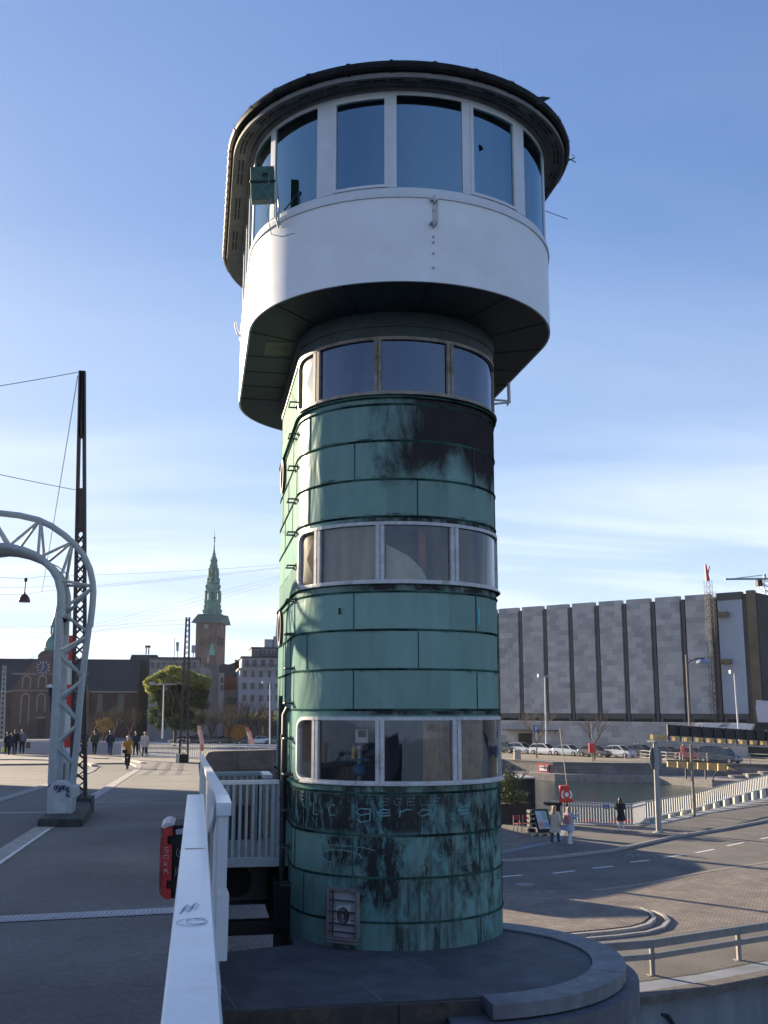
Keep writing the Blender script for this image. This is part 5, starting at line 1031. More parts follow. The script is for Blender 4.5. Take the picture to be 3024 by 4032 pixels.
# small green turret in front of the tower
tr_=thing('roof_turret','small green copper turret on brick base below the big spire','turret',(T(348,1950).x,400,G))
k4=.2711*400/F; Tq=lambda x,y:aty(*zt(x,y),400); m=MB(); X=Tq(348,1950).x
m.lathe([(50*k4,Tq(348,1958).z),(46*k4,Tq(348,1930).z),(42*k4,Tq(348,1880).z),(22*k4,Tq(348,1850).z),(24*k4,Tq(348,1820).z),(12*k4,Tq(348,1800).z),(3*k4,Tq(348,1770).z),(0,Tq(348,1760).z)],(X,400,0),8,rot=R(22)); part(m,'copper_cap',mat('bright_patina',(.12,.34,.28),.6,var=.1,scale=.3),tr_)
m=MB(); m.box(X-52*k4,X+55*k4,397,405,G,Tq(348,1960).z); part(m,'brick_base',bmt,tr_)
# office block with the strip of windows
O_=lambda x,y,Y=230: aty(*zb(x,y),Y)
ob=thing('office_building','grey office block with strip of top floor windows behind tree','building',(-5,232,G))
ogr=mat('office_grey',(.26,.26,.25),.85,var=.12,scale=.3); Zt=aty(550+110*k1,2400+540*k1,230)
X0_,X1_=Zt.x,aty(550+655*k1,2400+540*k1,230).x; zt2=Zt.z
m=MB(); m.box(X0_,X1_,230,246,G,zt2); part(m,'wall',ogr,ob)
m=MB(); m.box(X0_-.2,X1_+.3,229.6,246,zt2,zt2+.45); part(m,'roof',mat('roof_edge',(.07,.085,.08),.7),ob)
for k in range(8):
    p0=aty(550+(118+k*65)*k1,2400+572*k1,229.9); p1=aty(550+(165+k*65)*k1,2400+640*k1,229.9)
    m=MB(); m.box(p0.x,p1.x,229.8,229.99,p1.z,p0.z); fo=part(m,'window_frame',mat('frame_pale',(.34,.35,.35),.6),ob); m=MB(); h_=p0.z-p1.z; m.box(p0.x+.08,p1.x-.08,229.74,229.8,p1.z+.08,p1.z+h_*.5-.05); m.box(p0.x+.08,p1.x-.08,229.74,229.8,p1.z+h_*.5+.05,p0.z-.08); sub(m,'pane',winfar,fo,ob)
for r_ in range(3):
    for k in range(8):
        z_=zt2-4.4-r_*2.8; m=MB(); m.box(X0_+.7+k*1.42,X0_+1.6+k*1.42,229.9,230.02,z_-1.3,z_); part(m,'window',winfar,ob)
an_=MB()
for x,y0,y1 in ((375,545,310),(412,525,355)): an_.tube([aty(550+x*k1,2400+y0*k1,231),aty(550+x*k1,2400+y1*k1,231)],.09,5)
p=aty(550+412*k1,2400+375*k1,231); an_.box(p.x-.3,p.x+.3,230.7,231.3,p.z-.4,p.z+.4); p=aty(550+412*k1,2400+420*k1,231); an_.box(p.x-.25,p.x+.25,230.7,231.3,p.z-.6,p.z+.6); p=aty(550+585*k1,2400+430*k1,231); an_.box(p.x-.4,p.x+.4,230.6,231.4,p.z-.8,p.z+.8); an_.tube([p,p-Vector((0,0,3))],.1,5)
part(an_,'roof_antenna',mat('antenna_pale',(.3,.31,.33),.5),ob)
# stepped tan blocks next to it
tb=thing('stepped_building','pale stepped concrete building between office block and red roof','building',(3,226,G)); tanm=mat('tan_concrete',(.30,.28,.25),.85,var=.1,scale=.3); tand=mat('tan_shade',(.19,.18,.17),.85)  # second tan is the same concrete darkened, shade carried by the colour
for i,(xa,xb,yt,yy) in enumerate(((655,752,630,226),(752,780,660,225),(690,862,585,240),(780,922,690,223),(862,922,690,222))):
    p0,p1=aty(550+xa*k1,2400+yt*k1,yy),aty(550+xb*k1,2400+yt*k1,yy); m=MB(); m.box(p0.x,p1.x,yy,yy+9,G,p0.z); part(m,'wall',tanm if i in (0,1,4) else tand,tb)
for xa,ya_,yb2 in ((720,700,760),(880,740,800),(880,820,880)):
    p0,p1=aty(550+xa*k1,2400+ya_*k1,221.9),aty(550+(xa+28)*k1,2400+yb2*k1,221.9); m=MB(); m.box(p0.x,p1.x,221.8,222.0,p1.z,p0.z); part(m,'window',winfar,tb)
db=thing('dark_roof_building','dark roofed house behind the red tiled roof','building',(7,260,G))
P=[aty(550+x*k1,2400+y*k1,262) for x,y in ((860,900),(860,620),(905,590),(970,598),(1040,575),(1065,572),(1120,562),(1120,900))]
m=MB(); m.extr([Vector((p.x,p.y,p.z)) for p in P],(0,8,0)); part(m,'roof',slate,db); m=MB(); m.box(P[0].x,P[-1].x,261.6,262,G,P[0].z+3); part(m,'wall',tand,db); m=MB(); p=aty(550+1075*k1,2400+545*k1,261); m.box(p.x-.8,p.x+.8,262,264,p.z-2,p.z); part(m,'chimney',bmt,db)
rb=thing('red_roof_house','cream rendered house with steep red tiled roof','house',(9,235,G))
P=[aty(550+x*k1,2400+y*k1,235) for x,y in ((922,875),(922,735),(940,735),(990,720),(1000,740),(1092,740),(1092,875))]; m=MB(); m.extr(P,(0,7,0)); part(m,'roof',mat('red_tiles',(.17,.055,.04),.85,var=.25,scale=1),rb)
m=MB(); m.box(P[0].x-.2,P[-1].x,234.4,242,G,P[0].z); part(m,'wall',mat('cream_render',(.27,.25,.22),.85,var=.12,scale=.6),rb)
for k in range(4):
    m=MB(); x=P[0].x+.8+k*1.0*(P[-1].x-P[0].x)/4.3; m.box(x,x+.8,234.2,234.5,P[0].z-3.2,P[0].z-1.6); part(m,'window',winfar,rb)
# blue grey apartment house
ab=thing('apartment_house','blue grey apartment house with regular windows and roof terraces','building',(14,215,G)); abm=mat('blue_plaster',(.32,.34,.38),.8,var=.12,scale=.35); Bq=lambda x,y,Y=215: aty(550+x*k1,2400+y*k1,Y)
p0,p1=Bq(1092,655),Bq(1800,655); m=MB(); m.box(p0.x,p1.x,215,230,G,p0.z); part(m,'wall',abm,ab)
m=MB(); m.box(p0.x-.3,p1.x,214.6,230,p0.z,p0.z+.35); part(m,'cornice',mat('cornice_pale',(.32,.30,.28)),ab)
q0=Bq(1115,520); m=MB(); m.box(q0.x,p1.x,216,229,p0.z+.352,q0.z); part(m,'upper_storey',abm,ab); m=MB(); m.box(q0.x-.3,p1.x,215.6,229,q0.z,q0.z+.25); part(m,'terrace_edge',dark,ab)
r0=Bq(1228,410); m=MB(); m.box(r0.x,p1.x,218,228,q0.z+.252,r0.z); part(m,'penthouse',mat('penthouse',(.12,.13,.16),.8),ab); m=MB(); m.box(r0.x-.2,p1.x,217.7,228,r0.z,r0.z+.2); part(m,'roof',dark,ab)
for xs,yt,yb3,Yw,ws in (((1128,1215,1300,1395,1482,1570),668,735,214.9,36),((1122,1208,1298,1392,1480,1570),798,868,214.9,42),((1120,1205,1300,1390,1480),930,1000,214.9,42),((1142,1230,1322,1412,1505,1590),545,618,215.9,45),((1255,1345,1435,1520),440,490,217.9,36)):
    for x in xs:
        a,b_=Bq(x,yt,Yw),Bq(x+ws,yb3,Yw); m=MB(); m.box(a.x-.12,b_.x+.12,Yw-.06,Yw+.08,b_.z-.12,a.z+.12); fo=part(m,'window_frame',mat('frame_pale',(.34,.35,.35)),ab); m=MB(); m.box(a.x,b_.x,Yw-.12,Yw-.06,b_.z,a.z); sub(m,'pane',winfar,fo,ab)
for yy,Yw in ((630,215.5),(508,217)):
    m=MB(); a,b_=Bq(1135 if yy==630 else 1228,yy-35,Yw),Bq(1600,yy,Yw); m.box(a.x,b_.x,Yw,Yw+.06,a.z-.05,a.z)
    x=a.x
    while x<b_.x: m.box(x,x+.06,Yw,Yw+.06,b_.z,a.z-.05); x+=.35
    part(m,'terrace_railing',dark,ab)
m=MB(); a=Bq(1493,400,222); m.box(a.x-.9,a.x+.9,221,223,r0.z+.2,a.z+2.0); m.lathe([(.45,2),(.2,4.5),(.05,7.2),(0,8.6)],(a.x,222,a.z),6); a=Bq(1405,395,222); m.box(a.x-1,a.x+1,221,223,r0.z+.2,a.z+1.3); part(m,'chimney',abm,ab)
# retaining wall, orange container, kiosk boards
rw=MB(); a,b_=O_(0,650,196),O_(960,650,196); 
m=MB(); a,b_=O_(1100,650,196),O_(1390,650,196); m.box(a.x,b_.x,196,197.5,G,a.z); tag(m.build('retaining_wall',mat('grey_wall',(.15,.15,.16),.9,var=.2,scale=.6)),'grey stone retaining wall right of the orange container','wall')
m=MB(); a,b_=O_(1392,645,198),O_(1900,645,198); m.box(a.x,b_.x,198,199.5,G,a.z); tag(m.build('boundary_wall',mat('dark_brick_wall',(.06,.05,.05),.9,var=.2,scale=.6)),'dark brick boundary wall behind the right white lamp post','wall')
ct=thing('container','orange builders container behind the row of parked cars','container',(6,194,G)); a,b_=O_(958,728,194),O_(1195,728,194); lowz=O_(1000,835,194).z
m=MB(); m.box(a.x,b_.x,192,195,lowz-.9,a.z); part(m,'body',mat('container_orange',(.42,.20,.03),.7,var=.12,scale=1),ct)
m=MB()
for k in range(12): x=a.x+(b_.x-a.x)*(k+.5)/12; m.box(x-.04,x+.04,191.94,192,lowz-.8,a.z-.1)
m.box(a.x,b_.x,191.93,192,a.z-.12,a.z-.02); part(m,'rib',mat('orange_dark',(.33,.15,.02)),ct)
m=MB(); a,b_=aty(*z1(0,1640),200),aty(*z1(1400,1640),200); m.box(-60,-18,190,196,G,-3.7); tag(m.build('hedge_wall',mat('low_wall_dark',(.06,.07,.06),.9,var=.3,scale=.6)),'long low dark wall at foot of the brick church','wall')
# ---------------------------------------------------------------- trees
leafm=leafmat('spring_leaf',(.36,.36,.10),(.20,.24,.07))
leafd=leafmat('shaded_leaf',(.06,.09,.035),(.03,.05,.02))  # darker copy of the leaves, shade of the lower crown put into the colour
bark=mat('bark',(.085,.065,.05),.9,var=.3,scale=4); barkl=mat('bark_pale',(.16,.13,.10),.9,var=.3,scale=4)
def grow(mb,p,d,L_,r,depth,spread=.6,tips=None,n=3,rr=rnd):
    q=p+d*L_; mid=(p+q)/2+Vector((rr.uniform(-1,1),rr.uniform(-1,1),rr.uniform(-.5,.5)))*L_*.07
    mb.tube([p,mid,q],[r,r*.82,r*.64],5,cap=False)
    if depth==0:
        if tips is not None: tips.append(q)
        return
    for k in range(n):
        a=rr.uniform(0,6.283); v=Vector((math.cos(a),math.sin(a),rr.uniform(-.1,.7)))*spread+d; grow(mb,q if k else mid,v.normalized(),L_*rr.uniform(.62,.85),r*.6,depth-1,spread,tips,n,rr)
def tree(name,label,cat,base,h,leaf=None,cr=None,blobs=None,depth=4,lsz=.25,nleaf=0,bk=bark,r0=.22,spread=.65,group=None,seed=1):
    rr=random.Random(seed); t=thing(name,label,cat,base,0,group); tips=[]; m=MB(); b_=Vector(base); th=h*.3
    m.tube([b_,b_+Vector((.05,0,th))],[r0,r0*.8],8); part(m,'trunk',bk,t)
    m=MB(); 
    for k in range(4): a=k*1.7+rr.random(); grow(m,b_+Vector((.05,0,th*.95)),Vector((math.cos(a)*.5,math.sin(a)*.5,.9)).normalized(),h*.24,r0*.6,depth,spread,tips,3 if depth<5 else 2,rr)
    part(m,'limbs',bk,t)
    if leaf:
        for mt,bl_,nn in leaf:
            m=MB()
            for (c,rad,cnt) in bl_:
                for k in range(cnt):
                    u=Vector((rr.gauss(0,1),rr.gauss(0,1),rr.gauss(0,1))).normalized()*rr.uniform(.35,1.08); p=c+Vector((u.x*rad[0],u.y*rad[1],u.z*rad[2])); s=lsz*rr.uniform(.5,1.3)
                    a=Vector((rr.uniform(-1,1),rr.uniform(-1,1),rr.uniform(-1,1))).normalized(); b2=a.cross(Vector((rr.uniform(-1,1),rr.uniform(-1,1),rr.uniform(-1,1)))).normalized(); m.add([p-a*s,p+b2*s*.6,p+a*s,p-b2*s*.6],[(0,1,2,3)])
            part(m,'crown',mt,t)
    return t
YT=185; TT=lambda x,y:aty(*zb(x,y),YT)
ub=YT*.3496/F
b1=[]; b2=[]
for i in range(60):
    x=rnd.uniform(100,770); yt_=240-150*math.exp(-((x-440)/230)**2)+rnd.uniform(-10,140); b1.append((TT(x,yt_)+Vector((0,rnd.uniform(-3,3),0)),(.85,1.0,.55),300))
for i in range(95):
    x=min(max(rnd.gauss(430,150),150),720); b2.append((TT(x,rnd.uniform(300,760))+Vector((0,rnd.uniform(-1,4),0)),(1.0,1.3,.8),230))
tree('leafy_tree','broad leafy tree with yellow green top beside slender lattice mast','tree',(TT(400,760).x,YT,G),12.5,leaf=[(leafm,b1,0),(leafd,b2,0)],depth=3,lsz=.20,r0=.32,seed=3)
for i,(x,h,lab,pale) in enumerate(((690,8.0,'bare pollarded tree just right of the leafy tree',1),(985,8.6,'bare knotty tree before the cream house',0),(1010,7.0,'bare tree behind the orange container',0),(1250,8.6,'bare spreading tree before blue grey apartment house',0),(1330,7.6,'bare tree left of the right white lamp post',0),(1420,6.5,'small bare tree beside the right white lamp post',1),(800,6.2,'thin bare tree between the office block and container',0))):
    q=aty(*zb(x,900),187+i*1.2); tree('bare_tree',lab,'tree',(q.x,187+i*1.2,G),h,depth=4,bk=barkl if pale else bark,r0=.2,spread=.75,seed=20+i,group='bare trees on the left bank')
for i,(x,h) in enumerate(((1060,5.5),(1200,7),(1320,7),(1500,7.5))):
    q=aty(*zl(x,1100),188); tree('bare_tree',['faint bare tree under the church roof at left','bare tree behind the yellow bush','bare tree right of the yellow bush','wide bare tree at right end of the church'][i],'tree',(q.x,188+i,G),h,depth=4,bk=bark,r0=.17,spread=.7,seed=50+i,group='bare trees in front of the church')
c=aty(*zl(1230,1050),170); tree('round_bush','round golden leaved bush in front of the church','bush',(c.x,170,G),3.2,leaf=[(mat('golden_leaf',(.30,.20,.06),.8,var=.3,scale=1),[(c+Vector((rnd.uniform(-.9,.9),rnd.uniform(-.6,.6),rnd.uniform(-.7,.7))),(.75,.75,.6),110) for _ in range(12)],0)],depth=2,lsz=.13,r0=.08,seed=9)
c=aty(*zb(1590,480),160); tree('young_tree','yellow leaved young tree peeping out left of tower','tree',(c.x+.6,160,G),7.5,leaf=[(leafm,[(c+Vector((rnd.uniform(-.5,1.6),0,rnd.uniform(-1.4,1.4))),(.6,.6,.5),70) for _ in range(9)],0)],depth=3,lsz=.13,r0=.1,seed=12)
for i,x in enumerate((1150,1270,1420,1530)):
    c=aty(*zb(x,630),195); b=MB(); rr=random.Random(i)
    for k in range(200):
        u=Vector((rr.gauss(0,.6),rr.gauss(0,.4),rr.gauss(0,.35))); a=Vector((rr.uniform(-1,1),rr.uniform(-1,1),rr.uniform(-1,1)))*.16; e_=Vector((rr.uniform(-1,1),rr.uniform(-1,1),rr.uniform(-1,1)))*.1; b.add([c+u-a,c+u+e_,c+u+a,c+u-e_],[(0,1,2,3)])
    b.tube([c-Vector((0,0,.8)),c],.05,5); tag(b.build('wall_shrub',leafm),['yellow green shrub on wall just above the container edge','shrub on the grey wall left of the lamp post','shrub on the wall close beside the right lamp post','shrub on the dark wall next to the tower'][i],'shrub','shrubs along the retaining wall')
# ================================================================ CARS
tyre=mat('tyre',(.015,.015,.016),.8); rimm=mat('rim',(.35,.36,.37),.35,metal=.7); lampr=mat('tail_lamp',(.45,.02,.02),.3); lampw=mat('head_lamp',(.6,.6,.58),.2)
carglass=mat('car_glass',(.02,.024,.03),.08,var=0,spec=.8)
KIND={  # side outlines from nose (x=+) to tail, belt line and roof line, in metres
 'hatch':dict(L=4.1,body=[(-2.02,.32),(-2.06,.62),(-1.98,.95),(-.1,1.0),(.95,.93),(1.75,.78),(2.02,.58),(2.05,.32)],top=[(-1.95,.95),(-1.62,1.36),(-.7,1.48),(.2,1.44),(.98,.95)]),
 'estate':dict(L=4.6,body=[(-2.28,.32),(-2.32,.65),(-2.25,.95),(0,.98),(1.0,.93),(2.0,.78),(2.27,.58),(2.3,.32)],top=[(-2.22,.95),(-1.98,1.38),(-.9,1.47),(.2,1.43),(1.05,.94)]),
 'saloon':dict(L=4.5,body=[(-2.2,.32),(-2.25,.68),(-2.15,.96),(-1.35,1.0),(0,.98),(1.0,.92),(1.95,.78),(2.2,.58),(2.24,.32)],top=[(-1.65,.97),(-.95,1.36),(-.2,1.43),(.35,1.40),(1.05,.93)]),
 'van':dict(L=4.9,body=[(-2.42,.34),(-2.46,.7),(-2.42,1.1),(0,1.12),(1.3,1.05),(2.1,.92),(2.42,.68),(2.45,.34)],top=[(-2.40,1.1),(-2.25,1.82),(-1.2,1.92),(.7,1.86),(1.45,1.06)])}
def make_car(kind,paint,label,loc,rz,group,boot_open=False):
    K=KIND[kind]; t=thing('parked_car',label,'car',loc,rz,group); W=.86 if kind!='van' else .93
    def P(mb,name,mt,par=t,**k): return mb.build(name,mt,par,**k)
    m=MB(); bd=K['body']; top=K['top']; n=len(bd)
    L_=[(x,-W,z) for x,z in bd]; R_=[(x,W,z) for x,z in bd]
    Li=[(x,-W+.08 if z>.8 else -W+.02,z) for x,z in bd]; Ri=[(x,-y,z) for x,y,z in Li]
    V=Li+Ri; m.add(V,[tuple(range(n-1,-1,-1)),tuple(range(n,2*n))]+[(i,(i+1)%n,n+(i+1)%n,n+i) for i in range(n)])
    m.box(bd[0][0]+.1,bd[-1][0]-.1,-W+.03,W-.03,.20,.33); body=P(m,'body',paint,bev=.05)
    w0,w1=W-.10,W-.26; tp=top
    m=MB(); q=[(x,-(w0 if i in (0,len(tp)-1) else w1),z) for i,(x,z) in enumerate(tp)]; q2=[(x,-y,z) for x,y,z in q]; n2=len(tp)
    m.add(q+q2,[tuple(range(n2-1,-1,-1)),tuple(range(n2,2*n2))]+[(i,(i+1)%n2,n2+(i+1)%n2,n2+i) for i in range(n2)]); P(m,'windows',carglass)
    m=MB()
    for i in range(1,n2-2): m.hexa([(tp[i][0],-w1-.01,tp[i][1]-.02),(tp[i+1][0],-w1-.01,tp[i+1][1]-.02),(tp[i+1][0],w1+.01,tp[i+1][1]-.02),(tp[i][0],w1+.01,tp[i][1]-.02),(tp[i][0],-w1+.02,tp[i][1]+.035),(tp[i+1][0],-w1+.02,tp[i+1][1]+.035),(tp[i+1][0],w1-.02,tp[i+1][1]+.035),(tp[i][0],w1-.02,tp[i][1]+.035)])
    for s in (-1,1):
        for i,j in ((0,1),(n2-1,n2-2)): m.bar((tp[i][0],s*(w0+.005),tp[i][1]),(tp[j][0],s*(w1+.01),tp[j][1]),.06,.07)
        xm=(tp[1][0]+tp[-2][0])/2; m.bar((xm,s*(w0+.01),.97),(xm-.02,s*(w1+.012),tp[2][1]-.01),.05,.03)
    P(m,'roof',paint)
    for x in (bd[-1][0]-.75,bd[0][0]+.72):
        for s in (-1,1):
            m=MB(); n_=18; rr_=.32
            for r_,w_ in ((rr_,.2),):
                V=[(x+r_*math.cos(2*math.pi*k/n_),s*(W-.19),.32+r_*math.sin(2*math.pi*k/n_)) for k in range(n_)]+[(x+r_*math.cos(2*math.pi*k/n_),s*(W+.015),.32+r_*math.sin(2*math.pi*k/n_)) for k in range(n_)]
                m.add(V,[tuple(range(n_-1,-1,-1)),tuple(range(n_,2*n_))]+[(k,(k+1)%n_,n_+(k+1)%n_,n_+k) for k in range(n_)])
            wo=P(m,'wheel',tyre)
            m=MB(); V=[(x,s*(W+.025),.32)]+[(x+.19*math.cos(2*math.pi*k/10),s*(W+.022),.32+.19*math.sin(2*math.pi*k/10)) for k in range(10)]
            m.add(V,[(0,k+1,(k+1)%10+1) for k in range(10)]); P(m,'rim',rimm,wo)
    for s in (-1,1):
        m=MB(); m.box(bd[0][0]-.045,bd[0][0]+.1,s*W*.62-.16,s*W*.62+.16,.68,.88); P(m,'tail_light',lampr)
        m=MB(); m.box(bd[-1][0]-.22,bd[-1][0]-.02,s*W*.68-.16,s*W*.68+.16,.60,.74); P(m,'headlight',lampw)
    m=MB(); m.box(bd[0][0]-.05,bd[0][0]-.03,-.26,.26,.46,.57); P(m,'number_plate',mat('plate_white',(.65,.65,.65)))
    if boot_open: m=MB(); m.bar((tp[1][0],0,tp[1][1]+.05),(tp[1][0]-.95,0,tp[1][1]+.42),1.3,.06,up=(0,0,1)); P(m,'tailgate',paint)
    return t
def paint(n,c,metal=0): return mat('paint_'+n,c,.28,metal,var=.04,coat=.6)
pt=dict(silver=paint('silver',(.46,.48,.50),.3),silver2=paint('pale_silver',(.55,.58,.60),.3),black=paint('black',(.015,.016,.018)),white=paint('white',(.70,.71,.72)),brown=paint('grey_brown',(.13,.115,.105),.3),navy=paint('navy',(.018,.025,.05)),grey=paint('dark_grey',(.06,.065,.07),.2),red=paint('maroon',(.12,.015,.02)),green=paint('grey_green',(.10,.14,.12),.2))
def car_at(x,y,f,kind,col,label,rz,grp,**k):
    p=onz(*f(x,y),G+.01); return make_car(kind,pt[col],label,p,rz,grp,**k)
gR='cars parked below the stone bank'; rz=math.atan2(-14.6,8.8)
for x,y,kd,co,lb_ in ((135,345,'hatch','black','black hatchback half hidden by the tower edge'),(320,352,'estate','silver','silver estate car left of white estate car on quay'),(600,366,'estate','white','white and dark windowed estate car below the bank door'),(870,378,'saloon','silver2','silver saloon car left of the brown car'),(1180,392,'saloon','brown','grey brown car behind the red lifebuoy post'),(1490,395,'hatch','white','white hatchback with round roof below stone bank')):
    car_at(x,y,z6,kd,co,lb_,rz,gR,boot_open=False)
for x,y,kd,co,lb_,bo in ((230,515,'hatch','grey','dark grey hatchback right of white hatchback'),(520,545,'estate','black','long black car left of the red flag',),(790,560,'hatch','red','dark maroon car beside the red flag'),(1130,578,'van','navy','dark blue van with pale rear window at right')) if False else ((230,515,'hatch','grey','dark grey hatchback right of white hatchback',0),(530,545,'estate','black','long black car left of the red flag',0),(810,562,'hatch','red','dark maroon car beside the red flag',0),(1120,590,'van','navy','dark blue van at the right end of car row',0)):
    car_at(x,y,z7,kd,co,lb_,rz,gR)
gL='cars parked on the left bank'
for x,kd,co,lb_,a in ((455,'hatch','silver2','silver hatchback glinting in the sun left of slender mast',-.3),(575,'saloon','black','black saloon directly right of the slender mast',0),(640,'hatch','red','dark red car behind the first coral flag',.2),(800,'estate','grey','dark grey van like estate between the flag and small hatchback',.1),(985,'hatch','black','black hatchback in middle of left bank row',3.1),(1120,'estate','silver','silver estate behind black hatchback on left bank',.2),(1210,'saloon','navy','navy saloon left of second coral flag',.1),(1345,'saloon','silver2','pale saloon right of second coral flag',.15),(1395,'estate','grey','grey estate with roof box before right lamp post',.1),(1545,'hatch','green','grey green hatchback next to the tower edge',0)):
    car_at(x,{640:925,1120:928,1395:925}.get(x,945),zb,kd,co,lb_,math.pi+a if kd!='hatch' else a+math.pi,gL)
c=onz(*zl(1100,1200),G+.01); make_car('estate',pt['black'],'black car parked in front of the church behind bush',(c.x,165,G+.01),.1,gL)
m=MB(); a=aty(*zb(1345,818),178); rbx=MB(); p=onz(*zb(1395,925),G); rbx.box(p.x-.95,p.x+.95,p.y-.4,p.y+.4,G+1.56,G+1.95); tag(rbx.build('roof_box',pt['silver2'],bev=.1),'pale roof box on top of grey estate car','roof box')
# ================================================================ THE STONE BANK
A0=onplane(*z5(233,203),aty(*z5(233,203),156),Vector((0,1,0))) ; A0=aty(*z5(214,205),158)
D=Vector((1.017,-1.211,0)).normalized(); NB=Vector((D.y,-D.x,0))         # NB points to the viewer's side
if NB.dot(Vector((-.3,-1,0)))<0: NB=-NB
fp=lambda x,y:onplane(*z5(x,y),A0,D); sx=lambda x,y=205: (fp(x,y)-A0).dot(D)
bk_=thing('stone_bank_building','huge grey stone clad building with tall slabs and narrow dark slots','building',(A0.x,A0.y,G))
stonem=brickmat('diag_slab_stone',(.46,.45,.43),(.31,.305,.30),(.27,.265,.26),1.55,.78,'xz',ms=.008,bump=.0,noise=.12,off=.37)
ztop=fp(1450,122).z; zb0=fp(700,825).z; zp=fp(700,872).z
def fbox(m,s0,s1,o0,o1,za_,zb_,mi=0):    # box in facade coordinates: along, outwards
    m.hexa([A0+D*s0+NB*o0+Vector((0,0,za_-A0.z)),A0+D*s1+NB*o0+Vector((0,0,za_-A0.z)),A0+D*s1+NB*o1+Vector((0,0,za_-A0.z)),A0+D*s0+NB*o1+Vector((0,0,za_-A0.z)),A0+D*s0+NB*o0+Vector((0,0,zb_-A0.z)),A0+D*s1+NB*o0+Vector((0,0,zb_-A0.z)),A0+D*s1+NB*o1+Vector((0,0,zb_-A0.z)),A0+D*s0+NB*o1+Vector((0,0,zb_-A0.z))],mi)
pe=[(-200,-95),(-60,78),(98,207),(233,350),(376,497),(525,650),(680,810),(840,975),(1008,1147),(1182,1328),(1370,1512)]
m=MB(); fbox(m,sx(-260),sx(1580),-30,-.6,G,ztop-.55); part(m,'core',dark,bk_)
for i,(x0,x1) in enumerate(pe):
    s0,s1=sx(x0),sx(x1)
    m=MB(); fbox(m,s0,s1,-.59,.25,zb0,ztop); part(m,'stone_panel',stonem if i<10 else mat('pale_sheet',(.36,.40,.46),.7,var=.04,scale=.6),bk_)
    m=MB(); fbox(m,s0+.2,s1-.2,-.59,-.05,zp+.35,zb0-.7); fo=part(m,'ground_window',mat('bank_window',(.04,.055,.06),.2,var=.3,scale=.3),bk_)
    m=MB(); fbox(m,s0,s1,-.58,.12,zb0-.7,zb0-.003); fbox(m,s0,s0+.35,-.58,.12,zp,zb0-.7); fbox(m,s1-.35,s1,-.58,.12,zp,zb0-.7); sub(m,'window_surround',mat('bronze_grey',(.095,.09,.08),.7),fo,bk_)
gaps=[(207,233),(350,376),(497,525),(650,680),(810,840),(975,1008),(1147,1182),(1328,1370)]
for x0,x1 in gaps:
    s0,s1=sx(x0),sx(x1); sm_=(s0+s1)/2; m=MB(); fbox(m,sm_-.22,sm_+.22,-.58,.08,zp,ztop-.5); part(m,'slot_fin',mat('fin_grey',(.07,.072,.075),.6),bk_)
m=MB(); fbox(m,sx(1370),sx(1512),-.5,.35,ztop-.02,ztop+.0+.001); fbox(m,sx(1368),sx(1514),-.3,.42,ztop-1.0,ztop-.003); part(m,'parapet_cap',mat('olive_cap',(.10,.10,.085),.8),bk_)
m=MB(); fbox(m,sx(1515),sx(1538),-.59,.1,zp-3,ztop-.3); part(m,'corner_post',mat('brown_grey',(.085,.075,.065),.8),bk_)
m=MB(); fbox(m,sx(1540),sx(1585),-.59,.3,zp-3,ztop+.1); part(m,'scaffold_sheet',mat('ochre_board',(.17,.13,.08),.85,var=.2,scale=.5),bk_)
m=MB(); fbox(m,sx(1587),sx(1590),-40,-.4,G,ztop-.2); part(m,'side_wall',mat('side_dark',(.035,.033,.033),.8,var=.3,scale=.3),bk_)
m=MB(); fbox(m,sx(-260),sx(1640),-.5,3.0,G,zp); part(m,'podium',stonem,bk_)
s0,s1=sx(272,960),sx(350,960); m=MB(); fbox(m,s0,s1,3.0,3.05,G,fp(300,938).z); part(m,'door',black,bk_)
m=MB(); fbox(m,sx(205,918),sx(500,918),3.0,4.3,fp(300,922).z,fp(300,922).z+.16); part(m,'canopy',mat('canopy',(.10,.08,.06)),bk_)
# construction hoists, crane, tents, sheeting
hz_=thing('construction_hoist','lattice construction hoist climbing the slab wall beside white sheet','hoist',(fp(1390,880).x,fp(1390,880).y,G))
def lat(m,a,b_,w_,n,r=.06):
    ax=(b_-a).normalized(); u=ax.cross(Vector((0,1,0)) if abs(ax.y)<.8 else Vector((1,0,0))).normalized()*w_/2; v=ax.cross(u).normalized()*w_/2
    cs=[u+v,u-v,-u-v,-u+v]
    for c in cs: m.bar(a+c,b_+c,r*1.4)
    for i in range(n):
        p,q=a.lerp(b_,i/n),a.lerp(b_,(i+1)/n)
        for k in range(4): m.bar(p+cs[k],q+cs[(k+1)%4],r); 
        for k in range(4): m.bar(p+cs[k],p+cs[(k+1)%4],r)
for x0,x1,y0,nm in ((1375,1400,120,'hoist_mast'),(1352,1385,60,'hoist_mast')):
    a=fp(x1,890)+NB*1.6; b_=fp(x0,y0)+NB*1.6; b_=Vector((a.x+(b_.x-a.x)*.0,a.y,fp(x0,y0).z)); m=MB(); lat(m,Vector((a.x,a.y,zp)),b_,.8,24,.028); part(m,nm,mat('hoist_brown',(.10,.085,.07),.7),hz_)
m=MB(); b_=Vector(((fp(1385,890)+NB*1.6).x,(fp(1385,890)+NB*1.6).y,fp(1358,60).z)); m.tube([b_,b_+Vector((-.2,0,2.3))],[.3,.12],6); m.tube([b_+Vector((0,0,.8)),b_+Vector((.35,0,2.1))],[.12,.08],6); part(m,'hoist_top',mat('hoist_red',(.45,.10,.06),.6),hz_)
for y0,y1 in ((238,268),(512,540)):
    m=MB(); fbox(m,sx(1385,250),sx(1440,250),.4,1.2,fp(1400,y1).z,fp(1400,y0).z); part(m,'landing_board',mat('landing',(.16,.13,.08),.8),hz_)
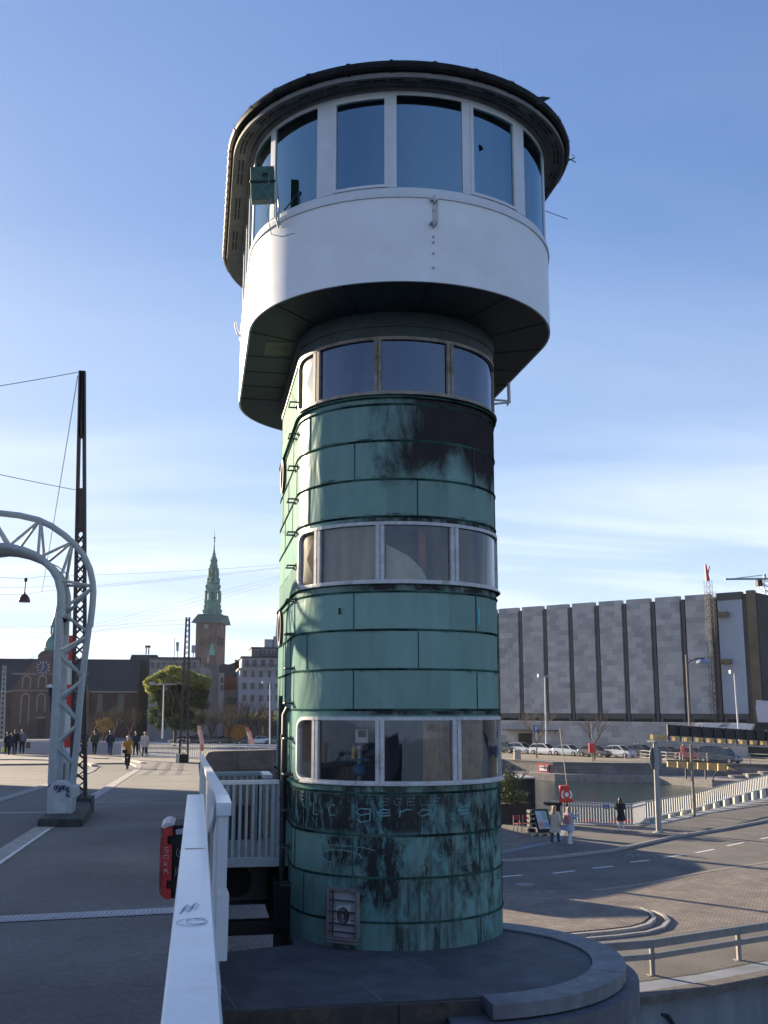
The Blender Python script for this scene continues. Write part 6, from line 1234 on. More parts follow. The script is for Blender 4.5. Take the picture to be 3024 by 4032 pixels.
cr=thing('tower_crane','pale lattice tower crane behind the dark end wall','crane',aty(*z5(1645,290),190))
a=aty(*z5(1640,50),190); base=Vector((a.x+1.0,190,G)); m=MB(); lat(m,base,Vector((a.x+.2,190,a.z)),1.9,30,.10); part(m,'mast',mat('crane_grey',(.42,.45,.46),.5),cr)
j0,j1=aty(*z5(1408,45),190),aty(*z5(1720,42),190); m=MB(); m.bar(j0,j1,.5,.35); m.bar(aty(*z5(1638,20),190),aty(*z5(1470,40),190),.15); m.bar(aty(*z5(1638,15),190),a,.4); part(m,'jib',mat('crane_teal',(.22,.30,.32),.5),cr)
m=MB(); p=aty(*z5(1607,68),190); m.box(p.x-.5,p.x+.5,189.5,190.5,p.z-.6,p.z+.6); part(m,'operator_cab',black,cr)
for i,(pts,lab) in enumerate((([(1232,945),(1230,910),(1262,886),(1390,886),(1355,915),(1352,945)],'white site tent left of the brown hoist foot'),([(1358,948),(1356,908),(1385,905),(1425,905),(1418,948)],'small white site tent between the two larger ones'),([(1418,948),(1416,908),(1450,884),(1575,887),(1560,920),(1572,948)],'white site tent at right beside dark corner'))):
    P=[fp(*p)+NB*7 for p in pts]; q=[onplane(*z5(*p),A0+NB*4,D) for p in pts]; m=MB(); m.extr(q,D.cross(Vector((0,0,1)))*(-3 if D.cross(Vector((0,0,1))).dot(NB)>0 else 3))
    tag(m.build('site_tent',mat('tent_white',(.62,.62,.66),.7,var=.04,scale=.5)),lab,'tent','white tents at the building site')
q=[onplane(*z5(*p),A0+NB*3.2,D) for p in ((1590,748),(1700,760),(1700,880),(1600,875),(1588,800))]; m=MB(); m.extr(q,-NB*2); tag(m.build('site_sheeting',mat('sheet_lilac',(.48,.49,.56),.6,var=.05,scale=.5)),'pale lilac plastic sheeting at the right end of building','sheeting')
m=MB(); q0=onplane(*z5(1588,880),A0+NB*3.1,D); fbox(m,sx(1590,880),sx(1760,880),2.5,3.3,G,q0.z); tag(m.build('site_hoarding',mat('site_dark',(.03,.03,.032),.8)),'dark site hoarding below the lilac sheeting','hoarding')
for i,(x,y,b) in enumerate(((312,780,(315,1085)),(650,820,(652,1100)))):
    b_=onz(*z5(*b),G); t_=aty(*z5(x,y),b_.y); tree('bare_tree',['slim bare tree in front of first slots of stone building','slim bare tree beside red lifebuoy box on far quay'][i],'tree',(b_.x,b_.y,G),t_.z-G,depth=4,bk=bark if i else barkl,r0=.10,spread=.42,seed=80+i,group='slim bare trees on the far quay')
# ================================================================ QUAY FURNITURE, RIGHT SIDE
wr=thing('bridge_balustrade','long white barred balustrade rising to the right edge over the canal bridge','railing',(31,63,G))
ra=[(25.15,57.86,0.02),(30.68,63.06,.02),(35.6,67.7,.25),(41.17,72.84,.42),(50,81,.6),(60,90,.7)]
wrm=mat('balustrade_white',(.74,.73,.70),.5,var=.04)
m=MB()
for a,b_ in zip(ra,ra[1:]):
    m.bar((a[0],a[1],G+1.12+a[2]),(b_[0],b_[1],G+1.12+b_[2]),.10,.07)
part(m,'handrail',steel,wr)
m=MB()
for a,b_ in zip(ra,ra[1:]):
    A_,B_=Vector(a),Vector(b_); n=int((B_-A_).length/.36)
    m.bar((a[0],a[1],G+.22+a[2]),(b_[0],b_[1],G+.22+b_[2]),.05,.07)
    for k in range(n): p=A_.lerp(B_,k/n); m.box(p.x-.022,p.x+.022,p.y-.022,p.y+.022,G+.22+p.z,G+1.1+p.z)
part(m,'baluster_panel',wrm,wr)
A_=Vector(ra[0])
for i in range(26):
    f=i/25; tot=0; L=[(Vector(b_)-Vector(a)).length for a,b_ in zip(ra,ra[1:])]; d=f*sum(L)
    for (a,b_),l in zip(zip(ra,ra[1:]),L):
        if d<=l+1e-6: p=Vector(a).lerp(Vector(b_),d/l); break
        d-=l
    m=MB(); m.box(p.x-.16,p.x+.16,p.y-.12,p.y+.12,G+p.z-.45,G+p.z+.16); m.box(p.x-.05,p.x+.05,p.y-.05,p.y+.05,G+p.z+.16,G+p.z+.3); part(m,'foot_block',mat('foot_pale',(.55,.5,.42),.8),wr)
# grey barred fence at the water
fc=thing('quay_fence','pale grey barred fence along the canal with small blue notice','fence',(22,57,G)); pf=[(19.9,58.7),(20.35,58.47),(21.3,57.9),(23.76,56.3),(25.1,57.8)]
m=MB()
for a,b_ in zip(pf,pf[1:]): m.bar((a[0],a[1],G+1.17),(b_[0],b_[1],G+1.17),.06,.05); m.bar((a[0],a[1],G+1.0),(b_[0],b_[1],G+1.0),.05,.10); m.bar((a[0],a[1],G+.1),(b_[0],b_[1],G+.1),.05,.05)
part(m,'rails',mat('fence_grey',(.45,.46,.47),.5),fc)
m=MB()
for a,b_ in zip(pf,pf[1:]):
    A_,B_=Vector(a+(0,)),Vector(b_+(0,)); n=max(1,int((B_-A_).length/.15))
    for k in range(n): p=A_.lerp(B_,k/n); m.box(p.x-.018,p.x+.018,p.y-.018,p.y+.018,G+.05,G+1.17)
part(m,'bar_panel',mat('fence_grey',(.45,.46,.47)),fc)
bs=thing('notice_board','small blue notice fixed to the grey canal fence','sign',(23.0,56.8,-3.6)); q=[aty(*z6(*p),56.75) for p in ((1278,960),(1355,962),(1355,1010),(1278,1008))]
m=MB(); m.extr(q,(0,.02,0)); no=part(m,'board',bluep,bs); m=MB()
for f in (.3,.5,.7): a,b_=q[3].lerp(q[0],f),q[2].lerp(q[1],f); m.bar(a.lerp(b_,.18)+Vector((0,-.005,0)),a.lerp(b_,.82)+Vector((0,-.005,0)),.012,.018)
sub(m,'text_line',mat('pale_blue',(.3,.4,.6)),no,bs)
# timber barrier on its post with the round sign seen from behind
mp_=thing('height_portal','tall grey post carrying a long dark barrier beam with yellow blocks','barrier',(23.6,53.2,G))
b0,t0=aty(*z7(420,1390),53.2),aty(*z7(345,345),53.2)
m=MB(); m.tube([b0,Vector((b0.x,b0.y,t0.z))],[.15,.11],10); m.lathe([(.32,0),(.32,.05),(.18,.12)],b0,12); part(m,'post',mat('post_grey',(.28,.29,.29),.6,var=.15,scale=3),mp_,smooth=True)
E0=Vector((b0.x,b0.y,t0.z)); dv_=(aty(*z7(1659,405),58)-E0); BE=E0+dv_*1.6; du=dv_.normalized()
m=MB(); m.bar(E0-du*.35,BE,.5,.09); part(m,'beam',mat('beam_grey',(.33,.32,.30),.7,var=.2,scale=2),mp_)
m=MB(); m.bar(E0-du*.25+Vector((0,0,.22)),E0+du*1.0+Vector((0,0,.22)),.2,.26); part(m,'yellow_block',yellowp,mp_)
for k in range(15):
    p=E0+du*(1.15+k*1.02)
    if (p-E0).length>dv_.length*1.6: break
    m=MB(); m.bar(p+Vector((0,0,.05)),p+Vector((0,0,.93)),.10); part(m,'upright',dark,mp_)
    m=MB(); m.bar(p+du*.42+Vector((0,0,.20)),p+du*.86+Vector((0,0,.20)),.2,.24); part(m,'yellow_block',yellowp,mp_)
m=MB(); m.bar(E0+du*1.15+Vector((0,.15,.62)),BE+Vector((0,.15,.62)),.06,.58); part(m,'dark_board',mat('tarred_board',(.035,.035,.04),.8,var=.3,scale=2),mp_)
q=[aty(*z7(*p),61) for p in ((520,565),(1180,590),(1312,680),(1290,683),(520,635))]; 
for k in range(6):
    x0,x1=520+k*115,520+k*115+98; yb0=635+k*9; m=MB(); pts=[(x0,566+k*5),(x1,570+k*5),(x1,yb0+10),(x0,yb0)]
    m.extr([aty(*z7(*p),61) for p in pts],(0,.15,0)); part(m,'yellow_panel',yellowp,mp_)
m=MB(); m.extr([aty(*z7(*p),61) for p in ((1208,630),(1310,680),(1208,665))],(0,.15,0)); part(m,'yellow_panel',yellowp,mp_)
m=MB(); m.bar(aty(*z7(500,560),61.1),aty(*z7(1200,590),61.1),.1,.08)
for x,y in ((728,770),(950,780)): m.tube([aty(*z7(x,y),61.1),aty(*z7(x-4,575),61.1)],.05,6)
part(m,'panel_rail',dark,mp_)
rs=thing('round_sign','large round grey sign disc seen from behind on tall post','sign',(23.4,53.4,-2)); c=aty(*z7(382,535),53.4); m=MB(); n_=28; V=[(c.x+.62*math.cos(2*math.pi*k/n_)*.75,c.y+.25*math.cos(2*math.pi*k/n_),c.z+.68*math.sin(2*math.pi*k/n_)) for k in range(n_)]; m.extr(V,(0,.03,0)); part(m,'disc',mat('disc_grey',(.17,.20,.21),.6),rs); m=MB(); m.box(c.x-.3,c.x+.1,c.y-.06,c.y-.02,c.z-.05,c.z); part(m,'clamp',steel,rs)
# slim lamp pole with swan neck
sl2=thing('street_lamp','slim dark lamp post with curved arm and blue rimmed shade before stone bank','street lamp',(29.53,60.81,G)); b0=onz(*z7(822,1195),G); tp=aty(*z5(1174,485),b0.y)
m=MB(); m.tube([b0,Vector((b0.x,b0.y,tp.z))],[.10,.055],8); part(m,'pole',mat('pole_two',(.20,.17,.15),.5),sl2,smooth=True)
arm=[aty(*z5(x,y),b0.y) for x,y in ((1188,545),(1200,525),(1240,508),(1290,504))]; m=MB(); m.tube(arm,.035,6); m.tube([aty(*z5(1190,505),b0.y),aty(*z5(1215,520),b0.y)],.02,6); part(m,'arm',dark,sl2,smooth=True)
c=aty(*z5(1283,535),b0.y); m=MB(); m.lathe([(.42,0),(.45,.04),(.36,.18),(.12,.27),(0,.28)],c,20); part(m,'lamp_shade',mat('shade_blue',(.22,.27,.36),.35),sl2,smooth=True); m=MB(); m.lathe([(0,-.06),(.36,-.03),(.40,.02)],c,20); part(m,'lamp_glass',mat('pale_globe',(.5,.5,.5),.3),sl2,smooth=True)
# lifebuoy stations
def life_station(name,label,q,Y,base,poletop,emblem):
    P=[aty(*z6(*p),Y) for p in q]; t=thing(name,label,'lifebuoy station',(base.x,Y,G),0,'red lifebuoy stations')
    m=MB(); m.extr(P,(0,.22,0)); bo=part(m,'box',mat('life_red',(.55,.03,.02),.4,var=.08),t,bev=.04)
    m=MB(); m.hexa([P[0]+Vector((-.02,-.02,0)),P[1]+Vector((.02,-.02,0)),P[1]+Vector((.02,.24,0)),P[0]+Vector((-.02,.24,0)),P[0]+Vector((.05,.0,.08)),P[1]+Vector((-.05,.0,.08)),P[1]+Vector((-.05,.22,.08)),P[0]+Vector((.05,.22,.08))]); sub(m,'box_lid',mat('lid_red',(.7,.10,.05),.4),bo,t)
    m=MB(); m.box(base.x-.05,base.x+.05,Y+.05,Y+.13,G,P[2].z+.1); part(m,'post',dark,t)
    m=MB(); m.tube([Vector((base.x+.05,Y+.1,P[0].z-.1)),poletop],.03,6); part(m,'rescue_pole',mat('pole_wood',(.42,.36,.29),.7),t)
    if emblem:
        c=(P[0]+P[2])/2; m=MB()
        for s in (0,180):
            V=[]
            for rr_ in (.21,.30): V+=[(c.x+rr_*1.05*math.cos(R(s+a)),Y-.006,c.z+rr_*math.sin(R(s+a))) for a in range(-50,51,10)]
            m.add(V,[(k,k+1,11+k+1,11+k) for k in range(10)])
        V=[(c.x+.11*math.cos(R(a)),Y-.006,c.z+.12*math.sin(R(a))) for a in range(0,360,20)]; m.add(V,[tuple(range(18))]); sub(m,'ring_emblem',mat('emblem_white',(.72,.74,.78)),bo,t)
b0=onz(*z6(868,1170),G); Yl=56.2
life_station('lifebuoy_station','red lifebuoy box with white ring emblem and tall pole by canal fence',[(768,752),(885,745),(930,930),(775,938)],Yl,aty(*z6(862,1000),Yl),aty(*z6(770,55),Yl),True)
b0=onz(*z6(1160,452),G)
life_station('lifebuoy_station','small plain red lifebuoy box on far quay before brown car',[(1115,240),(1195,240),(1200,345),(1118,345)],b0.y,b0,aty(*z6(1137,-10),b0.y),False)
# P signs, arrow sign, bollard, flag
def text(s,size,loc,rz,mt,parent,ext=.006):
    cu_=bpy.data.curves.new('txt','FONT'); cu_.body=s; cu_.size=size; cu_.extrude=ext; cu_.align_x='CENTER'; cu_.align_y='CENTER'
    to=bpy.data.objects.new('txt',cu_); C.objects.link(to); dg=bpy.context.evaluated_depsgraph_get(); me=bpy.data.meshes.new_from_object(to.evaluated_get(dg)); C.objects.unlink(to); bpy.data.objects.remove(to)
    me.transform(Matrix.Translation(Vector(loc))@Matrix.Rotation(rz,4,'Z')@Matrix.Rotation(R(90),4,'X')); me.materials.clear(); me.materials.append(mt)
    o=bpy.data.objects.new('lettering',me); C.objects.link(o); o.parent=parent; o.matrix_parent_inverse=Matrix.Translation(-Vector(parent.location)); return o
for x,y,yb3,lab in ((490,62,235,'blue parking sign reading P behind slim bare tree'),(873,65,245,'blue parking sign reading P right of bank door')):
    Y=150; c=aty(*z6(x,y),Y); bt_=aty(*z6(x if x<600 else 850,yb3),Y); t=thing('parking_sign',lab,'sign',(bt_.x,Y,G),0,'parking signs'); m=MB(); m.box(c.x-.42,c.x+.42,Y-.03,Y,c.z-.52,c.z+.52); so_=part(m,'board',bluep,t)
    m=MB(); m.tube([(bt_.x,Y+.05,G),(bt_.x,Y+.05,bt_.z),(c.x,Y+.05,c.z)],.05,6); part(m,'pole',steel,t)
    text('P',1.0,(c.x,Y-.05,c.z),0,mat('emblem_white',(.7,.7,.7)),t)
qw=thing('arrow_sign','red framed white sign with black arrow on the quay wall','sign',(41,124.8,-5)); P=[aty(*z6(*p),121.0) for p in ((508,470),(640,472),(640,585),(508,578))]
dq=Vector((42.2-38.3,123.5-131.1,0)).normalized(); nq_=Vector((dq.y,-dq.x,0)); 
if nq_.y>0: nq_=-nq_
c0_=onplane(*z6(575,527),Vector((39.5,128.8,0))+nq_*.15,dq); w_,h_=1.35,1.05
w_=(onplane(*z6(640,527),c0_,dq)-c0_).length; h_=(onplane(*z6(575,472),c0_,dq)-c0_).length
m=MB(); m.obox(c0_,dq*w_,nq_*.05,(0,0,h_)); part(m,'frame',mat('sign_crimson',(.42,.02,.04),.5),qw); m=MB(); m.obox(c0_+nq_*.07,dq*(w_-.30),nq_*.03,(0,0,h_-.25)); part(m,'face',mat('sign_white',(.7,.7,.72),.5),qw)
m=MB(); c1v=c0_+nq_*.12+Vector((0,0,.12)); m.obox(c1v-dq*.15,dq*(w_*.45),nq_*.01,(0,0,.05)); a=c1v+dq*w_*.55; m.extr([a,a-dq*.35+Vector((0,0,.26)),a-dq*.35-Vector((0,0,.26))],nq_*.02); part(m,'arrow',black,qw)
m=MB()
for k in range(3): m.obox(c0_+nq_*.12-Vector((0,0,.32))+dq*(k-1)*.5,dq*.2,nq_*.01,(0,0,.03))
part(m,'small_text',mat('grey_text',(.3,.3,.3)),qw)
b0=onz(*z6(262,425),G); m=MB(); m.lathe([(.45,0),(.48,.1),(.42,.95),(.5,1.05),(.45,1.25),(0,1.3)],b0,12); tag(m.build('bollard',mat('stone_bollard',(.42,.38,.32),.9),smooth=True),'pale stone bollard on far quay below silver car','bollard')
rfl=thing('site_flag','tall narrow red banner flag beside maroon car on far quay','flag',(57,120,G)); q=[aty(*z7(*p),122) for p in ((668,390),(712,395),(722,500),(690,512),(672,470))]; m=MB(); m.extr(q,(0,.05,0)); part(m,'banner',orangep,rfl); q=[aty(*z7(*p),122) for p in ((660,285),(682,265),(684,300),(662,312))]; m=MB(); m.extr(q,(0,.05,0)); part(m,'banner_top',orangep,rfl); m=MB(); a=aty(*z7(690,560),122); m.tube([a,aty(*z7(684,260),122)],.05,5); part(m,'pole',steel,rfl)
fr_=thing('quay_railing','thin grey three bar railing along the far quay edge','railing',(56,120,G)); 
pr_=[onz(*z7(x,y),G) for x,y in ((-180,452),(30,560),(210,555),(505,580),(660,588),(970,590),(1130,592),(1298,598),(1460,600),(1700,612))]; pr_=pr_[1:]
m=MB()
for a,b_ in zip(pr_,pr_[1:]):
    for h in (.35,.75,1.15): m.bar(a+Vector((0,0,h)),b_+Vector((0,0,h)),.06,.05)
part(m,'rails',mat('rail_silver',(.36,.38,.40),.5),fr_)
for p in pr_: m=MB(); m.tube([p,p+Vector((0,0,1.18))],.05,6); part(m,'post',mat('rail_silver',(.36,.38,.4)),fr_)
# black shed, shrub, seats, board, pallets at the cafe corner
sh=thing('black_shed','black boarded shed with pale scrawl beside the tower edge','shed',(20,66,G))
q0,q1=aty(*z6(120,650),64),aty(*z6(465,640),64); lx=onz(*z6(465,1185),G)
m=MB(); m.box(17.2,q1.x,64,67.5,G,q1.z-.05); part(m,'wall',mat('black_board',(.018,.018,.02),.8,var=.3,scale=3),sh)
m=MB(); m.box(17.0,q1.x+.06,63.9,67.6,q1.z-.05,q1.z+.03); m.box(q1.x,q1.x+.05,63.92,64,G,q1.z-.05); part(m,'roof_trim',mat('trim_pale',(.35,.34,.32),.6),sh)
m=MB(); k=0
x=17.3
while x<q1.x: m.box(x,x+.03,63.96,64,G,q1.z-.06); x+=.16
part(m,'boarding',mat('black_rib',(.03,.03,.032),.8),sh)
m=MB(); S=lambda x,y: aty(*z6(x,y),63.95)
for st in ([(300,975),(315,1035),(325,985),(335,1030),(345,970)],[(355,1000),(350,1030)],[(350,995),(385,975),(398,1000),(375,1030),(355,1020)]): m.tube([S(*p) for p in st],.02,4)
part(m,'scrawl',mat('pale_scrawl',(.30,.36,.40)),sh)
c=aty(*z6(190,790),59); tree('evergreen_shrub','big green evergreen shrub in dark planter beside tower edge','shrub',(c.x,59,G+.6),3.2,leaf=[(mat('evergreen',(.17,.19,.06),.8,var=.35,scale=2,alt=(.06,.08,.03),altf=(.45,.6)),[(c+Vector((rnd.uniform(-.55,.55),rnd.uniform(-.5,.5),rnd.uniform(-.75,.75))),(.5,.5,.5),190) for _ in range(16)],0)],depth=2,lsz=.06,r0=.08,seed=31)
m=MB(); m.box(c.x-.8,c.x+1.0,58.4,59.6,G,G+1.1); tag(m.build('planter',mat('dark_wood',(.04,.03,.027),.8,var=.3)),'dark wooden planter holding the evergreen shrub','planter')
q=onz(*z6(300,1300),G)
def cafe_chair(label,p,col,rz):
    t=thing('cafe_chair',label,'chair',p,rz,'cafe chairs by the shed'); 
    m=MB(); m.box(-.2,.2,-.2,.2,.43,.46); m.build('seat',col,t); m=MB(); m.box(-.2,.2,.18,.21,.6,.85); m.build('backrest',col,t)
    for x in (-.19,.19):
        for y in (-.19,.19): m=MB(); m.tube([(x,y,0),(x,y,.43 if y<0 else .85)],.02,6); m.build('leg',steel,t)
cafe_chair('metal cafe chair with pale frame beside the shed',onz(*z6(280,1290),G),mat('seat_red',(.3,.03,.03)),.3)
cafe_chair('cafe chair with red seat half hidden by board',onz(*z6(365,1290),G),mat('seat_red',(.3,.03,.03)),-.5)
pa_=thing('euro_pallet','pale wooden pallet on end behind the pavement board','pallet',onz(*z6(440,1350),G)); q=onz(*z6(430,1330),G)
for k in range(5): m=MB(); m.box(q.x-.05,q.x+.95,q.y-.05+.0,q.y+.0,G+.02+k*.0+.0,G+.02) if False else m.box(q.x-.1,q.x+.9,q.y-.25+k*.13,q.y-.17+k*.13,G+.11,G+.14); part(m,'board',mat('pallet_wood',(.42,.36,.26),.9),pa_)
for k in range(3): m=MB(); m.box(q.x-.1+k*.42,q.x+.06+k*.42,q.y-.25,q.y+.35,G,G+.11); part(m,'bearer',mat('pallet_wood',(.42,.36,.26)),pa_)
rk=thing('pallet_rack','black upright stack of pallets beside the menu board','rack',q); m=MB(); a=onz(*z6(435,1320),G)
for k in range(5): m.box(a.x-.12,a.x+.18,a.y-.1,a.y+.4,G+.15+k*.23,G+.30+k*.23)
part(m,'frame',black,rk); m=MB()
for k in range(3): m.box(a.x-.14,a.x-.02,a.y-.13,a.y-.1,G+.35+k*.38,G+.50+k*.38)
part(m,'block_end',mat('block_pale',(.5,.46,.36)),rk)
mb_=thing('menu_board','black framed pavement board with pale colourful poster','sign board',onz(*z6(560,1340),G)); Yb=53
Pq=[aty(*z6(*p),Yb) for p in ((455,1022),(608,1018),(665,1258),(520,1268))]; 
m=MB(); m.extr([Pq[0]+Vector((-.05,.02,.03)),Pq[1]+Vector((.05,.02,.03)),Pq[2]+Vector((.05,.02,-.2)),Pq[3]+Vector((-.03,.02,-.2))],(.05,.08,0)); part(m,'frame',black,mb_)
m=MB(); I=[p.lerp((Pq[0]+Pq[2])/2,.12) for p in Pq]; m.add(I,[(3,2,1,0)]); 
pmat=mat('poster_pale',(.50,.58,.66),.6,var=.1,scale=4,alt=(.45,.28,.34),altf=(.5,.62)); part(m,'poster',pmat,mb_)
for i,(f0,f1,g0,g1,cc) in enumerate(((.55,.95,.5,.95,(.25,.50,.45)),(.1,.5,.15,.4,(.55,.30,.28)),(.55,.95,.1,.35,(.20,.35,.60)))):
    bl_=lambda u,v: (I[3].lerp(I[2],u)).lerp(I[0].lerp(I[1],u),v)+Vector((0,-.008,0)); m=MB(); m.add([bl_(f0,g0),bl_(f1,g0),bl_(f1,g1),bl_(f0,g1)],[(0,1,2,3)]); part(m,'picture_panel',mat('panel_%d'%i,cc,.6),mb_)
m=MB(); a=Pq[3]; 
for x in (-.05,.35,.55): m.box(a.x+x,a.x+x+.05,Yb,Yb+.06,G,a.z-.1)
part(m,'leg',black,mb_)
sg=thing('quay_table','black high table top at the canal fence left of lifebuoy box','table',(19,58,G)); q0,q1=aty(*z6(600,945),57.5),aty(*z6(775,960),57.5); m=MB(); m.box(q0.x,q1.x,57.2,57.9,q0.z-.1,q0.z+.06); part(m,'table_top',black,sg); m=MB(); m.box((q0.x+q1.x)/2+.02,q1.x-.05,57.4,57.7,G,q0.z-.1); part(m,'leg',black,sg)
def kayak(label,pts,Y):
    P=[aty(*z6(*p),Y) for p in pts]; m=MB(); n=len(P); 
    m.tube(P,[.03,.16,.2,.17,.03],8); tag(m.build('kayak',orangep,smooth=True),label,'kayak','red kayaks behind the fence')
kayak('red kayak lying behind the fence left of the blue notice',[(1012,1165),(1050,1168),(1100,1175),(1180,1185),(1230,1192)],59.5)
kayak('red kayak lying behind the fence right of the blue notice',[(1320,1185),(1360,1180),(1450,1172),(1560,1160),(1630,1152)],60)
# ================================================================ PEOPLE
def person(label,loc,h,rz,skin,hair,top,legs,shoes,pose='walk',coat=.0,hairlen=0,skirt=None,bag=None,group=None,hood=False,phase=1,armup=None,seat=False):
    t=thing('person',label,'person',loc,rz,group); s=h/1.75
    sw=.20*phase if pose=='walk' else .04
    V={}; vs=[];es=[];rd=[]
    def v(n,p,r,par=None):
        V[n]=len(vs); vs.append(Vector(p)*s); rd.append(r*s)
        if par is not None: es.append((V[par],V[n]))
    v('pel',(0,0,.98),.135); v('waist',(0,0,1.12),.12,'pel'); v('chest',(0,.0,1.32),.145,'waist'); v('neck0',(0,0,1.47),.06,'chest'); v('neck',(0,.01,1.53),.055,'neck0'); v('head',(0,.02,1.62),.085,'neck'); v('crown',(0,.015,1.71),.065,'head'); v('nose',(0,.115,1.61),.018,'head')
    for sd_,q in ((-1,sw),(1,-sw)):
        n=str(sd_)
        v('hip'+n,(.09*sd_,0,.93),.10,'pel')
        if seat: v('knee'+n,(.12*sd_,.42,.50),.068,'hip'+n); v('ank'+n,(.12*sd_,.45,.09),.045,'knee'+n); v('toe'+n,(.12*sd_,.60,.04),.035,'ank'+n)
        else:
            kz=.50+(.03 if q<0 else 0); v('knee'+n,(.10*sd_,q*.55+.05,kz),.068,'hip'+n); v('ank'+n,(.10*sd_,q*1.2-(.0 if q>0 else .04),.09+(.05 if q<0 and pose=='walk' else 0)),.045,'knee'+n); v('toe'+n,(.11*sd_,q*1.2+.13,.035),.036,'ank'+n)
        sx_=.19*sd_
        v('sh'+n,(sx_,0,1.42),.062,'chest')
        if armup=='phone': v('el'+n,(.23*sd_,.10,1.17),.045,'sh'+n); v('wr'+n,(.10*sd_,.30,1.30),.032,'el'+n); hd=Vector((-.04*sd_,.05,.02))
        elif armup=='one' and sd_>0: v('el'+n,(.27,.06,1.20),.045,'sh'+n); v('wr'+n,(.30,.30,1.42),.032,'el'+n); hd=Vector((.0,.04,.05))
        elif armup=='bike': v('el'+n,(.27*sd_,.12,1.18),.045,'sh'+n); v('wr'+n,(.24*sd_,.38,1.08),.032,'el'+n); hd=Vector((0,.06,-.01))
        elif armup=='out': v('el'+n,(.40*sd_,-.02,1.22),.045,'sh'+n); v('wr'+n,(.22*sd_,.10,1.10),.032,'el'+n); hd=Vector((-.05*sd_,.04,0))
        else: v('el'+n,(.25*sd_,-q*.35-.02,1.14),.045,'sh'+n); v('wr'+n,(.26*sd_,-q*.8+.05,.90),.032,'el'+n); hd=Vector((0,.02,-.06))
        w0=vs[V['wr'+n]]/s; v('palm'+n,w0+hd,.032,'wr'+n); pd=hd.normalized(); pdx=pd.cross(Vector((0,1,0)) if abs(pd.y)<.9 else Vector((0,0,1))).normalized()
        for k in range(4):
            b0_=w0+hd+pd*.03+pdx*(k-1.5)*.017; v('f%d'%k+n,b0_,.010,'palm'+n); v('g%d'%k+n,b0_+pd*(.028+.006*(k in (1,2))),.009,'f%d'%k+n); v('h%d'%k+n,b0_+pd*.05+Vector((0,.008,0)),.007,'g%d'%k+n)
        v('th'+n,w0+hd*.7+Vector((0,.03,0)),.011,'wr'+n); v('ti'+n,w0+hd*1.1+Vector((0,.05,0)),.009,'th'+n)
    me=bpy.data.meshes.new('body'); me.from_pydata([tuple(p) for p in vs],es,[]); o=bpy.data.objects.new('body',me); C.objects.link(o)
    o.modifiers.new('skin','SKIN'); sv=me.skin_vertices[0].data
    for i,r in enumerate(rd): sv[i].radius=(r,r*(.78 if i in (V['pel'],V['waist'],V['chest']) else 1)); sv[i].use_root=(i==0)
    su=o.modifiers.new('sub','SUBSURF'); su.levels=1; su.render_levels=1
    dg=bpy.context.evaluated_depsgraph_get(); dg.update(); ev_=o.evaluated_get(dg); m2=bpy.data.meshes.new_from_object(ev_); C.objects.unlink(o); bpy.data.objects.remove(o)
    m2.name='body'; m2.materials.clear()
    for mt in (skin,top,legs,shoes): m2.materials.append(mt)
    hipz=.98*s; 
    for p in m2.polygons:
        c=p.center; z=c.z/s; r=abs(c.x)/s; armz=(c-vs[V['wr-1']]).length/s; arm2=(c-vs[V['wr1']]).length/s
        mi=2
        if z>1.5: mi=0
        elif min(armz,arm2)<.13 and min((c-vs[V['palm-1']]).length,(c-vs[V['palm1']]).length)/s<.12: mi=0
        elif z>1.0 or (r>.17 and not seat and z>.8): mi=1
        elif z<.11: mi=3
        if seat and z<=1.0: mi=2 if z>.11 else 3
        p.material_index=mi; p.use_smooth=True
    bo=bpy.data.objects.new('body',m2); C.objects.link(bo); bo.parent=t
    # face
    m=MB()
    for sd_ in (-1,1): m.lathe([(0,-.009*s),(.010*s,0),(0,.009*s)],(sd_*.032*s,.098*s,1.635*s),6)
    m.build('eyes',black,t); m=MB(); m.box(-.022*s,.022*s,.09*s,.103*s,1.562*s,1.568*s); m.build('mouth',mat('lips',(.3,.1,.09)),t)
    for sd_ in (-1,1): m=MB(); m.lathe([(0,-.028*s),(.014*s,0),(0,.028*s)],(sd_*.09*s,.01*s,1.615*s),6); m.build('ear',skin,t)
    # hair
    m=MB(); prof=[]
    n=14; rr_=random.Random(int(h*1000)); hz0=1.60 if hairlen==0 else 1.60-hairlen
    rings=[]
    for zf,w_,d_,oy in ((1.755,.02,.02,-.0),(1.745,.065,.07,0),(1.71,.098,.108,-.005),(1.66,.106,.112,-.015),(1.60,.10,.085,-.035)): rings.append([(w_*s*math.cos(2*math.pi*k/n)*(1+rr_.uniform(-.05,.05)),(oy+d_*math.sin(2*math.pi*k/n) if math.sin(2*math.pi*k/n)<.3 or zf>1.68 else oy+.03)*s,zf*s) for k in range(n)])
    if hairlen: 
        for zf,w_ in ((1.5,.095),(1.6-hairlen*.7,.105),(1.6-hairlen,.06)): rings.append([(w_*s*math.cos(2*math.pi*k/n)*(1+rr_.uniform(-.1,.1)),(-.075+ .055*math.sin(2*math.pi*k/n))*s,zf*s) for k in range(n)])
    m.loft(rings[::-1],caps=True); m.build('hood' if hood else 'hair',top if hood else hair,t,smooth=True)
    # coat / jacket as a loose shell with hem
    zc=[(1.475,.10,.075),(1.45,.20,.105),(1.34,.225,.135),(1.15,.19,.13),(1.0,.205,.145),(.95-coat*.35,.215,.155),(.93-coat,.235+coat*.12,.17+coat*.12)]
    m=MB(); n=20; rings=[[(w_*s*math.cos(2*math.pi*k/n),d_*s*math.sin(2*math.pi*k/n)+(.015*s*math.sin(3*k) if z<1.05 else 0),z*s) for k in range(n)] for z,w_,d_ in zc]; m.loft(rings,caps=False); m.build('coat' if coat>.2 else 'jacket',top,t,smooth=True)
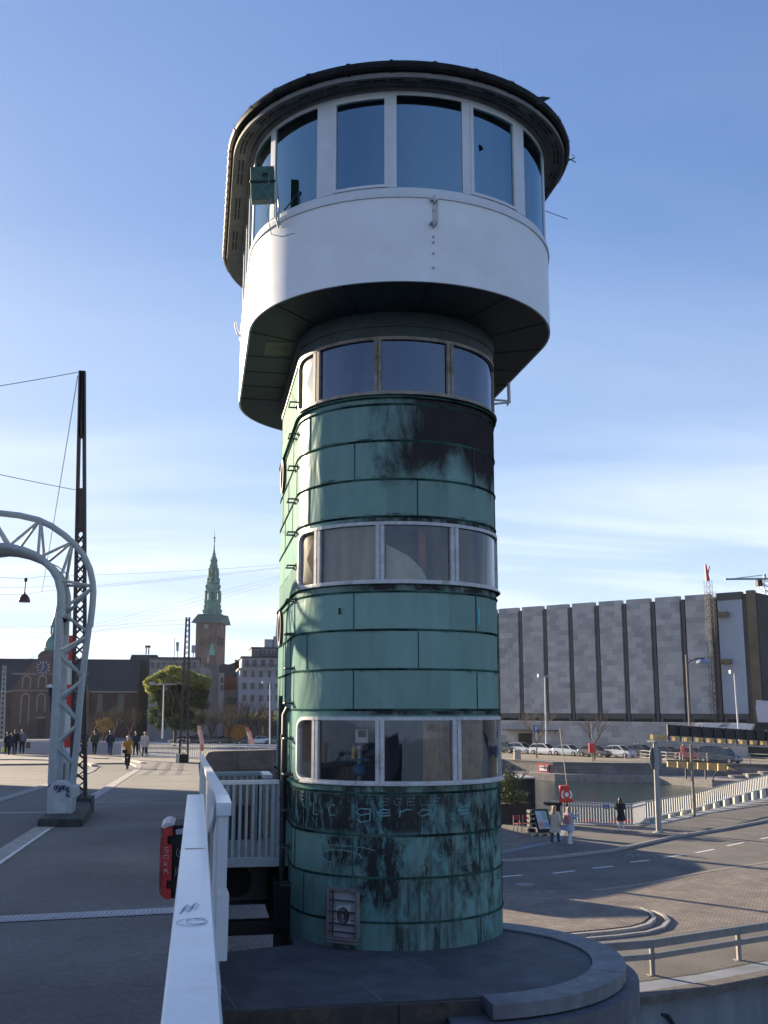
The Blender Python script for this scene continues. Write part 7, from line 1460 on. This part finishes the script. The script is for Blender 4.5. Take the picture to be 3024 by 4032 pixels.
    for sd_ in (-1,1):
        n_=str(sd_); a,b_,c=[vs[V[x+n_]] for x in ('sh','el','wr')]; m=MB(); m.tube([a+Vector((-.03*sd_*s,0,.02*s)),a.lerp(b_,.5),b_,c.lerp(b_,.1)],[.078*s,.068*s,.060*s,.048*s],10,cap=False); m.build('sleeve',top,t,smooth=True)
    if not seat:
        for sd_ in (-1,1):
            n_=str(sd_); a,b_,c=[vs[V[x+n_]] for x in ('hip','knee','ank')]; m=MB(); m.tube([a,a.lerp(b_,.5),b_,b_.lerp(c,.9)],[.112*s,.098*s,.080*s,.062*s],10,cap=False); m.build('trouser_leg',legs,t,smooth=True)
    for sd_ in (-1,1):
        n_=str(sd_); a,b_=vs[V['ank'+n_]],vs[V['toe'+n_]]; m=MB(); m.tube([a+Vector((0,-.06*s,-.035*s)),a+Vector((0,0,-.03*s)),b_+Vector((0,.01,0))],[.045*s,.052*s,.042*s],8); m.build('shoe',shoes,t,smooth=True)
    if skirt:
        m=MB(); rings=[[(w_*s*math.cos(2*math.pi*k/16),w_*.8*s*math.sin(2*math.pi*k/16),z*s) for k in range(16)] for z,w_ in ((1.05,.2),(.9,.225),(.62,.27))]; m.loft(rings); m.build('skirt',skirt,t,smooth=True)
    return t,s
def clothing(n,c): return mat('cloth_'+n,c,.85,var=.15,scale=9)
skn=mat('skin',(.50,.30,.22),.55,var=.04)
blk=clothing('black',(.016,.017,.02)); nav=clothing('navy',(.02,.028,.05)); gry=clothing('grey',(.14,.15,.17)); olv=clothing('olive',(.05,.06,.04)); bge=clothing('beige',(.50,.44,.36)); mus=clothing('mustard',(.35,.19,.035)); jean=clothing('denim',(.03,.05,.11)); crm=clothing('cream',(.55,.50,.40)); pnk=clothing('pink',(.50,.20,.18)); lav=clothing('lavender',(.40,.42,.50)); wht=clothing('white',(.65,.64,.62)); grn=clothing('green',(.02,.07,.05))
hb=mat('hair_brown',(.07,.04,.025),.6); hd_=mat('hair_dark',(.02,.015,.012),.5); hbl=mat('hair_blond',(.35,.24,.12),.5); hg=mat('hair_grey',(.35,.33,.30),.6)
gP='people walking along the far end of the bridge'
def ped(x,y,label,top,legs,hair=hb,h=1.8,rz=0,**k):
    p=onz(*z3(x,y),PZ); return person(label,p,h,rz,skn,hair,top,legs,blk,group=gP,**k)
ped(36,99,'person in black coat with hood at the left picture edge',blk,blk,hd_,1.68,.3,coat=.3)
ped(60,99,'person in dark navy jacket second from the left edge',nav,blk,hb,1.62,-.2,coat=.2,phase=-1)
ped(78,97,'person in black jacket behind the navy dressed walker',blk,nav,hb,1.85,.1,phase=1)
ped(117,96,'person in grey top and black trousers carrying brown shopping bag',gry,blk,hd_,1.85,.1,phase=-1)
ped(455,99,'person in long black coat right beside the gantry mast',blk,blk,hbl,1.82,.1,coat=.35,phase=1)
ped(513,99,'person in olive jacket with pale hem and black trousers',olv,blk,hd_,1.78,.15,coat=.08,phase=-1)
ped(597,101,'person in navy jacket and blue jeans standing at parapet',nav,jean,hd_,1.82,-.1,pose='stand',phase=1)
ped(737,105,'person in dark jacket walking next to person in beige coat',nav,blk,hd_,1.78,.2,phase=1)
ped(786,108,'person in beige coat and dark tights with light cap',bge,blk,hbl,1.78,-.1,coat=.28,phase=-1)
a=onz(*z3(142,92),PZ); m=MB(); m.box(a.x-.02,a.x+.28,a.y-.1,a.y+.06,-1.40,-.95); m.tube([(a.x+.04,a.y,-.95),(a.x+.08,a.y,-.75),(a.x+.2,a.y,-.75),(a.x+.24,a.y,-.95)],.012,5); tag(m.build('shopping_bag',mat('bag_brown',(.16,.09,.07),.8)),'brown shopping bag held by the person in grey top','bag')
a=onz(*z3(24,96),PZ); m=MB(); m.lathe([(0,0),(.2,.02),(.22,.2),(.14,.36),(.04,.42),(0,.42)],(a.x,a.y-.2,PZ+.15),10,sy=.5); tag(m.build('carrier_bag',mat('bag_yellow',(.55,.60,.10),.6),smooth=True),'yellow green carrier bag beside the leftmost walker','bag')
# cyclist
pc=onz(*z3(693,177),-1.86); 
pz=zdeck(pc.y)
bi=thing('bicycle','black bicycle ridden away by the person in mustard coat','bicycle',(pc.x,pc.y,pz-.085)); 
def wheel(cy_):
    m=MB(); m.tube([(0,cy_+.34*math.cos(R(a)),.35+.34*math.sin(R(a))) for a in range(0,361,15)],.022,6); wo=m.build('wheel',black,bi); m=MB()
    for a in range(0,360,30): m.tube([(0,cy_,.35),(0,cy_+.32*math.cos(R(a)),.35+.32*math.sin(R(a)))],.004,3)
    m.build('spokes',steel,wo)
wheel(-.52); wheel(.55); m=MB(); m.tube([(0,-.52,.35),(0,-.1,.30),(0,.38,.85),(0,.55,.35)],.02,6); m.tube([(0,-.1,.30),(0,-.22,.85),(0,-.52,.35)],.018,6); m.tube([(0,-.2,.80),(0,.38,.82)],.018,6); m.build('frame',dark,bi)
m=MB(); m.tube([(-.27,.25,1.05),(-.1,.38,1.04),(.1,.38,1.04),(.27,.25,1.05)],.014,6); m.tube([(0,.38,.85),(0,.38,1.04)],.016,6); m.build('handlebar',steel,bi)
m=MB(); m.box(-.08,.08,-.36,-.10,.86,.92); m.build('saddle',black,bi); m=MB(); m.box(-.06,.06,-.82,-.35,.70,.72); m.build('rear_rack',steel,bi)
pt_,s_=person('person in mustard coat with dark shoulder bag riding a bicycle',(pc.x,pc.y-.22,pz+.14),1.75,0,skn,hg,mus,blk,blk,armup='bike',coat=.22,phase=.35)
m=MB(); m.box(pc.x-.30,pc.x-.02,pc.y-.52,pc.y-.40,pz+.88,pz+1.08); m.tube([(pc.x-.25,pc.y-.44,pz+1.08),(pc.x,pc.y-.42,pz+1.35),(pc.x+.14,pc.y-.3,pz+1.48)],.018,5); tag(m.build('shoulder_bag',black,bev=.02),'dark shoulder bag across the back of the cyclist','bag')
# people on the quay
p=onz(*z6(715,1408),G); person('person with long blond hair in cream coat near menu board',p,1.72,-.6,skn,hbl,crm,grn,blk,coat=.45,hairlen=.32,phase=-1)
p=onz(*z6(890,1432),G); pw,s_=person('person in lavender dress with pink pack filming with raised phone',p,1.74,-.9,skn,hbl,lav,wht,wht,coat=.12,hairlen=.12,skirt=lav,armup='one',phase=1)
m=MB(); q=Vector((p.x+.05,p.y-.0,0)); Mx=Matrix.Translation(p)@Matrix.Rotation(-.9,4,'Z')
m.box(-.15,.15,-.30,-.14,.98,1.38); tag(m.build('backpack',pnk,bev=.04,xf=Mx),'pink backpack worn by the person in lavender dress','backpack')
m=MB(); m.box(.22,.38,.33,.345,1.44,1.54); tag(m.build('phone',mat('phone_pale',(.6,.58,.45),.3),xf=Mx),'pale phone held up by the person in lavender dress','phone')
p=onz(*z6(1498,1275),G); person('person in black puffy coat and white trousers at the canal fence',p,1.70,-.3,skn,hb,blk,wht,wht,coat=.38,hairlen=.2,pose='stand',armup='phone')
q=aty(*z7(1085,745),106); person('person sitting on the quay steps with white sleeves and dark pack',(q.x,106,q.z-.45),1.75,1.2,skn,hd_,blk,blk,blk,seat=True,pose='stand')
for x,y,lab,tp in ((160,430,'person leaning by the open white car on far quay',blk),(200,425,'person in black standing behind dark grey hatchback',blk)):
    q=onz(*z7(x,y+95),G); q=Vector((q.x+1.5,q.y+3.5,G)); person(lab,q,1.8,.4,skn,hd_,tp,nav,blk,pose='stand',group='people by the parked cars')
for x,lab in ((1225,'person strolling on far street above round bush'),(1620,'person crossing far street at the left of office block')):
    q=onz(*z1(1520 if x==1225 else 1598,1690),G+.0); q=Vector((q.x,min(q.y,150),G)); q=aty(*z1(1520 if x==1225 else 1598,1685),150); person(lab,(q.x,150,G),1.8,1.2,skn,hd_,nav,blk,blk,group='people on the left bank street')
# ================================================================ unseen building added outside the frame at the left to shade the near deck
ob2=thing('unseen_building','long tall unseen brick building added beyond the left picture edge for its shadow','building',(-80,85,G))
wx=-45; m=MB(); m.box(-130,wx,78,95,G,19.5); part(m,'wall',mat('unseen_building_brick',(.22,.10,.07),.9,var=.2,scale=.4),ob2)
m=MB(); m.box(-130,-50.5,77.9,80.8,19.5,30); part(m,'shade_block',mat('unseen_building_brick',(.22,.10,.07)),ob2); m=MB(); m.hexa([(-130,78,19.5),(wx,78,19.5),(wx,95,19.5),(-130,95,19.5),(-130,85,22.5),(wx,85,22.5),(wx,88,22.5),(-130,88,22.5)]); part(m,'roof',slate,ob2)  # taller unseen block added only to shade the nearest deck
for r_ in range(5):
    for k in range(14): m=MB(); x=wx-4-k*6; m.box(x-1.6,x,77.9,78.05,G+3+r_*4.4,G+5.4+r_*4.4); part(m,'window',winfar,ob2)
# unseen mast added on the approach to throw a thin shadow over the quay
mm=MB(); mm.tube([(5.6,48.9,-2.3),(5.6,48.9,8)],[.16,.1],8); 
mt2=thing('hidden_pole','tall plain pole added out of view behind the tower for its shadow','pole',(5.6,48.9,-2.3)); part(mm,'pole',steel,mt2)
mm=MB(); mm.lathe([(.2,0),(.2,.3),(.12,.4)],(5.6,48.9,-2.28),10); part(mm,'base',dark,mt2)
bpy.context.view_layer.update()
# ---------------------------------------------------------------- thin evening haze over the whole place
hb_=MB(); hb_.box(-1400,1400,-320,1500,-10.5,75); ho_=hb_.build('haze',[])
hm=bpy.data.materials.new('haze_air'); hm.use_nodes=True; hn=hm.node_tree; hn.nodes.clear()
vo=N(hn,'ShaderNodeVolumePrincipled'); vo.inputs['Color'].default_value=(.85,.92,1,1); vo.inputs['Density'].default_value=.00006; vo.inputs['Anisotropy'].default_value=.2
oo=N(hn,'ShaderNodeOutputMaterial'); hn.links.new(vo.outputs[0],oo.inputs['Volume']); ho_.data.materials.append(hm); ho_['kind']='stuff'
